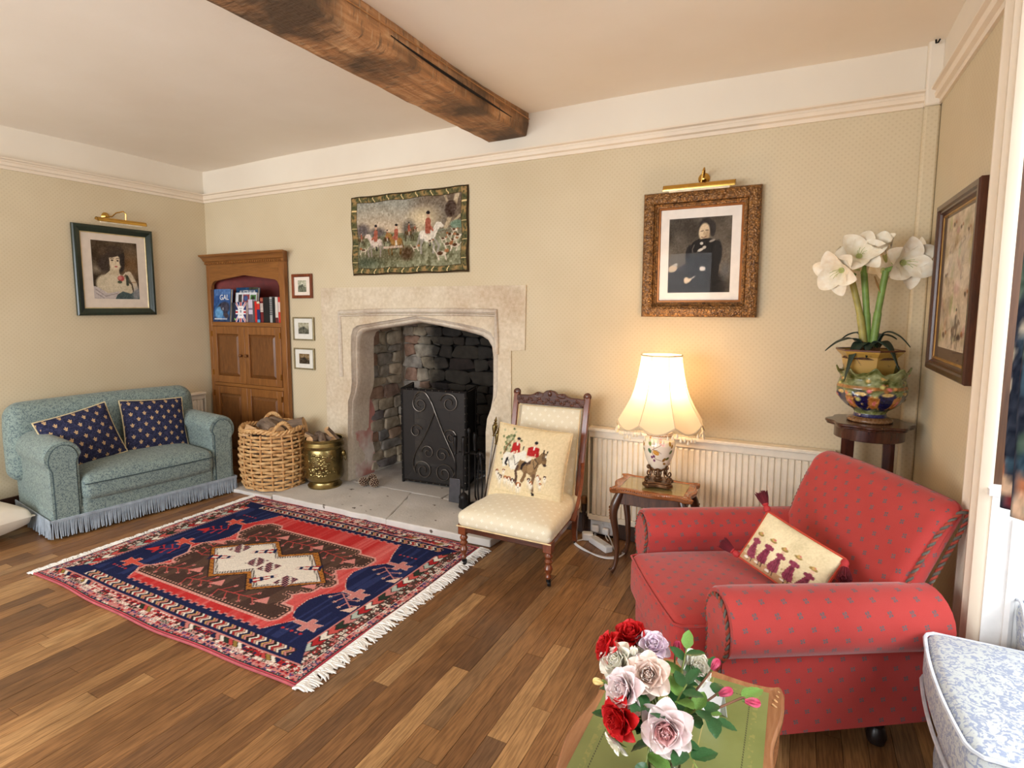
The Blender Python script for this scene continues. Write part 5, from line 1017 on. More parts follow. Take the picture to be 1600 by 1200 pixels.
o = thing('fire_tongs', 'black iron fire tongs at the right of the companion set', 'tongs', (TX + .105, TY - .02, .05), 0, gt); B().tube(curve([(0, 0, .40), (-.012, 0, .33), (-.022, 0, .22), (-.018, 0, .10), (-.004, 0, .03)]), .006, 8).obj('jaw', M_iron, o); B().tube(curve([(0, 0, .40), (.012, -.01, .33), (.022, -.01, .22), (.018, -.01, .10), (.004, -.006, .03)]), .006, 8).obj('jaw', M_iron, o); B().ell((0, 0, .405), (.016, .012, .022), 12, 8).obj('hinge_knob', M_iron, o); B().tube([(-.028, 0, .385), (-.02, 0, .415), (.02, 0, .415), (.028, 0, .385)], .007, 8).obj('shoulder', M_iron, o)
# long brass-topped fire irons leaning on the right jamb
for lab, top, bot, s in (('long steel fire iron with a tall brass urn finial leaning by the jamb', (-1.845, 3.455, .735), (-1.885, 3.33, .055), 1.), ('shorter brass-topped fire iron leaning behind the cream chair cushion', (-1.815, 3.45, .665), (-1.90, 3.31, .055), .9)):
    d = Vector(top) - Vector(bot); L = d.length; o = thing('fire_iron', lab, 'fire iron', bot, 0, 'brass topped fire irons'); o.rotation_euler = d.to_track_quat('Z', 'Y').to_euler()
    B().tube([(0, 0, 0), (0, 0, L - .13 * s)], .005, 8).obj('shaft', M_wire, o); z = L - .14 * s
    B().lathe([(.005, z), (.011, z + .004), (.006, z + .012), (.008, z + .02), (.017, z + .05), (.019, z + .075), (.010, z + .088), (.015, z + .094), (.007, z + .102), (.011, z + .112), (.006, z + .124), (.002, z + .14)], 16).obj('finial', M_oldbrass, o)
# ---------------------------------------------------------------- radiators
M_rad = plain('cream_radiator_enamel', (238, 226, 206), .35, var=.02)
def radiator(label, x0, x1, z0, z1, loc, rz):
    o = thing('radiator', label, 'radiator', loc, rz); w = x1 - x0; h = z1 - z0; b = B(); n = int(w / .0335); pitch = (w - .04) / n
    prof = [];
    for k in range(n): t = x0 + .02 + k * pitch; prof += [(t, -.055), (t + pitch * .16, -.055), (t + pitch * .30, -.070), (t + pitch * .86, -.070), (t + pitch, -.055)]
    zz = [z0 + .03, z0 + .045, z1 - .075, z1 - .06]; v = []
    for j, z in enumerate(zz): v += [(px, (-.055 if j in (0, 3) else py), z) for px, py in prof]
    m = len(prof); b.add(v, [(j * m + i, j * m + i + 1, j * m + m + i + 1, j * m + m + i) for j in range(3) for i in range(m - 1)]); b.obj('convector_face', M_rad, o, smooth=25, fix=True)
    B().bx(x0, x1, -.068, -.05, z0, z0 + .038).obj('bottom_seam', M_rad, o, bevel=.006); B().bx(x0, x1, -.07, -.05, z1 - .062, z1 - .012).obj('top_seam', M_rad, o, bevel=.006)
    b = B(); b.bx(x0 - .004, x1 + .004, -.085, -.01, z1 - .014, z1 + .004); b.bx(x0 - .004, x1 + .004, -.09, -.082, z1 - .016, z1 - .002); b.obj('top_grille', M_rad, o, bevel=.003)
    for sx in (x0, x1): B().bx(sx - .003, sx + .003, -.076, -.014, z0 + .02, z1 - .012).obj('side_panel', M_rad, o, bevel=.002)
    B().bx(x0 + .02, x1 - .02, -.05, -.014, z0 + .02, z1 - .03).obj('back_panel', M_rad, o, smooth=0); b = B()
    for q in (.2, .8): b.bx(x0 + w * q - .02, x0 + w * q + .02, -.016, 0, z0 + .05, z1 - .08)
    b.obj('wall_bracket', M_rad, o, smooth=0)
    return o
ra = radiator('long cream panel radiator under the gilt framed portrait', 0, 1.36, .118, .728, (-1.16, Y0 - .001, 0), 0)
M_copper = plain('copper_brown_valve', (150, 104, 66), .35, .7)
b = B(); b.lathe([(.012, 0), (.012, .10), (.018, .105), (.018, .15), (.010, .155)], 12, (-.035, -.05, .06)); b.tube([(-.035, -.05, .14), (.01, -.05, .14)], .010, 8); b.tube([(-.035, -.05, .10), (-.035, -.05, 0)], .008, 8); b.obj('valve', plain('dark_valve', (70, 52, 42), .5, .4), ra); B().lathe([(.018, 0), (.021, .006), (.020, .04), (.016, .048)], 14, (-.035, -.05, .215)).obj('valve_cap', M_copper, ra)
radiator('cream radiator on the left wall partly hidden by the sofa back', 0, 1.15, .10, .70, (XL + .001, 2.22, 0), R(90))
# ---------------------------------------------------------------- wall socket, plug-in adaptor, extension lead, cables
M_plast = plain('white_plastic', (232, 230, 228), .4, var=.01)
o = thing('wall_socket', 'white double wall socket low on the wall beneath the radiator left end', 'socket', (-1.08, Y0 - .019, .062)); B().bx(-.075, .075, -.012, 0, -.045, .045).obj('face_plate', M_plast, o, bevel=.004)
for q in (.01, .05): B().bx(q - .008, q + .008, -.017, -.012, .015, .03).obj('rocker', M_plast, o, bevel=.002)
o = thing('plug', 'white three-pin plug in the left half of the wall socket', 'plug', (-1.115, Y0 - .031, .062)); B().rbox((0, -.018, -.004), (.05, .036, .05), .012, 3, (2, 2, 2)).obj('body', M_plast, o); B().tube([(0, -.02, -.028), (0, -.03, -.045), (.01, -.05, -.055)], .004, 6).obj('flex', M_plast, o)
o = thing('plug', 'white three-pin plug in the right half of the wall socket', 'plug', (-1.045, Y0 - .031, .055)); B().rbox((0, -.018, -.004), (.046, .036, .045), .012, 3, (2, 2, 2)).obj('body', M_plast, o); B().tube([(0, -.02, -.025), (0.01, -.04, -.04), (.03, -.06, -.048)], .004, 6).obj('flex', M_plast, o)
o = thing('extension_lead', 'white extension block lying on the floor below the wall socket', 'extension lead', (-1.035, 3.325, 0), R(-38)); B().rbox((0, 0, .02), (.19, .055, .04), .008, 2, (2, 2, 1)).obj('block', M_plast, o); B().bx(-.07, .07, -.022, .022, .0395, .0415).obj('outlet_face', plain('outlet_face', (214, 212, 210), .5), o, bevel=.001)
B().tube(curve([(-.09, 0, .012), (-.14, .03, .006), (-.17, .10, .006), (-.10, .14, .006)]), .0045, 6).obj('flex', M_plast, o)
o = thing('adaptor', 'small white transformer plug lying by the extension block', 'adaptor', (-1.145, 3.40, 0), R(20)); B().rbox((0, 0, .024), (.07, .055, .048), .010, 3, (2, 2, 2)).obj('body', M_plast, o)
for lab, pts in (('white cable looped on the floor below the wall socket', [(-1.16, 3.38, .006), (-1.20, 3.30, .006), (-1.10, 3.22, .006), (-.96, 3.19, .006), (-.90, 3.25, .006), (-.95, 3.33, .006), (-1.0, 3.42, .02), (-1.03, 3.46, .03)]), ('thin white cable trailing from the chair leg towards the lamp table', [(-1.23, 3.36, .012), (-1.17, 3.27, .012), (-1.02, 3.175, .012), (-.93, 3.17, .012), (-.885, 3.22, .012), (-.87, 3.32, .012), (-.9, 3.42, .012)])):
    tagit(B().tube(curve(pts, 60), .0045, 6).obj('cable', M_plast), lab, 'cable')
# ---------------------------------------------------------------- nursing chair with cream damask
M_wal = wood('polished_walnut', (84, 38, 20), (138, 72, 38), 2, 24, 8, .28, .4); M_wald = wood('dark_carved_walnut', (50, 24, 16), (96, 50, 30), 0, 30, 5, .3, .4)
def damask():
    g = G('cream_damask', .55, 0, .3); m = []
    for a, c in g.lattice(.062):
        d1 = g.m('MULTIPLY', g.m('LESS_THAN', g.m('ABSOLUTE', a), .05), g.m('LESS_THAN', g.m('ABSOLUTE', c), .16)); d2 = g.m('MULTIPLY', g.m('LESS_THAN', g.m('ABSOLUTE', c), .05), g.m('LESS_THAN', g.m('ABSOLUTE', a), .16)); m += [d1, d2]
    c = g.mix(g.m('MULTIPLY', g.anyof(m), .7), (226, 214, 186), (242, 235, 216)); g.set('Base Color', c); g.set('Sheen Weight', .2); g.bump(g.noise(g.co('UV'), 800, 2), .15, .002); return g.mat
M_dam = damask(); M_gimp = plain('cream_gimp', (222, 196, 150), .8)
ch = thing('nursing_chair', 'low carved walnut nursing chair with cream damask seat on turned castored legs', 'chair', (-1.39, 2.70, 0))
turn = [(.010, .045), (.014, .05), (.017, .06), (.013, .07), (.012, .075), (.018, .085), (.024, .105), (.018, .122), (.014, .128), (.020, .135), (.024, .145), (.018, .153), (.015, .158), (.021, .165), (.024, .175), (.018, .184), (.016, .19), (.023, .198)]
for sx in (-1, 1):
    l = B().lathe(turn, 20).obj('leg', M_wal, ch, (sx * .265, 0, 0)); B().box((0, 0, .228), (.05, .05, .062)).obj('leg_block', M_wal, l, bevel=.003)
    w = B(); w.lathe([(.001, -.009), (.018, -.009), (.020, -.004), (.020, .004), (.018, .009), (.001, .009)], 16); w.obj('caster_wheel', M_iron, l, (0, .012, .020), (0, R(90), R(20))); B().lathe([(.012, .03), (.012, .05)], 12).obj('caster_socket', M_iron, l)
    x0, x1 = sx * .225, sx * .243
    path = curve([(sx * .195, .60, .02), (sx * .205, .565, .12), (x0, .54, .27), (x1 - sx * .004, .575, .52), (x1, .625, .78), (x1 + sx * .001, .665, .95)], 30)
    p = B(); p.tube(path, [.020] * 6 + [.024] * (len(path) - 6), 4); pt = p.obj('leg', M_wal, ch, smooth=30, bevel=.003)
    w = B(); w.lathe([(.001, -.009), (.016, -.009), (.018, 0), (.016, .009), (.001, .009)], 16); w.obj('caster_wheel', M_iron, pt, (sx * .195, .60, .018), (0, R(90), R(20)))
    B().lathe([(.001, -.014), (.020, -.014), (.024, -.008), (.018, 0), (.024, .006), (.012, .012), (.002, .014)], 18).obj('rosette', M_wald, pt, (x1, .655, .94), (R(90), 0, 0))
    a = curve([(x1, .575, .535), (sx * .262, .53, .51), (sx * .278, .46, .42), (sx * .282, .39, .33), (sx * .272, .34, .25)], 24); t = B(); t.tube(a, [.020] * 4 + [.017] * (len(a) - 8) + [.024] * 4, 4, flat=.7); t.obj('arm', M_wal, ch, smooth=30, bevel=.003)
b = B(); b.bx(-.265, .265, -.020, .020, .212, .256); b.obj('front_rail', M_wald, ch, bevel=.004)
for sx in (-1, 1): B().tube([(sx * .265, 0, .235), (sx * .222, .55, .235)], .028, 4, flat=.7).obj('side_rail', M_wal, ch, smooth=0)
B().bx(-.22, .22, .53, .56, .21, .26).obj('back_rail', M_wal, ch, smooth=0)
def seatfn(x, y, z, a, c, d): return (x * (1 - .085 * (c + 1)) * (1 + .03 * max(0, d)), y, z + (.05 * (1 - a ** 4) * (1 - c ** 4) if d > 0 else 0))
st = B().rbox((0, .27, .288), (.585, .62, .085), .034, 4, (10, 10, 2), seatfn).obj('seat', M_dam, ch, smooth=60)
b = B(); b.tube([(-.292, -.034, .252), (.292, -.034, .252)], .004, 6); b.obj('gimp_braid', M_gimp, st)
def bkfn(x, y, z, a, c, d): return (x, y + .085 * (d + 1) / 2 * 1.9 - (.016 * (1 - a * a) * (1 - d ** 4) if c < 0 else 0), z)
bk_ = B().rbox((0, .512, .575), (.432, .05, .59), .02, 3, (8, 1, 8), bkfn).obj('back_pad', M_dam, ch, smooth=60)
gm = [(-.212, .62, .862), (.212, .62, .862), (.212, .50, .33), (-.212, .50, .33)]; B().tube(gm, .004, 6, closed=True).obj('gimp_braid', M_gimp, bk_)
cr = [(-.235, .868), (-.235, .925)] + [(x_, .925 + .004) for x_ in (-.14,)] + [(-.12, .935), (-.09, .952), (-.05, .945), (-.03, .962), (0, .968), (.03, .962), (.05, .945), (.09, .952), (.12, .935), (.14, .929), (.235, .925), (.235, .868)]
cro = B().prism(cr, .632, .660, 1).obj('crest_rail', M_wald, ch, bevel=.005, fix=True); b = B(); rc = np.random.default_rng(3)
for k in range(34): x_ = -.22 + .44 * k / 33; b.ell((x_, .632, .895 + .014 * math.sin(k * 1.3)), (.012, .006, .007), 8, 5, Matrix.Rotation(k * 1.1, 3, 'Y'))
for s in (-1, 1): b.tube([(s * (.085 - .03 * t * math.cos(t * 5)), .632, .935 + .014 * math.sin(t * 5)) for t in np.linspace(0, 1.3, 18)], .004, 5)
b.ell((0, .630, .945), (.014, .008, .018), 10, 6); b.obj('carved_leaves', M_wald, cro)
# embroidered hunting cushion on the chair
p = P(220, 206, (222, 202, 162)); q = lambda x, y: ((x - 90) / 1000, (y - 140) / 960)
for k in range(70): a, c = q(rng.normal(320, 60), rng.normal(400, 95)); p.ell(a, c, .018, .014, [(110, 120, 80), (150, 150, 110), (86, 98, 66), (180, 176, 140)][k % 4], rng.uniform(0, 180), .3)
p.line([q(250, 540), q(270, 440), q(330, 350)], .018, (130, 96, 66))
def P4(l, c): p.poly([q(*t) for t in l], c)
P4([(255, 640), (250, 540), (290, 500), (400, 500), (500, 480), (545, 440), (580, 470), (585, 560), (545, 575), (510, 560), (490, 600), (470, 700), (400, 720), (330, 640), (300, 690), (262, 700)], (226, 220, 204)); p.line([q(520, 440), q(527, 400)], .016, (90, 84, 76)); P4([(340, 600), (330, 560), (420, 520), (400, 600)], (196, 186, 166))
P4([(355, 380), (400, 352), (450, 358), (472, 470), (455, 490), (440, 440), (430, 505), (350, 510)], (176, 44, 42)); p.line([q(455, 380), q(470, 470)], .03, (166, 40, 40)); p.ell(*q(428, 345), .022, .03, (222, 186, 156)); p.ell(*q(433, 305), .026, .02, (36, 34, 42)); p.ell(*q(405, 490), .018, .014, (214, 176, 150)); p.line([q(380, 510), q(310, 590)], .045, (224, 214, 196)); p.line([q(318, 580), q(300, 650), q(320, 665)], .028, (40, 34, 36)); p.line([q(428, 365), q(430, 390)], .02, (236, 230, 220))
p.line([q(340, 600), q(360, 680)], .008, (60, 54, 50)); p.line([q(405, 530), q(450, 650), q(510, 590)], .008, (60, 54, 50))
P4([(480, 640), (510, 575), (600, 580), (700, 530), (770, 460), (800, 420), (850, 450), (862, 580), (840, 610), (800, 570), (770, 600), (755, 690), (745, 780), (700, 770), (640, 730), (590, 740), (540, 700), (500, 720)], (132, 104, 72)); P4([(800, 430), (850, 450), (850, 540), (800, 540)], (108, 84, 60)); p.ell(*q(845, 590), .022, .02, (64, 48, 42)); p.line([q(805, 440), q(803, 405)], .018, (60, 46, 40)); p.line([q(845, 445), q(852, 415)], .014, (60, 46, 40)); p.ell(*q(840, 480), .008, .018, (226, 216, 200))
p.line([q(490, 660), q(470, 730), q(492, 800), q(485, 870)], .034, (84, 62, 50)); p.line([q(610, 720), q(590, 790), q(570, 840)], .040, (120, 92, 64)); p.line([q(725, 740), q(715, 850), q(722, 950)], .038, (112, 86, 64)); P4([(710, 960), (750, 965), (752, 998), (712, 995)], (44, 36, 36)); P4([(600, 600), (690, 540), (750, 580), (700, 700), (640, 720)], (154, 124, 88)); P4([(600, 590), (650, 545), (660, 600), (600, 640)], (84, 64, 54))
P4([(590, 400), (640, 375), (715, 380), (738, 480), (712, 500), (700, 460), (690, 500), (600, 520), (585, 480)], (172, 40, 40)); p.line([q(725, 400), q(735, 480), q(705, 505)], .03, (160, 36, 38)); p.ell(*q(680, 360), .022, .026, (222, 184, 154)); p.ell(*q(683, 325), .026, .022, (34, 32, 40)); p.line([q(672, 380), q(668, 410)], .022, (236, 230, 220)); p.ell(*q(610, 515), .02, .016, (216, 178, 152)); p.ell(*q(697, 510), .018, .014, (216, 178, 152)); p.line([q(640, 530), q(600, 570)], .05, (226, 214, 194)); p.line([q(585, 600), q(550, 640), q(545, 680)], .032, (40, 32, 32)); p.line([q(700, 530), q(760, 580), q(720, 660), q(690, 560)], .008, (44, 38, 36)); p.line([q(800, 500), q(850, 500)], .006, (44, 38, 36))
for k, (a, c, s) in enumerate(((185, 760, .8), (250, 830, 1.2), (330, 830, 1.), (385, 830, 1.1), (440, 850, 1.2), (530, 890, 1.5), (290, 740, .7), (665, 800, .9), (700, 840, 1.), (800, 770, .9), (870, 735, .8), (820, 830, .7), (780, 740, .8), (215, 800, .7))):
    a, c = q(a, c); p.ell(a, c + .035, .026 * s, .05 * s, (230, 220, 200), 0, .3); p.line([(a - .012 * s, c + .06), (a - .014 * s, c + .13 * s)], .008, (206, 192, 166)); p.line([(a + .012 * s, c + .06), (a + .014 * s, c + .13 * s)], .008, (206, 192, 166)); p.ell(a, c, .022 * s, .022 * s, [(170, 98, 58), (60, 46, 42), (184, 116, 70)][k % 3]); p.ell(a, c + .012, .009 * s, .018 * s, (236, 228, 212)); p.ell(a, c + .028 * s, .006 * s, .005 * s, (40, 34, 32)); p.ell(a - .02 * s, c, .006 * s, .016 * s, (110, 66, 46)); p.ell(a + .02 * s, c, .006 * s, .016 * s, (110, 66, 46))
p.rect(.5, .84, .88, .855, (206, 184, 142), .7); p.rect(.1, .9, .5, .915, (206, 186, 146), .6); p.grain(70, .02)
M_emb = dyed('embroidered_linen', .85, .1, 0, 400)
hc = pillow('cushion', 'cream cushion embroidered with red-coated riders and hounds on the nursing chair', .475, .455, .15, M_emb, (-1.405, 3.06, .545), rotm(3.5, -17, 4), p, .035, 110, back=(.86, .79, .64))
B().tube(seam(.475, .455, .035), .0035, 6, closed=True).obj('seam', M_gimp, hc)
# ---------------------------------------------------------------- small carved lamp table
M_tab = wood('carved_table_walnut', (110, 60, 32), (176, 112, 66), 0, 22, 7, .25, .5); M_legd = wood('table_leg_dark', (52, 30, 22), (96, 60, 40), 2, 24, 7, .3, .4)
lt = thing('lamp_table', 'small carved wooden side table with a glass inset top beside the radiator', 'side table', (-.672, 3.155, 0))
def tabletop(w, h, n=36, amp=.010, ear=.012):
    """outline with bowed sides and eared corners"""
    r = []
    for s in range(4):
        for i in range(n):
            t = -1 + 2 * i / n; a, c = ((t, -1), (1, t), (-t, 1), (-1, -t))[s]; bow = amp * math.cos(t * PI * 1.5) ; e_ = ear * abs(t) ** 8
            r.append((a * w / 2 + ((0, 1, 0, -1)[s]) * (bow + e_), c * h / 2 + ((-1, 0, 1, 0)[s]) * (bow + e_)))
    return r
o = tabletop(.42, .30); b = B(); n = len(o); v = []
for s, z in ((.93, .470), (1.0, .476), (1.02, .486), (1.0, .498), (.965, .503), (.94, .499)): v += [(x_ * s, y_ * s, z) for x_, y_ in o]
ins = tabletop(.345, .225, 36, .002, 0); v += [(x_, y_, .499) for x_, y_ in ins]
b.add(v, [tuple(range(n - 1, -1, -1))] + [(j * n + i, j * n + (i + 1) % n, j * n + n + (i + 1) % n, j * n + n + i) for j in range(6) for i in range(n)]); top = b.obj('table_top', M_tab, lt, smooth=40)
b = B()
for i in range(0, n): x_, y_ = o[i]; b.ell((x_ * 1.0, y_ * 1.0, .494), (.0095, .0055, .0065), 6, 4, Matrix.Rotation(math.atan2(y_, x_) + .9, 3, 'Z'))
b.obj('carved_edge', M_tab, top)
B().bx(-.17, .17, -.11, .11, .4955, .4975).obj('veneer_panel', wood('burr_veneer', (168, 132, 84), (206, 172, 120), 0, 14, 3, .3, .3), top, smooth=0)
g = G('table_glass', .02, 0, .5, (225, 240, 228)); g.set('Transmission Weight', .0); t_ = g.n('ShaderNodeBsdfTransparent'); t_.inputs[0].default_value = (.86, .93, .86, 1); gl_s = g.n('ShaderNodeBsdfGlossy'); gl_s.inputs['Roughness'].default_value = .03; lw = g.n('ShaderNodeLayerWeight'); lw.inputs[0].default_value = .5; mx = g.n('ShaderNodeMixShader')
g.nt.links.new(g.m('MULTIPLY_ADD', g.m('POWER', lw.outputs['Facing'], 4.), .7, .05), mx.inputs[0]); g.nt.links.new(t_.outputs[0], mx.inputs[1]); g.nt.links.new(gl_s.outputs[0], mx.inputs[2]); g.nt.links.new(mx.outputs[0], g.out.inputs[0]); M_tglass = g.mat
B().add([(-.171, -.111, .500), (.171, -.111, .500), (.171, .111, .500), (-.171, .111, .500)], [(0, 1, 2, 3)]).obj('glass_inset', M_tglass, top, smooth=0)
b = B(); b.bx(-.175, .175, -.125, -.108, .405, .472); b.bx(-.175, .175, .108, .125, .405, .472); b.bx(-.178, -.160, -.12, .12, .405, .472); b.bx(.160, .178, -.12, .12, .405, .472); b.obj('apron', M_legd, lt, bevel=.003)
for sx in (-1, 1):
    for sy in (-1, 1):
        pth = curve([(sx * .165, sy * .115, .47), (sx * .19, sy * .13, .40), (sx * .197, sy * .135, .34), (sx * .182, sy * .124, .22), (sx * .178, sy * .122, .10), (sx * .188, sy * .13, .035), (sx * .205, sy * .14, .012)], 36); m = len(pth)
        rad = [np.interp(i / m, [0, .15, .3, .6, .85, .95, 1], [.022, .026, .023, .014, .011, .016, .020]) for i in range(m)]
        l = B().tube(pth, rad, 10).obj('leg', M_legd, lt, smooth=60); k = B()
        for d in range(5): k.ell((sx * (.197 + .022 - d * .001), sy * (.135 + .004), .385 - d * .016), (.004, .012, .007), 6, 4)
        k.obj('knee_carving', M_tab, l)
# ---------------------------------------------------------------- table lamp
M_bronze = plain('dark_bronze', (116, 86, 62), .35, .85, var=.2); LX, LY = -.66, 3.165
tl = thing('table_lamp', 'lit table lamp with a scalloped cream shade and a flower painted urn base', 'lamp', (LX, LY, .5015), R(8))
pb = []
for k in range(4):
    a = R(90 * k - 90); c_, s_ = math.cos(a), math.sin(a)
    for x_, y_ in [(.082, -.05)] + [(.082 - .016 * math.cos(t * PI / 2), -.05 + .1 * (t + 1) / 2) for t in np.linspace(-.8, .8, 7)] + [(.082, .05), (.07, .07)]: pb.append((x_ * c_ - y_ * s_, x_ * s_ + y_ * c_))
b = B(); b.prism(pb, .008, .026, 2); b.prism([(x_ * .9, y_ * .9) for x_, y_ in pb], .026, .034, 2); b.obj('base', M_bronze, tl, bevel=.003, fix=True)
for k in range(4): a = R(90 * k + 45); B().lathe([(.012, 0), (.014, .008)], 10).obj('foot', M_bronze, tl, (.075 * math.cos(a), .075 * math.sin(a), 0))
b = B()
for k in range(4):
    a = R(90 * k + 45); f = lambda r_, z: (r_ * math.cos(a), r_ * math.sin(a), z)
    b.tube([f(*t) for t in [(.082 + .010 * math.cos(s) - .0, .05 + .012 * math.sin(s)) for s in np.linspace(2.6, -2.2, 10)][::-1]] + [f(.066, .042), f(.05, .06), f(.045, .085), f(.05, .105), f(.062, .118)] + [f(.070 + .009 * math.cos(s), .118 + .009 * math.sin(s)) for s in np.linspace(3.1, -1.5, 8)], .0042, 6)
    a2 = R(90 * k)
    for s in (-1, 1): b.tube([(.047 * math.cos(a2 + s * d), .047 * math.sin(a2 + s * d), z) for d, z in ((.05, .10), (.32, .098), (.42, .085), (.36, .070), (.22, .070), (.18, .082), (.26, .088))], .0036, 6)
b.tube([(.05 * math.cos(t), .05 * math.sin(t), .104 + .004 * math.cos(8 * t)) for t in np.linspace(0, 2 * PI, 49)[:-1]], .005, 6, closed=True); b.ell((0, 0, .045), (.022, .022, .012), 12, 6); b.lathe([(.03, .034), (.012, .05), (.010, .10)], 12); b.obj('scroll_stand', M_bronze, tl, smooth=60)
vp = [(.03, .098), (.042, .102), (.052, .115), (.066, .145), (.078, .18), (.086, .215), (.088, .240), (.084, .262), (.074, .276), (.066, .282), (.064, .288), (.072, .292), (.074, .298), (.070, .312), (.058, .330), (.036, .344), (.018, .350), (.012, .352)]
rp = resample([(r_, 0, z) for r_, z in vp], 110)[0]; nA = 190
b = B(); b.lathe([(q[0], q[2]) for q in rp], nA); cv = P(380, 220, (240, 228, 208))
def leaf2(x_, y_, s, an, c, c2): cv.ell(x_, y_, .022 * s, .014 * s * 380 / 220, c, an); cv.line([(x_ - .018 * s * math.cos(R(an)), y_ - .018 * s * math.sin(R(an)) * 1.7), (x_ + .018 * s * math.cos(R(an)), y_ + .018 * s * math.sin(R(an)) * 1.7)], .004, c2)
for off in (.0, .34, .67):
    f = lambda x_, y_: (np.mod(x_ + off, 1), y_)
    for seg_ in (((.70, .56), (.74, .52), (.79, .46)), ((.70, .56), (.745, .56), (.79, .62)), ((.69, .57), (.71, .68), (.74, .73), (.80, .76)), ((.72, .54), (.715, .46))):
        if max(f(*t)[0] for t in seg_) - min(f(*t)[0] for t in seg_) < .5: cv.line([f(*t) for t in seg_], .005, (132, 92, 66))
    leaf2(*f(.672, .45), 1.2, 70, (110, 140, 70), (170, 150, 70)); leaf2(*f(.67, .585), 1.2, 70, (56, 104, 74), (40, 76, 54)); leaf2(*f(.738, .61), 1.6, 30, (206, 142, 50), (240, 196, 110)); leaf2(*f(.83, .74), 1.2, -50, (150, 110, 50), (110, 80, 40)); leaf2(*f(.87, .72), 1.1, 150, (110, 112, 58), (80, 84, 44)); leaf2(*f(.845, .82), 1., 20, (160, 112, 44), (110, 80, 40)); leaf2(*f(.885, .45), 1.1, 90, (206, 160, 70), (150, 110, 50)); leaf2(*f(.91, .5), 1., 120, (190, 140, 60), (150, 110, 50)); leaf2(*f(.90, .60), 1.1, 130, (120, 132, 80), (86, 98, 58)); leaf2(*f(.645, .35), .9, 60, (214, 150, 70), (170, 110, 50))
    for d in ((.69, .70), (.715, .68), (.715, .76)): cv.ell(*f(*d), .013, .026, (112, 52, 92), 0, .2)
    for dx_, dy_ in ((0, 0), (.022, -.02), (-.02, -.03), (.0, -.06), (.024, .03)): cv.ell(*f(.785 + dx_, .43 + dy_), .016, .028, (228, 178, 172), 0, .3)
    cv.ell(*f(.785, .41), .007, .012, (222, 176, 100)); leaf2(*f(.76, .105), 1.0, 20, (206, 92, 60), (150, 60, 40)); leaf2(*f(.80, .08), .9, -30, (190, 70, 50), (140, 50, 40)); cv.ell(*f(.80, .15), .014, .02, (222, 120, 96)); leaf2(*f(.68, .12), .9, 100, (214, 150, 90), (160, 100, 60))
for k in range(60): cv.ell((k + .5) / 60, .285 + .012 * (k % 2), .009, .014, (204, 138, 76), 0, .3); cv.ell((k + .2) / 60, .25, .006, .01, (150, 96, 60), 0, .3)
ia = np.tile(np.arange(nA) / nA, 110); za = np.repeat(np.linspace(0, 1, 110), nA); b.col = np.zeros((len(b.v), 3)) + .9
b.col[:110 * nA] = cv.at(ia, za); b.obj('painted_urn', dyed('glazed_china', .12, .5, .4), tl, rot=(0, 0, R(-2)))
B().tube([(0, 0, .34), (0, 0, .50)], .007, 8).obj('lamp_stem', M_oldbrass, tl)
g = G('lit_bulb', .3); g.set('Base Color', (1, .85, .6, 1)); g.set('Emission Color', (1, .72, .42, 1)); g.set('Emission Strength', 8); B().ell((0, 0, .55), (.03, .03, .042), 16, 10).obj('bulb', g.mat, tl)
lb = bpy.data.lights.new('lamp_glow', 'POINT'); lb.energy = 7.5; lb.color = (1, .70, .42); lb.shadow_soft_size = .04; lo = bpy.data.objects.new('lamp_glow', lb); C.objects.link(lo); lo.parent = tl; lo.location = (0, 0, .62)
g = G('cream_silk_shade', .8); d_ = g.n('ShaderNodeBsdfDiffuse'); d_.inputs[0].default_value = L4((240, 228, 204)); tr = g.n('ShaderNodeBsdfTranslucent'); tr.inputs[0].default_value = L4((250, 236, 210)); mx = g.n('ShaderNodeMixShader'); mx.inputs[0].default_value = .55
g.nt.links.new(d_.outputs[0], mx.inputs[1]); g.nt.links.new(tr.outputs[0], mx.inputs[2]); g.nt.links.new(mx.outputs[0], g.out.inputs[0]); M_shade = g.mat
NP = 8
def shade_r(t): return np.interp(t, [0, .1, .3, .5, .65, .8, .9, 1], [.112, .116, .128, .146, .166, .195, .216, .238])
def shade_pt(u_, t, off=0.):
    a = 2 * PI * u_ + R(22.5); ph = np.mod(u_ * NP, 1); sc_ = math.sin(PI * ph); zb = .375 - .040 * sc_ ** 1.0; z = .735 + (zb - .735) * t
    r_ = shade_r(t) * (1 - .045 * sc_ * (1 - .3 * t)) + off; return (r_ * math.cos(a), r_ * math.sin(a), z)
sh = B().grid(lambda u_, t: shade_pt(u_, t), 128, 24, True).obj('shade', M_shade, tl, smooth=30)
M_trim = plain('shade_braid', (214, 196, 164), .8)
b = B(); b.tube([shade_pt(k / 128, 1, .001) for k in range(128)], .0042, 6, closed=True); b.tube([shade_pt(k / 128, 0, .001) for k in range(128)], .0045, 6, closed=True); b.obj('braid', M_trim, sh)
b = B()
for k in range(NP): b.tube([shade_pt(k / NP, t, .001) for t in np.linspace(0, 1, 20)], .0018, 5)
b.obj('seam', M_trim, sh)
b = B(); th_ = B()
for k in range(64):
    x_, y_, z = shade_pt((k + .5) / 64, 1, .002); l = .022 + .010 * (k % 2); th_.tube([(x_, y_, z), (x_, y_, z - l)], .0008, 4); b.lathe([(.001, .012), (.003, .008), (.0075, -.006), (.006, -.011), (.001, -.011)], 8, (x_, y_, z - l - .008))
b.obj('drop_beads', plain('ivory_beads', (238, 222, 192), .3), sh, kind='stuff'); th_.obj('bead_threads', M_trim, sh, kind='stuff')
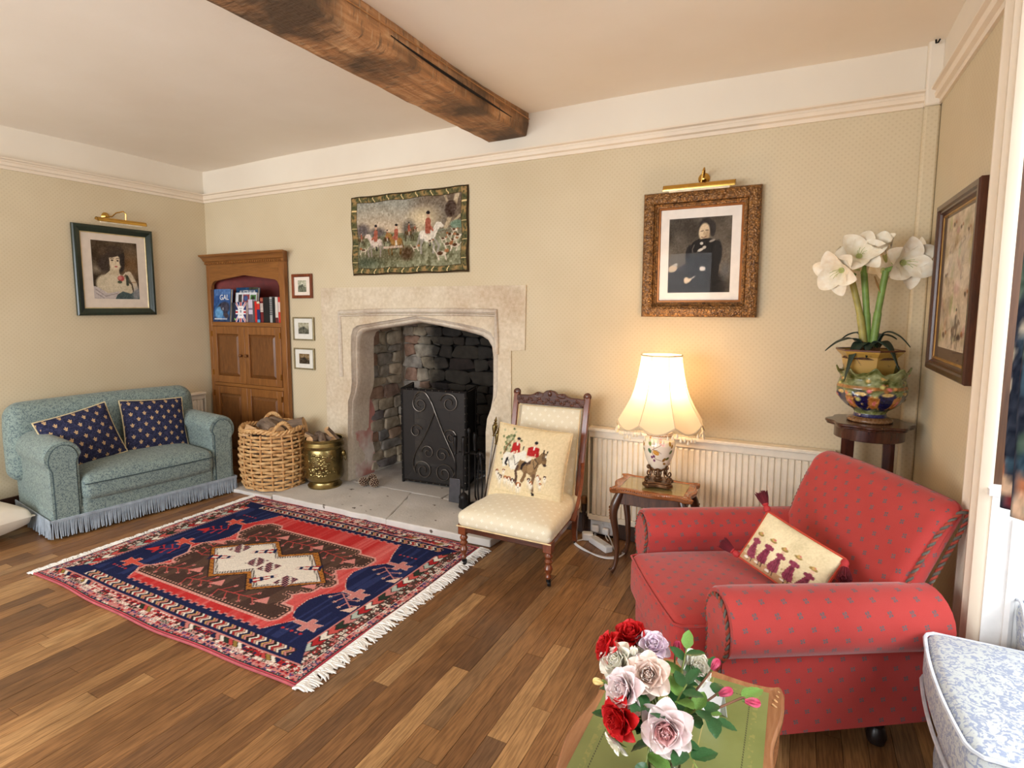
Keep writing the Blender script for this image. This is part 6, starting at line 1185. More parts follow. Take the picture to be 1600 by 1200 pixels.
# ---------------------------------------------------------------- red armchair
def redfab():
    g = G('red_sprig_fabric', .85, 0, .15); m = []
    for a, c in g.lattice(.072):
        x = g.m('ABSOLUTE', g.m('ADD', a, g.m('MULTIPLY', c, .25))); y = g.m('ABSOLUTE', g.m('SUBTRACT', c, g.m('MULTIPLY', a, .25))); m.append(g.disc(x, y, .06, .06, .05, .05)); m.append(g.m('LESS_THAN', g.m('ADD', x, y), .035))
    t = g.noise(g.co('UV'), 700, 2); f = g.noise(g.co(), 5, 3)
    base = g.mix(g.step(t, .3, .7), (170, 56, 52), (186, 72, 68)); base = g.mix(.25, base, g.ramp(f, [(.3, (168, 50, 46)), (.7, (198, 80, 76))])); c = g.mix(g.m('MULTIPLY', g.anyof(m), .9), base, (98, 90, 92))
    g.set('Base Color', c); g.set('Sheen Weight', .35); g.set('Sheen Roughness', .4); g.bump(t, .3, .002); return g.mat
M_redf = redfab(); M_r1 = plain('rope_rust', (150, 62, 46), .8); M_r2 = plain('rope_grey_green', (92, 88, 80), .8); ROPE = (M_r1, M_r2)
ac = thing('armchair', 'red armchair with tiny grey sprig pattern and rope piping beside the lamp table', 'armchair', (-.405, 2.205, 0), R(-60))
scroll_arm(ac, -1, -.365, .0, .72, .108, .475, .085, .085, M_redf, ROPE, True, ho=.05, rise=.05); scroll_arm(ac, 1, .375, .035, .74, .112, .475, .085, .085, M_redf, ROPE, True, ho=.04, rise=.05)
def abk(x, y, z, a, c, d):
    t = (d + 1) / 2; yy = y + .25 * t ** 1.15 + (.0 if c > 0 else .018 * max(0, t - .75) / .25); xx = x * (.86 + .16 * t)
    return (xx, yy - (.022 * (1 - a * a) * (1 - d * d) if c < 0 else 0), z + .012 * (1 - a * a) * t)
bk2 = B().rbox((0, .57, .51), (.74, .11, .69), .05, 4, (10, 2, 10), abk).obj('backrest', M_redf, ac, smooth=60)
for s in (-1, 1):
    ln = [];
    for z, oy in ((-.20, -.03), (-.05, -.03), (.1, -.03), (.22, -.028), (.285, -.02), (.318, -.005), (.325, .015), (.315, .04), (.26, .05), (.15, .05), (0., .05), (-.2, .05), (-.31, .05)):
        d = z / .345; a_ = s * .985; p_ = abk(a_ * .37, oy, z, a_, 1 if oy > .02 else -1, d); ln.append((p_[0] + s * .003, p_[1] + .57, p_[2] + .51))
    twist(curve(ln, 60), .0065, M_r1, M_r2, bk2)
sc2 = B().rbox((.0, .27, .325), (.575, .70, .19), .045, 4, (8, 8, 2), lambda x, y, z, a, c, d: (x, y - .010 * (1 - a * a) * (c < -.9), z + (.03 * (1 - a ** 4) * (1 - c ** 4) if d > 0 else 0))).obj('seat_cushion', M_redf, ac, smooth=60)
B().tube([(-.285, .5, .405), (-.285, -.05, .405)] + [(a, -.076 - .01 * (1 - (a / .28) ** 2), .406) for a in np.linspace(-.27, .27, 12)] + [(.285, -.05, .405), (.285, .5, .405)], .0045, 6).obj('seat_piping', M_redf, sc2)
B().rbox((.0, .29, .17), (.60, .68, .17), .03, 3, (4, 4, 2)).obj('seat_border', M_redf, ac, smooth=60)
b_ = B().rbox((.005, .37, .135), (.80, .68, .10), .025, 3, (3, 3, 1), lambda x, y, z, a, c, d: (x, y, z + .04 * max(0, c) * (d < 0))).obj('base', M_redf, ac, smooth=60)
twist([(-.29, -.062, .10), (.29, -.062, .10)], .006, M_r1, M_r2, b_)
for x_, y_ in ((-.36, .08), (.37, .10), (-.33, .64), (.34, .62)): B().lathe([(.014, 0), (.026, .006), (.032, .03), (.026, .055), (.02, .065), (.024, .08), (.024, .12)], 16).obj('foot', plain('black_bun_foot', (30, 22, 20), .3), ac, (x_, y_, 0))
# cushion with ladies in plum dresses
p = P(170, 110, (222, 204, 164)); p.im *= (1.04 - .12 * np.clip(p.Y - .75, 0, 1) * 4)[..., None]; p.rect(0, .86, 1, 1, (190, 152, 112)); p.grain(6, .03)
for k in range(130): p.ell(rng.uniform(0, 1), .72 + abs(rng.normal() * .1), .014, .02, [(206, 182, 136), (178, 148, 106), (160, 140, 96), (214, 190, 150)][k % 4], rng.uniform(0, 90), .4, .7)
for k, x_ in enumerate((.115, .30, .47, .645, .835)):
    dx = (.03, -.01, -.02, .0, -.03)[k]; y_ = .50 + (.02, .0, .02, .0, .03)[k]; dress = [(150, 70, 88), (136, 58, 78), (144, 66, 84), (140, 60, 80), (130, 58, 74)][k]
    p.poly([(x_ - .03, y_ + .08), (x_ + .03, y_ + .08), (x_ + .065 + dx, y_ + .34), (x_ + .02 + dx, y_ + .37), (x_ - .05 + dx, y_ + .36), (x_ - .075 + dx, y_ + .31)], dress); p.ell(x_, y_ + .045, .036, .06, dress); p.ell(x_ - .04, y_ + .04, .022, .035, dress); p.ell(x_ + .042, y_ + .04, .022, .035, dress)
    for q_ in (-.03, 0, .03): p.line([(x_ + q_ * .3, y_ + .1), (x_ + q_ + dx, y_ + .34)], .006, tuple(np.array(dress) * .72))
    p.ell(x_, y_ - .055, .024, .045, (226, 190, 160)); p.ell(x_, y_ - .10, .048, .028, (150, 124, 72), 0); p.ell(x_, y_ - .12, .026, .03, (196, 160, 96)); p.ell(x_ + .012, y_ - .13, .012, .014, (206, 110, 110)); p.line([(x_ - .02 + dx, y_ + .36), (x_ - .025 + dx, y_ + .43)], .010, (60, 44, 40)); p.line([(x_ + .02 + dx, y_ + .36), (x_ + .02 + dx, y_ + .43)], .010, (60, 44, 40)); p.ell(x_ - .05 + dx, y_ + .40, .03, .02, (236, 226, 208))
p.grain(80, .02)
lc = pillow('cushion', 'oblong cream cushion printed with ladies in plum dresses and tasselled corners on the red armchair', .31, .215, .11, M_emb, (.008, 2.355, .548), rotm(18, -28, -20), p, .03, 90, back=(.72, .28, .2), wrinkle=.006)
B().tube(seam(.31, .215, .03), .0065, 6, closed=True).obj('rust_cord', plain('rust_cord', (190, 70, 48), .8), lc)
M_tas = plain('wine_tassel', (104, 22, 34), .8, var=.2); M_tash = plain('tassel_head', (180, 48, 50), .7)
for sx, sz, d in ((-1, 1, (-.75, -.1, .65)), (-1, -1, (-.9, -.35, .1)), (1, -1, (.35, -.1, -.9)), (1, 1, (.55, -.45, -.85))):
    c_ = Vector((sx * .154, 0, sz * .106)); dv = Vector(d).normalized(); qt = dv.to_track_quat('Z', 'Y'); o = B(); o.lathe([(.003, 0), (.011, .004), (.014, .014), (.011, .024), (.008, .027), (.013, .031), (.012, .036)], 14); h = o.obj('tassel', M_tash, lc, c_, qt.to_euler()); t_ = B()
    for k in range(80): a = k * 2.4; q_ = .012 * math.sqrt((k + .5) / 80); t_.tube([(q_ * math.cos(a), q_ * math.sin(a), .034), (q_ * 1.7 * math.cos(a), q_ * 1.7 * math.sin(a), .058), (q_ * 2.1 * math.cos(a), q_ * 2.1 * math.sin(a), .082 + random.uniform(-.006, .004))], .0016, 4)
    t_.obj('tassel_threads', M_tas, h, kind='stuff')
# ---------------------------------------------------------------- plant stand, jardiniere, pot and amaryllis in the corner
PX, PY = .325, 3.285
M_mah = wood('dark_mahogany', (42, 20, 14), (84, 42, 28), 2, 22, 8, .25, .5)
ps = thing('plant_stand', 'tall dark mahogany plant stand with a shaped top in the room corner', 'plant stand', (PX, PY, 0))
def octo(r_, k=.06): return [(r_ * (1 + k * math.cos(8 * t)) * math.cos(t), r_ * (1 + k * math.cos(8 * t)) * math.sin(t)) for t in np.linspace(0, 2 * PI, 65)[:-1]]
b = B(); b.prism(octo(.172), .918, .928, 2); b.prism(octo(.178), .928, .942, 2); b.obj('top', M_mah, ps, bevel=.004, fix=True); B().lathe([(.145, .860), (.148, .862), (.148, .918)], 40).obj('apron', M_mah, ps)
for k in range(4): a = R(90 * k + 32); c_, s_ = math.cos(a), math.sin(a); B().tube([(.12 * c_, .12 * s_, .915), (.124 * c_, .124 * s_, .5), (.135 * c_, .135 * s_, .15), (.16 * c_, .16 * s_, 0)], [.022, .019, .016, .018], 4).obj('leg', M_mah, ps, smooth=30)
B().lathe([(.001, .30), (.115, .30), (.118, .308), (.115, .316), (.001, .316)], 32).obj('lower_shelf', M_mah, ps)
jd = thing('jardiniere', 'majolica bowl with cobalt panels, gold scrolls and a wavy rim on the plant stand', 'bowl', (PX, PY, .942))
jp = [(.085, 0), (.096, .002), (.098, .012), (.090, .020), (.070, .028), (.066, .045), (.074, .058), (.105, .078), (.128, .105), (.142, .140), (.144, .170), (.136, .198), (.132, .215), (.140, .235), (.150, .252), (.144, .254), (.132, .236), (.124, .215), (.126, .15), (.08, .07), (.02, .06)]
rp = resample([(r_, 0, z) for r_, z in jp], 150)[0]; nA = 180; b = B(); rj = np.random.default_rng(11)
blob = [(rj.uniform(0, 2 * PI), rj.uniform(.09, .24), rj.uniform(.010, .024)) for _ in range(70)]
cv = P(360, 150, (110, 116, 70)); cv.grain(40, .10)
for k in range(8): cv.ell((k + .5) / 8, .55, .052, .17, (22, 22, 66)); cv.ell((k + .5) / 8 + .02, .66, .04, .10, (18, 18, 58))
cv.rect(0, .84, 1, .90, (26, 26, 80)); cv.rect(0, .90, 1, 1, (120, 84, 54)); cv.rect(0, .3, 1, .36, (150, 106, 56))
for a, z, r_ in blob: cv.ell(a / 2 / PI, 1 - z / .26, r_ * .55, r_ * 1.6, [(176, 116, 58), (150, 92, 44), (206, 170, 100), (206, 110, 110), (196, 190, 110), (190, 130, 70)][int(r_ * 9999) % 6], 0, .3)
for k in range(8):
    cv.ell((k + .0) / 8, .60, .028, .12, (176, 112, 54)); cv.ell(k / 8 + .004, .60, .010, .05, (214, 120, 116)); cv.ell((k + .5) / 8, .43, .03, .035, (206, 178, 110)); cv.ell((k + .25) / 8, .80, .02, .03, (110, 120, 66))
    for s in (-1, 1): cv.line([((k + .5 + s * .44) / 8, .46), ((k + .5 + s * .30) / 8, .52), ((k + .5 + s * .40) / 8, .62), ((k + .5 + s * .22) / 8, .72)], .007, (190, 134, 66))
cv.grain(120, .05); v = []; cols = []
zs = rp[:, 2]; tot = len(rp)
for j, q in enumerate(rp):
    for i in range(nA):
        a = 2 * PI * i / nA; r_, z = q[0], q[2]; out_ = j < tot * .62; bump = 0
        if out_ and .07 < z < .25:
            for ba, bz_, br_ in blob: dd = ((math.remainder(a - ba, 2 * PI) * .14) ** 2 + (z - bz_) ** 2) / (br_ * .6) ** 2; bump = max(bump, .008 * math.exp(-dd)) if dd < 6 else bump
            bump += .004 * math.cos(8 * a) * math.sin(PI * (z - .07) / .18)
        w = max(0, (z - .215) / .04) if z > .215 else 0; rim = 1 + .05 * w * math.cos(8 * a); zz = z + .014 * w * math.cos(8 * a + .4) + .006 * w * math.cos(16 * a)
        v.append(((r_ * rim + bump) * math.cos(a), (r_ * rim + bump) * math.sin(a), zz)); cols.append((i / nA, z / .26 if out_ else -1))
b.add(v, [(j * nA + i, j * nA + (i + 1) % nA, j * nA + nA + (i + 1) % nA, j * nA + nA + i) for j in range(tot - 1) for i in range(nA)] + [tuple(range(nA - 1, -1, -1))]); cols = np.array(cols); cc = cv.at(cols[:, 0], np.clip(cols[:, 1], 0, .999)); cc[cols[:, 1] < 0] = (.62, .36, .30); b.col = cc
b.obj('bowl', dyed('majolica_glaze', .18, .5, .3), jd, smooth=60)
pt = thing('flower_pot', 'mustard yellow six-sided flower pot standing inside the majolica bowl', 'pot', (PX - .02, PY, 1.02), R(12))
def hexr(s, z): return [(s * math.cos(R(60 * k + 30)), s * math.sin(R(60 * k + 30)), z) for k in range(6)]
b = B(); v = []
for s, z in ((.075, 0), (.118, .24), (.140, .262), (.144, .272), (.136, .272), (.112, .235), (.08, .23)): v += hexr(s, z)
b.add(v, [tuple(range(5, -1, -1))] + [(j * 6 + i, j * 6 + (i + 1) % 6, j * 6 + 6 + (i + 1) % 6, j * 6 + 6 + i) for j in range(6) for i in range(6)])
g = G('mustard_glaze', .3, 0, .5); f = g.noise(g.co(), 26, 4, .6, .5); g.set('Base Color', g.mix(g.step(f, .60, .66), g.ramp(g.noise(g.co(), 4, 2), [(.3, (168, 132, 60)), (.7, (196, 160, 84))]), (104, 74, 44))); b.obj('pot', g.mat, pt, smooth=20)
B().tube(hexr(.142, .272), .005, 6, closed=True).obj('brown_rim', plain('brown_rim_glaze', (96, 56, 36), .3), pt); b = B(); b.lathe([(.001, .262), (.05, .262), (.10, .245), (.112, .23)], 24); b.obj('soil', plain('bark_chips', (78, 56, 40), .95, var=.35, scale=60, bump=.9), pt)
am = thing('amaryllis', 'white amaryllis plant with three thick stems in the yellow pot', 'plant', (PX - .02, PY, 1.285))
M_stem = plain('amaryllis_stem', (120, 148, 74), .45, var=.1); M_stem2 = plain('amaryllis_stem_tan', (160, 150, 82), .45, var=.1); M_alf = plain('dark_strap_leaf', (38, 52, 40), .45, var=.15)
g = G('white_petal', .5, 0, .3); uvp = g.sep(g.co('UV')); t = g.noise(g.co(), 30, 2); g.set('Base Color', g.ramp(t, [(.3, (236, 222, 196)), (.7, (248, 240, 222))])); g.set('Subsurface Weight', .15); g.set('Subsurface Radius', (.01, .008, .006)); M_wp = g.mat; M_throat = plain('green_throat', (190, 196, 130), .5)
B().ell((0, 0, .0), (.045, .045, .05), 16, 10).obj('bulb', plain('bulb_skin', (120, 84, 54), .7), am)
tops = [((-.098, -.02, .345), M_stem2), ((-.045, -.005, .375), M_stem), ((.045, -.02, .385), M_stem)]
for (x_, y_, z), m in tops: B().tube(curve([(x_ * .25, y_, .02), (x_ * .5, y_, z * .5), (x_ * .95, y_, z)]), [.017] * 20 + [.0145] * 21, 12).obj('stem', m, am) if len(curve([(x_ * .25, y_, .02), (x_ * .5, y_, z * .5), (x_ * .95, y_, z)])) == 41 else B().tube(curve([(x_ * .25, y_, .02), (x_ * .5, y_, z * .5), (x_ * .95, y_, z)]), .0155, 12).obj('stem', m, am)
def petal(b, M, L, W_, cup, curl, base=.2, ruff=0., nu=5, nv=8, tip=.55):
    def fn(u_, t):
        t = 1 - (1 - t) ** 1.9; w = W_ * (base + (1 - base) * math.sin(PI / 2 * min(1, t / .58)) if t < .58 else math.sqrt(max(0, 1 - ((t - .58) / .425) ** 2))); a = (u_ - .5) * 2
        x = a * w / 2; y = cup * (a * a) * w + ruff * math.sin(a * 7 + t * 5) * t; ang = curl * t; z = L * (math.sin(ang) / curl if abs(curl) > .01 else t); y -= L * ((1 - math.cos(ang)) / curl if abs(curl) > .01 else 0)
        return tuple(M @ Vector((x, y, z)))
    b.grid(fn, nu, nv)
def lily(name, c, d, s=1., openq=.95, roll=0., mat=None):
    q = Vector(d).to_track_quat('Z', 'Y').to_matrix().to_4x4(); T = Matrix.Translation(c) @ q @ Matrix.Rotation(roll, 4, 'Z'); first = None
    cen = B(); cen.lathe([(.004, -.045 * s), (.008, -.03 * s), (.010, .0), (.011 * s, .012 * s), (.004, .008 * s)], 10)
    for k in range(6): a = k * PI / 3 + .3; cen.tube([tuple(Vector((.004 * math.cos(a), .004 * math.sin(a), 0))), (.012 * math.cos(a), .012 * math.sin(a), .045 * s), (.018 * math.cos(a), .018 * math.sin(a) - .006, .062 * s)], .0012, 4)
    o = cen.obj(name, M_throat, am); o.matrix_local = T
    for k in range(6):
        b = B(); Mx = Matrix.Rotation(k * PI / 3, 4, 'Z') @ Matrix.Translation((0, -.006, 0)) @ Matrix.Rotation(openq * (.42 if k % 2 else .5), 4, 'X'); petal(b, Mx, .102 * s, (.080 if k % 2 else .070) * s, .26, .95 * openq, .25, .002, 7, 10, .62); b.obj('petal', mat or M_wp, o, smooth=80)
c0 = (PX - .02, PY, 1.285)
for c, d, s, oq, rl in (((.172, 3.235, 1.678), (-.55, -.75, -.25), 1.3, 1.1, .2), ((.232, 3.235, 1.735), (.05, -.85, .35), 1.25, 1.05, .7), ((.398, 3.22, 1.702), (.45, -.85, -.05), 1.35, 1.1, .1), ((.205, 3.35, 1.70), (-.7, .3, .35), 1.15, 1.0, .3), ((.425, 3.33, 1.72), (.85, .2, .25), 1.2, 1.0, .5), ((.335, 3.245, 1.745), (-.25, -.6, .7), 1.05, .55, 0.), ((.345, 3.36, 1.68), (.1, .6, .3), .9, 1., 0)):
    lily('flower', (c[0] - c0[0], c[1] - c0[1], c[2] - c0[2]), d, s, oq, rl)
for c, e in (((.225, 3.27, 1.66), (-.10, -.02, .345)), ((.262, 3.275, 1.70), (-.045, -.005, .375)), ((.375, 3.25, 1.685), (.045, -.02, .385))): B().tube([e, (c[0] - c0[0], c[1] - c0[1], c[2] - c0[2])], [.014, .007], 8).obj('flower_stalk', M_stem, am)
B().tube([(.0, -.01, .36), (.012, -.03, .32), (.025, -.035, .28)], [.004, .009, .002], 6, flat=.3).obj('dry_bract', plain('dry_bract', (170, 130, 84), .8), am)
for a, L, lift, drop in ((200, .20, .07, .03), (165, .13, .10, -.0), (232, .17, .05, .16), (-12, .16, .11, .02), (-48, .16, .06, .10), (20, .12, .09, -.02), (-100, .12, .05, .05), (100, .15, .08, .05)):
    c_, s_ = math.cos(R(a)), math.sin(R(a)); P_ = curve([(.02 * c_, .02 * s_, .0), (L * .35 * c_, L * .35 * s_, lift * .8), (L * .7 * c_, L * .7 * s_, lift * .75 - drop * .3), (L * c_, L * s_, lift * .4 - drop)], 18); b = B(); v = []
    for i, q_ in enumerate(P_):
        t = i / (len(P_) - 1); w = .026 * (1 - t ** 3) * (.6 + .8 * math.sin(PI * min(1, t + .2))) + .001
        for k, zo in ((-1, .004), (0, 0), (1, .004)): v.append((q_[0] - s_ * w * k, q_[1] + c_ * w * k, q_[2] + zo))
    b.add(v, [(i * 3 + k, i * 3 + k + 1, i * 3 + 4 + k, i * 3 + 3 + k) for i in range(len(P_) - 1) for k in (0, 1)]); o = b.obj('leaf', M_alf, am, smooth=60); o.modifiers.new('thickness', 'SOLIDIFY').thickness = .003
# ---------------------------------------------------------------- floral curtain at the bay
cv = P(160, 420, (46, 52, 66)); rc = np.random.default_rng(8)
for k in range(150): cv.ell(rc.uniform(0, 1), rc.uniform(0, 1), rc.uniform(.04, .12), rc.uniform(.012, .035), [(84, 104, 92), (196, 130, 96), (214, 180, 150), (150, 44, 44), (60, 84, 100), (222, 160, 120), (200, 190, 170)][k % 7], rc.uniform(0, 180), .2)
cv.grain(60, .06); b = B(); nu, nv = 120, 90; cols = []
def cf(u_, t):
    z = .925 + 1.53 * t; s = u_ * .62; w = 1 - .25 * math.exp(-((t - .25) / .15) ** 2); return (.555 + .028 * math.sin(u_ * 34 + 3.6) + .012 * math.sin(u_ * 61) + .05 * u_, BY - .085 - s * w * .95, z)
b.grid(cf, nu, nv); b.col = np.array([cv.at(np.mod(i / (nu - 1) * 2, .999), j / (nv - 1) * .99) for j in range(nv) for i in range(nu)])
cu_ = b.obj('curtain', dyed('printed_chintz', .85, .1), smooth=80); tagit(cu_, 'navy curtain with large peach and red flowers at the bay window', 'curtain'); cu_.modifiers.new('thickness', 'SOLIDIFY').thickness = .004
B().tube([(.56, BY - .05, 2.47), (.62, BY - .68, 2.47)], .014, 10).obj('pole', M_mah, cu_)
# ---------------------------------------------------------------- blue and cream patterned armchair in the bay
M_blue = sofafab('blue_branch_fabric', (200, 206, 206), (124, 138, 178), 52, (.50, .55)); M_bpipe = plain('pale_blue_cord', (206, 212, 222), .8)
bc = thing('armchair', 'cream armchair with blue leaf sprigs and corded cushion by the bay window', 'armchair', (.66, 1.82, 0), R(-90))
# local -Y faces world -X
def bfn(x, y, z, a, c, d): return (x, y - .02 * (1 - a * a) * (c < -.9), z + (.02 * (1 - a ** 4) * (1 - c ** 4) if d > 0 else 0))
s_ = B().rbox((.0, .03, .43), (.56, .60, .15), .035, 4, (8, 8, 2), bfn).obj('seat_cushion', M_blue, bc, smooth=60)
for z in (.497, .362): B().tube([(-.275, .3, z), (-.275, -.25, z), (-.26, -.268, z)] + [(a, -.272 - .02 * (1 - (a / .27) ** 2), z) for a in np.linspace(-.24, .24, 12)] + [(.26, -.268, z), (.275, -.25, z), (.275, .3, z)], .0055, 6).obj('cushion_cord', M_bpipe, s_)
B().rbox((0, .06, .20), (.56, .56, .33), .03, 3, (6, 4, 6), lambda x, y, z, a, c, d: (x + .012 * math.sin(z * 20) * 1, y + .008 * math.sin(z * 16) * (c < 0), z)).obj('seat_border', M_blue, bc, smooth=60)
for s in (-1, 1):
    o = B().rbox((s * .35, .22, .34), (.15, .52, .58), .06, 4, (2, 6, 6), lambda x, y, z, a, c, d: (x, y + .02 * (1 - d), z + .01 * (1 - c * c))).obj('arm', M_blue, bc, smooth=60)
    B().tube([(s * .35 + .06 * math.cos(t), -.035, .56 + .06 * math.sin(t)) for t in np.linspace(PI * 1.1, -.1 * PI, 16)], .005, 6).obj('arm_cord', M_bpipe, o)
    B().rbox((s * .35, .0, .12), (.15, .3, .20), .03, 2, (2, 2, 2)).obj('arm_base', M_blue, o, smooth=60)
B().rbox((0, .52, .50), (.84, .14, .84), .06, 4, (8, 2, 8), lambda x, y, z, a, c, d: (x, y + .06 * d, z)).obj('backrest', M_blue, bc, smooth=60)
for x_, y_ in ((-.25, -.18), (.25, -.18), (-.36, .5), (.36, .5)): B().lathe([(.018, 0), (.022, .05)], 12).obj('foot', M_dark, bc, (x_, y_, 0))
# ---------------------------------------------------------------- leather topped coffee table in the foreground
M_cof = wood('honey_mahogany', (134, 84, 52), (184, 130, 88), 1, 20, 9, .22, .5)
TZ = .48; tc = (-.217, 1.20)
ct = thing('coffee_table', 'wooden coffee table with a tooled green leather top in the foreground', 'coffee table', (tc[0], tc[1], 0))
def ctop(k): 
    r = []; w, h = .424 + k, .80 + k; n = 48
    for s in range(4):
        for i in range(n):
            t = -1 + 2 * i / n; a, c = ((t, -1), (1, t), (-t, 1), (-1, -t))[s]; wave = .009 * math.cos(t * PI * 2.5) if s in (1, 3) else .006 * math.cos(t * PI * 1.5); e_ = .012 * abs(t) ** 14
            r.append((a * w / 2 + (0, 1, 0, -1)[s] * (wave + e_), c * h / 2 + (-1, 0, 1, 0)[s] * (wave + e_)))
    return r
b = B(); n = 192; v = []
for k, z in ((-.02, .445), (.006, .447), (.014, .455), (.010, .462), (.018, .468), (.016, .478), (.004, .484), (-.012, .483), (-.026, .4805)): v += [(x_, y_, z) for x_, y_ in ctop(k)]
b.add(v, [tuple(range(n - 1, -1, -1))] + [(j * n + i, j * n + (i + 1) % n, j * n + n + (i + 1) % n, j * n + n + i) for j in range(8) for i in range(n)] + [tuple(range(8 * n, 9 * n))]); tp_ = b.obj('table_top', M_cof, ct, smooth=40)
M_gildw = plain('worn_gilding', (214, 170, 120), .5)
for sx in (-1, 1):
    for sy in (-1, 1):
        b = B()
        for k in range(4): b.tube([(sx * (.214 - k * .004), sy * (.40 - .02 * k - .005), .4835), (sx * (.224 - k * .002), sy * (.385 - .02 * k), .479), (sx * .226, sy * (.375 - .02 * k), .470)], .0025, 5)
        b.obj('carved_corner', M_gildw, tp_)
g = G('green_leather', .32, 0, .5); p_ = g.co(); x, y, _ = g.sep(p_); f = g.noise(p_, 7, 3); f2 = g.voro(p_, 220); col = g.ramp(f, [(.3, (118, 126, 66)), (.7, (136, 142, 82))])
dx = g.m('SUBTRACT', .1925, g.m('ABSOLUTE', x)); dy = g.m('SUBTRACT', .38, g.m('ABSOLUTE', y)); d = g.m('MINIMUM', dx, dy)
al = g.m('ADD', x, y); dash = g.m('GREATER_THAN', g.m('FRACT', g.m('MULTIPLY', al, 120.)), .4)
l1 = g.m('MULTIPLY', g.m('MULTIPLY', g.m('GREATER_THAN', d, .0405), g.m('LESS_THAN', d, .0435)), dash); l2 = g.m('MULTIPLY', g.m('GREATER_THAN', d, .022), g.m('LESS_THAN', d, .034)); sw = g.step(g.noise(p_, 90, 1), .5, .56)
col = g.mix(g.m('MULTIPLY', g.m('MULTIPLY', l2, sw), .28), col, (188, 168, 96)); col = g.mix(g.m('MULTIPLY', l1, .85), col, (50, 48, 34)); l3 = g.m('LESS_THAN', g.m('ABSOLUTE', g.m('SUBTRACT', x, .055)), .0012); col = g.mix(g.m('MULTIPLY', l3, .6), col, (196, 172, 100)); g.set('Base Color', col); g.bump(f2, .10, .001); g.set('Coat Weight', .25); g.set('Coat Roughness', .12)
B().bx(-.1925, .1925, -.38, .38, .4795, .4815).obj('leather_inset', g.mat, tp_, smooth=0)
b = B(); b.bx(-.18, .18, -.37, -.35, .38, .447); b.bx(-.18, .18, .35, .37, .38, .447); b.bx(-.19, -.17, -.37, .37, .38, .447); b.bx(.17, .19, -.37, .37, .38, .447); b.obj('apron', M_cof, ct, bevel=.003)
for sx in (-1, 1):
    for sy in (-1, 1):
        pth = curve([(sx * .175, sy * .355, .45), (sx * .195, sy * .375, .38), (sx * .198, sy * .378, .31), (sx * .182, sy * .362, .18), (sx * .180, sy * .36, .08), (sx * .195, sy * .375, .02)], 30); m = len(pth)
        B().tube(pth, [np.interp(i / m, [0, .2, .35, .7, .9, 1], [.024, .028, .024, .014, .014, .022]) for i in range(m)], 10).obj('leg', M_cof, ct, smooth=60)
o = thing('card', 'white folded card standing on the green leather top behind the roses', 'card', (-.150, 1.425, .4816), R(-24)); b = B(); b.add([(-.032, -.022, 0), (.032, -.022, 0), (.032, 0, .085), (-.032, 0, .085), (-.032, .022, 0), (.032, .022, 0)], [(0, 1, 2, 3), (5, 4, 3, 2)]); c_ = b.obj('folded_sheet', plain('white_card', (236, 236, 240), .7, var=0), o, smooth=0); c_.modifiers.new('thickness', 'SOLIDIFY').thickness = .0012
# ---------------------------------------------------------------- glass vase and its roses
g = G('clear_glass', .0, 0, .5, (255, 255, 255)); g.set('Transmission Weight', 1.); g.set('IOR', 1.45); M_vglass = g.mat
VX, VY, VZ = -.212, 1.165, .4817
va = thing('glass_vase', 'small clear glass vase of water holding the roses on the coffee table', 'vase', (VX, VY, VZ))
B().lathe([(.001, .0), (.030, .0), (.033, .004), (.034, .03), (.036, .09), (.040, .115), (.0375, .115), (.0335, .09), (.0315, .03), (.028, .012), (.001, .012)], 32, cap=False).obj('glass_wall', M_vglass, va, smooth=60)
g = G('vase_water', .0, 0, .5, (250, 255, 250)); g.set('Transmission Weight', 1.); g.set('IOR', 1.33); B().lathe([(.001, .0122), (.0275, .0122), (.0312, .03), (.0325, .07), (.001, .07)], 28, cap=False).obj('water', g.mat, va, smooth=40)
def petmat(name, c1, c2):
    g = G(name, .5, 0, .25); t = g.noise(g.co(), 55, 3); g.set('Base Color', g.ramp(t, [(.3, c1), (.7, c2)])); g.set('Subsurface Weight', .12); g.set('Subsurface Radius', (.006, .004, .003)); return g.mat
PM = dict(red=petmat('petal_red', (186, 18, 26), (222, 46, 46)), hot=petmat('petal_hot_pink', (206, 70, 110), (232, 120, 150)), white=petmat('petal_ivory', (250, 244, 226), (255, 252, 242)), yellow=petmat('petal_yellow', (234, 206, 120), (248, 232, 180)), lilac=petmat('petal_lilac', (240, 218, 234), (250, 236, 246)), peach=petmat('petal_blush', (250, 222, 210), (255, 240, 230)), pale=petmat('petal_pale_pink', (250, 226, 228), (255, 244, 242)), pink=petmat('petal_pink', (238, 176, 180), (250, 218, 216)))
M_rs = plain('rose_stem', (120, 134, 70), .5, var=.15); M_rs2 = plain('rose_stem_red', (132, 92, 72), .5, var=.15); M_rl = plain('rose_leaf', (52, 92, 52), .32, var=.25, scale=60); M_rl2 = plain('rose_leaf_light', (112, 152, 74), .35, var=.2, scale=60); M_sep = plain('sepal', (104, 136, 72), .5)
def leafmesh(seed):
    b = B(); r_ = np.random.default_rng(seed); n = 13; cup = r_.uniform(.15, .4); cv_ = r_.uniform(-.5, .9)
    def fn(u_, t):
        w = .5 * math.sin(PI * t ** .8) ** .75 * (1 + .05 * math.sin(t * 60)); a = (u_ - .5) * 2; return (a * w * .62, t * math.cos(cv_ * t * .5), cup * abs(a) * w * .5 - .28 * cv_ * t * t + .015 * math.cos(t * 30) * abs(a))
    b.grid(fn, 5, n); return b
LM = [leafmesh(k).mesh('leaf', M_rl if k % 4 else M_rl2, 80) for k in range(8)]
def leaf(parent, c, d, s, k=None):
    q = Vector(d).to_track_quat('Y', 'Z'); o = link(LM[random.randrange(8) if k is None else k], 'leaf', parent, c, q.to_euler(), (s, s, s)); return o
rg2 = np.random.default_rng(21)
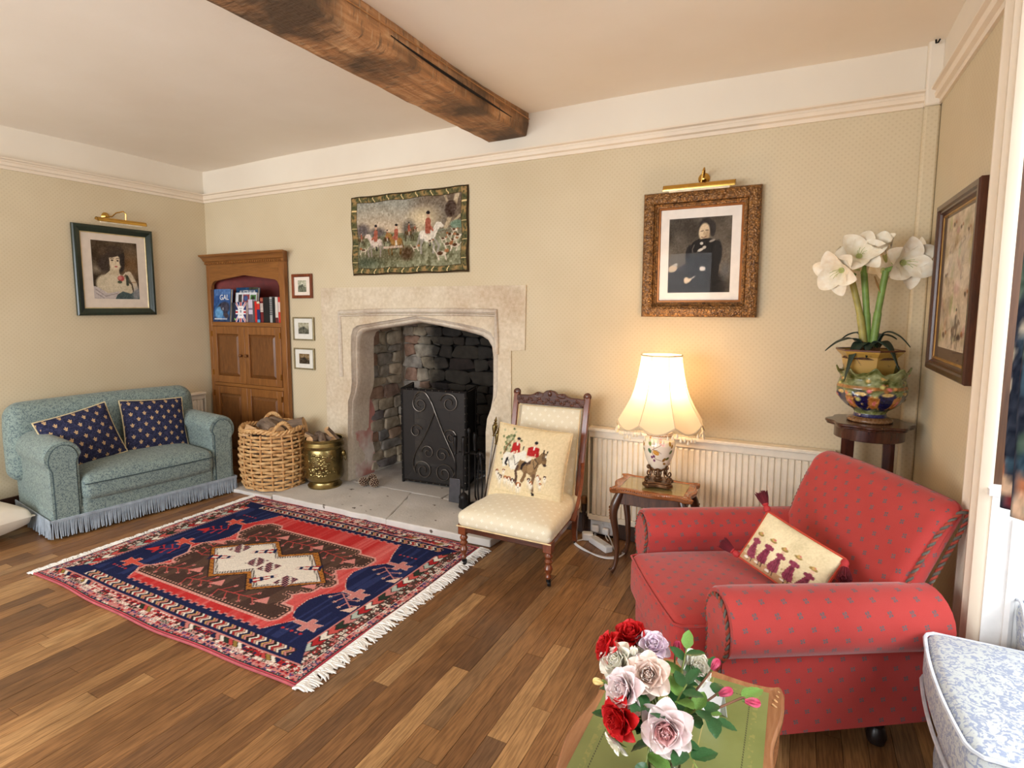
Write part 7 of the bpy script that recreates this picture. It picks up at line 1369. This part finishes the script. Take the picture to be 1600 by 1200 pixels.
def rose(label, c, d, r_, mat, kind='full', inner=None, leaves=3, sm=None, via=None):
    """a cut rose: stem from the vase, sepals, layered petals around a bud, leaves on the stem"""
    r_ *= 1.13 if kind != 'bud' else 1.; c = Vector(c); d = Vector(d).normalized(); foot = Vector((VX + rg2.uniform(-.018, .018), VY + rg2.uniform(-.018, .018), VZ + .03))
    o = thing('rose', label, 'rose', tuple(foot)); nk = Vector((VX + (c.x - VX) * .22 + rg2.uniform(-.006, .006), VY + (c.y - VY) * .22, VZ + .122))
    base = c - d * r_ * (.95 if kind != 'bud' else 1.5); st_ = [foot - foot, nk - foot] + ([Vector(via) - foot] if via else []) + [base - d * r_ * .9 - foot, base - foot]; path = curve([tuple(q) for q in st_], 36); B().tube(path, .0024, 6).obj('stem', sm or M_rs, o)
    T = Matrix.Translation(base - foot) @ d.to_track_quat('Z', 'Y').to_matrix().to_4x4(); b = B()
    for k in range(5): petal(b, Matrix.Rotation(k * 2 * PI / 5, 4, 'Z') @ Matrix.Rotation(1.45 if kind != 'bud' else .16, 4, 'X'), r_ * (.75 if kind != 'bud' else 1.3), r_ * (.3 if kind != 'bud' else .55), .2, .5 if kind != 'bud' else -.25, .5, 0, 3, 6)
    b.lathe([(.0025, -r_ * .35), (r_ * .22, -r_ * .15), (r_ * .2, .0)], 8); f_ = b.obj('sepals', M_sep, o, smooth=70); f_.matrix_local = T
    b = B(); bi = B()
    if kind == 'bud':
        for k in range(7): petal(b, Matrix.Rotation(k * 2.4, 4, 'Z') @ Matrix.Translation((0, -r_ * .28, 0)) @ Matrix.Rotation(.05, 4, 'X'), r_ * 2.1, r_ * 1.25, .35, -.35, .5, 0, 5, 8, .72)
    elif kind == 'loose':
        for ring, (n_, tilt, L, W_) in enumerate(((5, 1.15, 1.15, .95), (5, .75, 1.0, .9), (4, .35, .8, .7))):
            for k in range(n_): petal(b, Matrix.Rotation(k * 2 * PI / n_ + ring * .6 + rg2.uniform(-.2, .2), 4, 'Z') @ Matrix.Rotation(tilt + rg2.uniform(-.15, .15), 4, 'X'), r_ * L, r_ * W_, .25, rg2.uniform(.1, .6), .4, r_ * .05, 6, 10, .66)
    else:
        rings = ((6, 1.05, 1.2, 1.15, .75), (6, .75, 1.2, 1.1, .35), (6, .5, 1.15, 1.0, .1), (5, .3, 1.1, .85, -.1), (5, .16, 1.05, .7, -.3), (4, .06, 1.0, .5, -.5))
        for ring, (n_, tilt, L, W_, cl) in enumerate(rings):
            for k in range(n_): petal(bi if (inner and ring > 2) else b, Matrix.Rotation(k * 2 * PI / n_ + ring * .55 + rg2.uniform(-.15, .15), 4, 'Z') @ Matrix.Translation((0, -r_ * .10, 0)) @ Matrix.Rotation(tilt + rg2.uniform(-.1, .1), 4, 'X'), r_ * L, r_ * W_, .34, cl + rg2.uniform(-.1, .1), .45, r_ * .05, 7, 10, .70)
    f_ = b.obj('petals', PM[mat], o, smooth=80); f_.matrix_local = T
    if inner and bi.v: f_ = bi.obj('inner_petals', PM[inner], o, smooth=80); f_.matrix_local = T
    if kind == 'loose': y_ = B(); y_.ell((0, 0, r_ * .3), r_ * .2, 8, 5); f_ = y_.obj('stamens', PM['yellow'], o); f_.matrix_local = T
    for k in range(leaves):
        t = .35 + .5 * (k + .5) / leaves; q = Vector(path[int(t * (len(path) - 1))]); out = Vector((q.x + foot.x - VX, q.y + foot.y - VY, 0)); out = out.normalized() if out.length > .004 else Vector((1, 0, 0)); out = Matrix.Rotation(rg2.uniform(-1.3, 1.3), 3, 'Z') @ out; leaf(o, q, (out.x, out.y, rg2.uniform(-.35, .45)), rg2.uniform(.035, .055))
    return o
up = Vector((.15, -.55, .8))
rose('red rose at the far left edge of the bouquet', (-.367, 1.195, .732), (-.8, -.35, .45), .030, 'red', leaves=3)
rose('bright red rose with a pink petal on top of the bouquet', (-.318, 1.262, .745), (-.1, -.35, .9), .033, 'red', leaves=3)
rose('ivory loose-petalled rose at the upper left of the bouquet', (-.330, 1.168, .722), (-.25, -.6, .6), .034, 'white', 'full', leaves=3)
rose('cream bud-like rose beside the ivory rose near the bouquet top', (-.288, 1.183, .748), (.1, -.5, .8), .014, 'white', 'bud', 'yellow', leaves=2)
rose('lilac white rose at the top centre of the bouquet', (-.259, 1.250, .738), (.2, -.4, .85), .030, 'lilac', leaves=3)
rose('hot pink bud right of the lilac rose', (-.214, 1.292, .722), (.15, -.1, 1.), .014, 'hot', 'bud', leaves=2)
rose('creamy white rose at the right side of the bouquet', (-.160, 1.262, .702), (.45, -.5, .55), .029, 'white', 'full', leaves=4)
rose('large blush peach rose in the bouquet centre', (-.247, 1.145, .726), (.15, -.7, .55), .036, 'peach', 'full', 'peach', leaves=3)
rose('large pale pink rose at the left centre of the bouquet', (-.298, 1.094, .708), (-.35, -.7, .45), .036, 'pale', 'full', leaves=3)
rose('small yellow rosebud at the left edge below the ivory rose', (-.350, 1.108, .700), (-.9, -.35, .15), .011, 'yellow', 'bud', leaves=1)
rose('scarlet rose hanging low at the left of the bouquet', (-.298, 1.060, .658), (-.45, -.85, .1), .034, 'red', leaves=3)
rose('big pink full rose lowest at the bouquet front', (-.195, 1.072, .663), (.1, -.95, .35), .040, 'pale', 'full', 'pink', leaves=3)
rose('small ivory rose drooping under the scarlet rose', (-.300, 1.062, .590), (-.35, -.7, -.5), .024, 'white', 'loose', leaves=1)
rose('pink rosebud rising highest on the right stem', (-.124, 1.262, .724), (.45, .1, .9), .014, 'hot', 'bud', leaves=3, sm=M_rs2)
rose('pink rosebud on the right pointing at the table corner', (-.096, 1.243, .677), (.8, .15, .5), .015, 'hot', 'bud', leaves=2, sm=M_rs2)
rose('pink rosebud on the longest stem reaching furthest right', (-.042, 1.250, .664), (.95, .1, .05), .015, 'hot', 'bud', leaves=2, sm=M_rs2)
rose('white rose tucked behind the cream bud and lilac rose', (-.277, 1.231, .716), (-.0, -.5, .8), .024, 'white', leaves=2)
rose('blush rose half hidden under the lilac rose', (-.268, 1.19, .712), (.1, -.5, .7), .026, 'pale', leaves=2)
for lab, pts, ks in (('rose leaf spray filling the gap below the peach rose', [(VX, VY, VZ + .03), (-.22, 1.15, .62), (-.235, 1.125, .665), (-.245, 1.105, .68)], 7), ('rose leaf spray at the left under the pale pink rose', [(VX, VY, VZ + .03), (-.23, 1.15, .61), (-.27, 1.115, .64), (-.31, 1.10, .64)], 6), ('trailing rose leaf spray at the lower right of the vase', [(VX, VY, VZ + .03), (-.19, 1.14, .60), (-.165, 1.10, .625), (-.125, 1.075, .60), (-.105, 1.06, .565)], 7), ('rose leaf spray spreading under the right rosebuds', [(VX, VY, VZ + .03), (-.19, 1.18, .60), (-.15, 1.19, .65), (-.115, 1.19, .64)], 7), ('rose leaf spray filling the bouquet middle behind the pink rose', [(VX, VY, VZ + .03), (-.20, 1.17, .62), (-.19, 1.17, .67), (-.175, 1.19, .70)], 8), ('rose leaf spray at the bouquet back near the armchair', [(VX, VY, VZ + .03), (-.205, 1.20, .62), (-.195, 1.24, .69), (-.19, 1.27, .73)], 7), ('rose leaf spray hanging at the front over the vase rim', [(VX, VY, VZ + .03), (-.22, 1.14, .605), (-.225, 1.105, .62), (-.232, 1.08, .58)], 6)):
    foot = Vector(pts[0]); o = thing('leaf_spray', lab, 'leaves', tuple(foot)); path = curve([tuple(Vector(q) - foot) for q in pts], 30); B().tube(path, .0018, 5).obj('stem', M_rs, o)
    for k in range(ks):
        i = int((.45 + .55 * k / (ks - 1)) * (len(path) - 1)); t = (Vector(path[min(i + 1, len(path) - 1)]) - Vector(path[max(i - 1, 0)])).normalized(); sd = t.cross(Vector((0, 0, 1))).normalized() * (1 if k % 2 else -1)
        dd = t * (.9 if k == ks - 1 else .4) + sd * (.1 if k == ks - 1 else .9) + Vector((0, 0, rg2.uniform(-.2, .3))); leaf(o, path[i], dd, rg2.uniform(.042, .060))
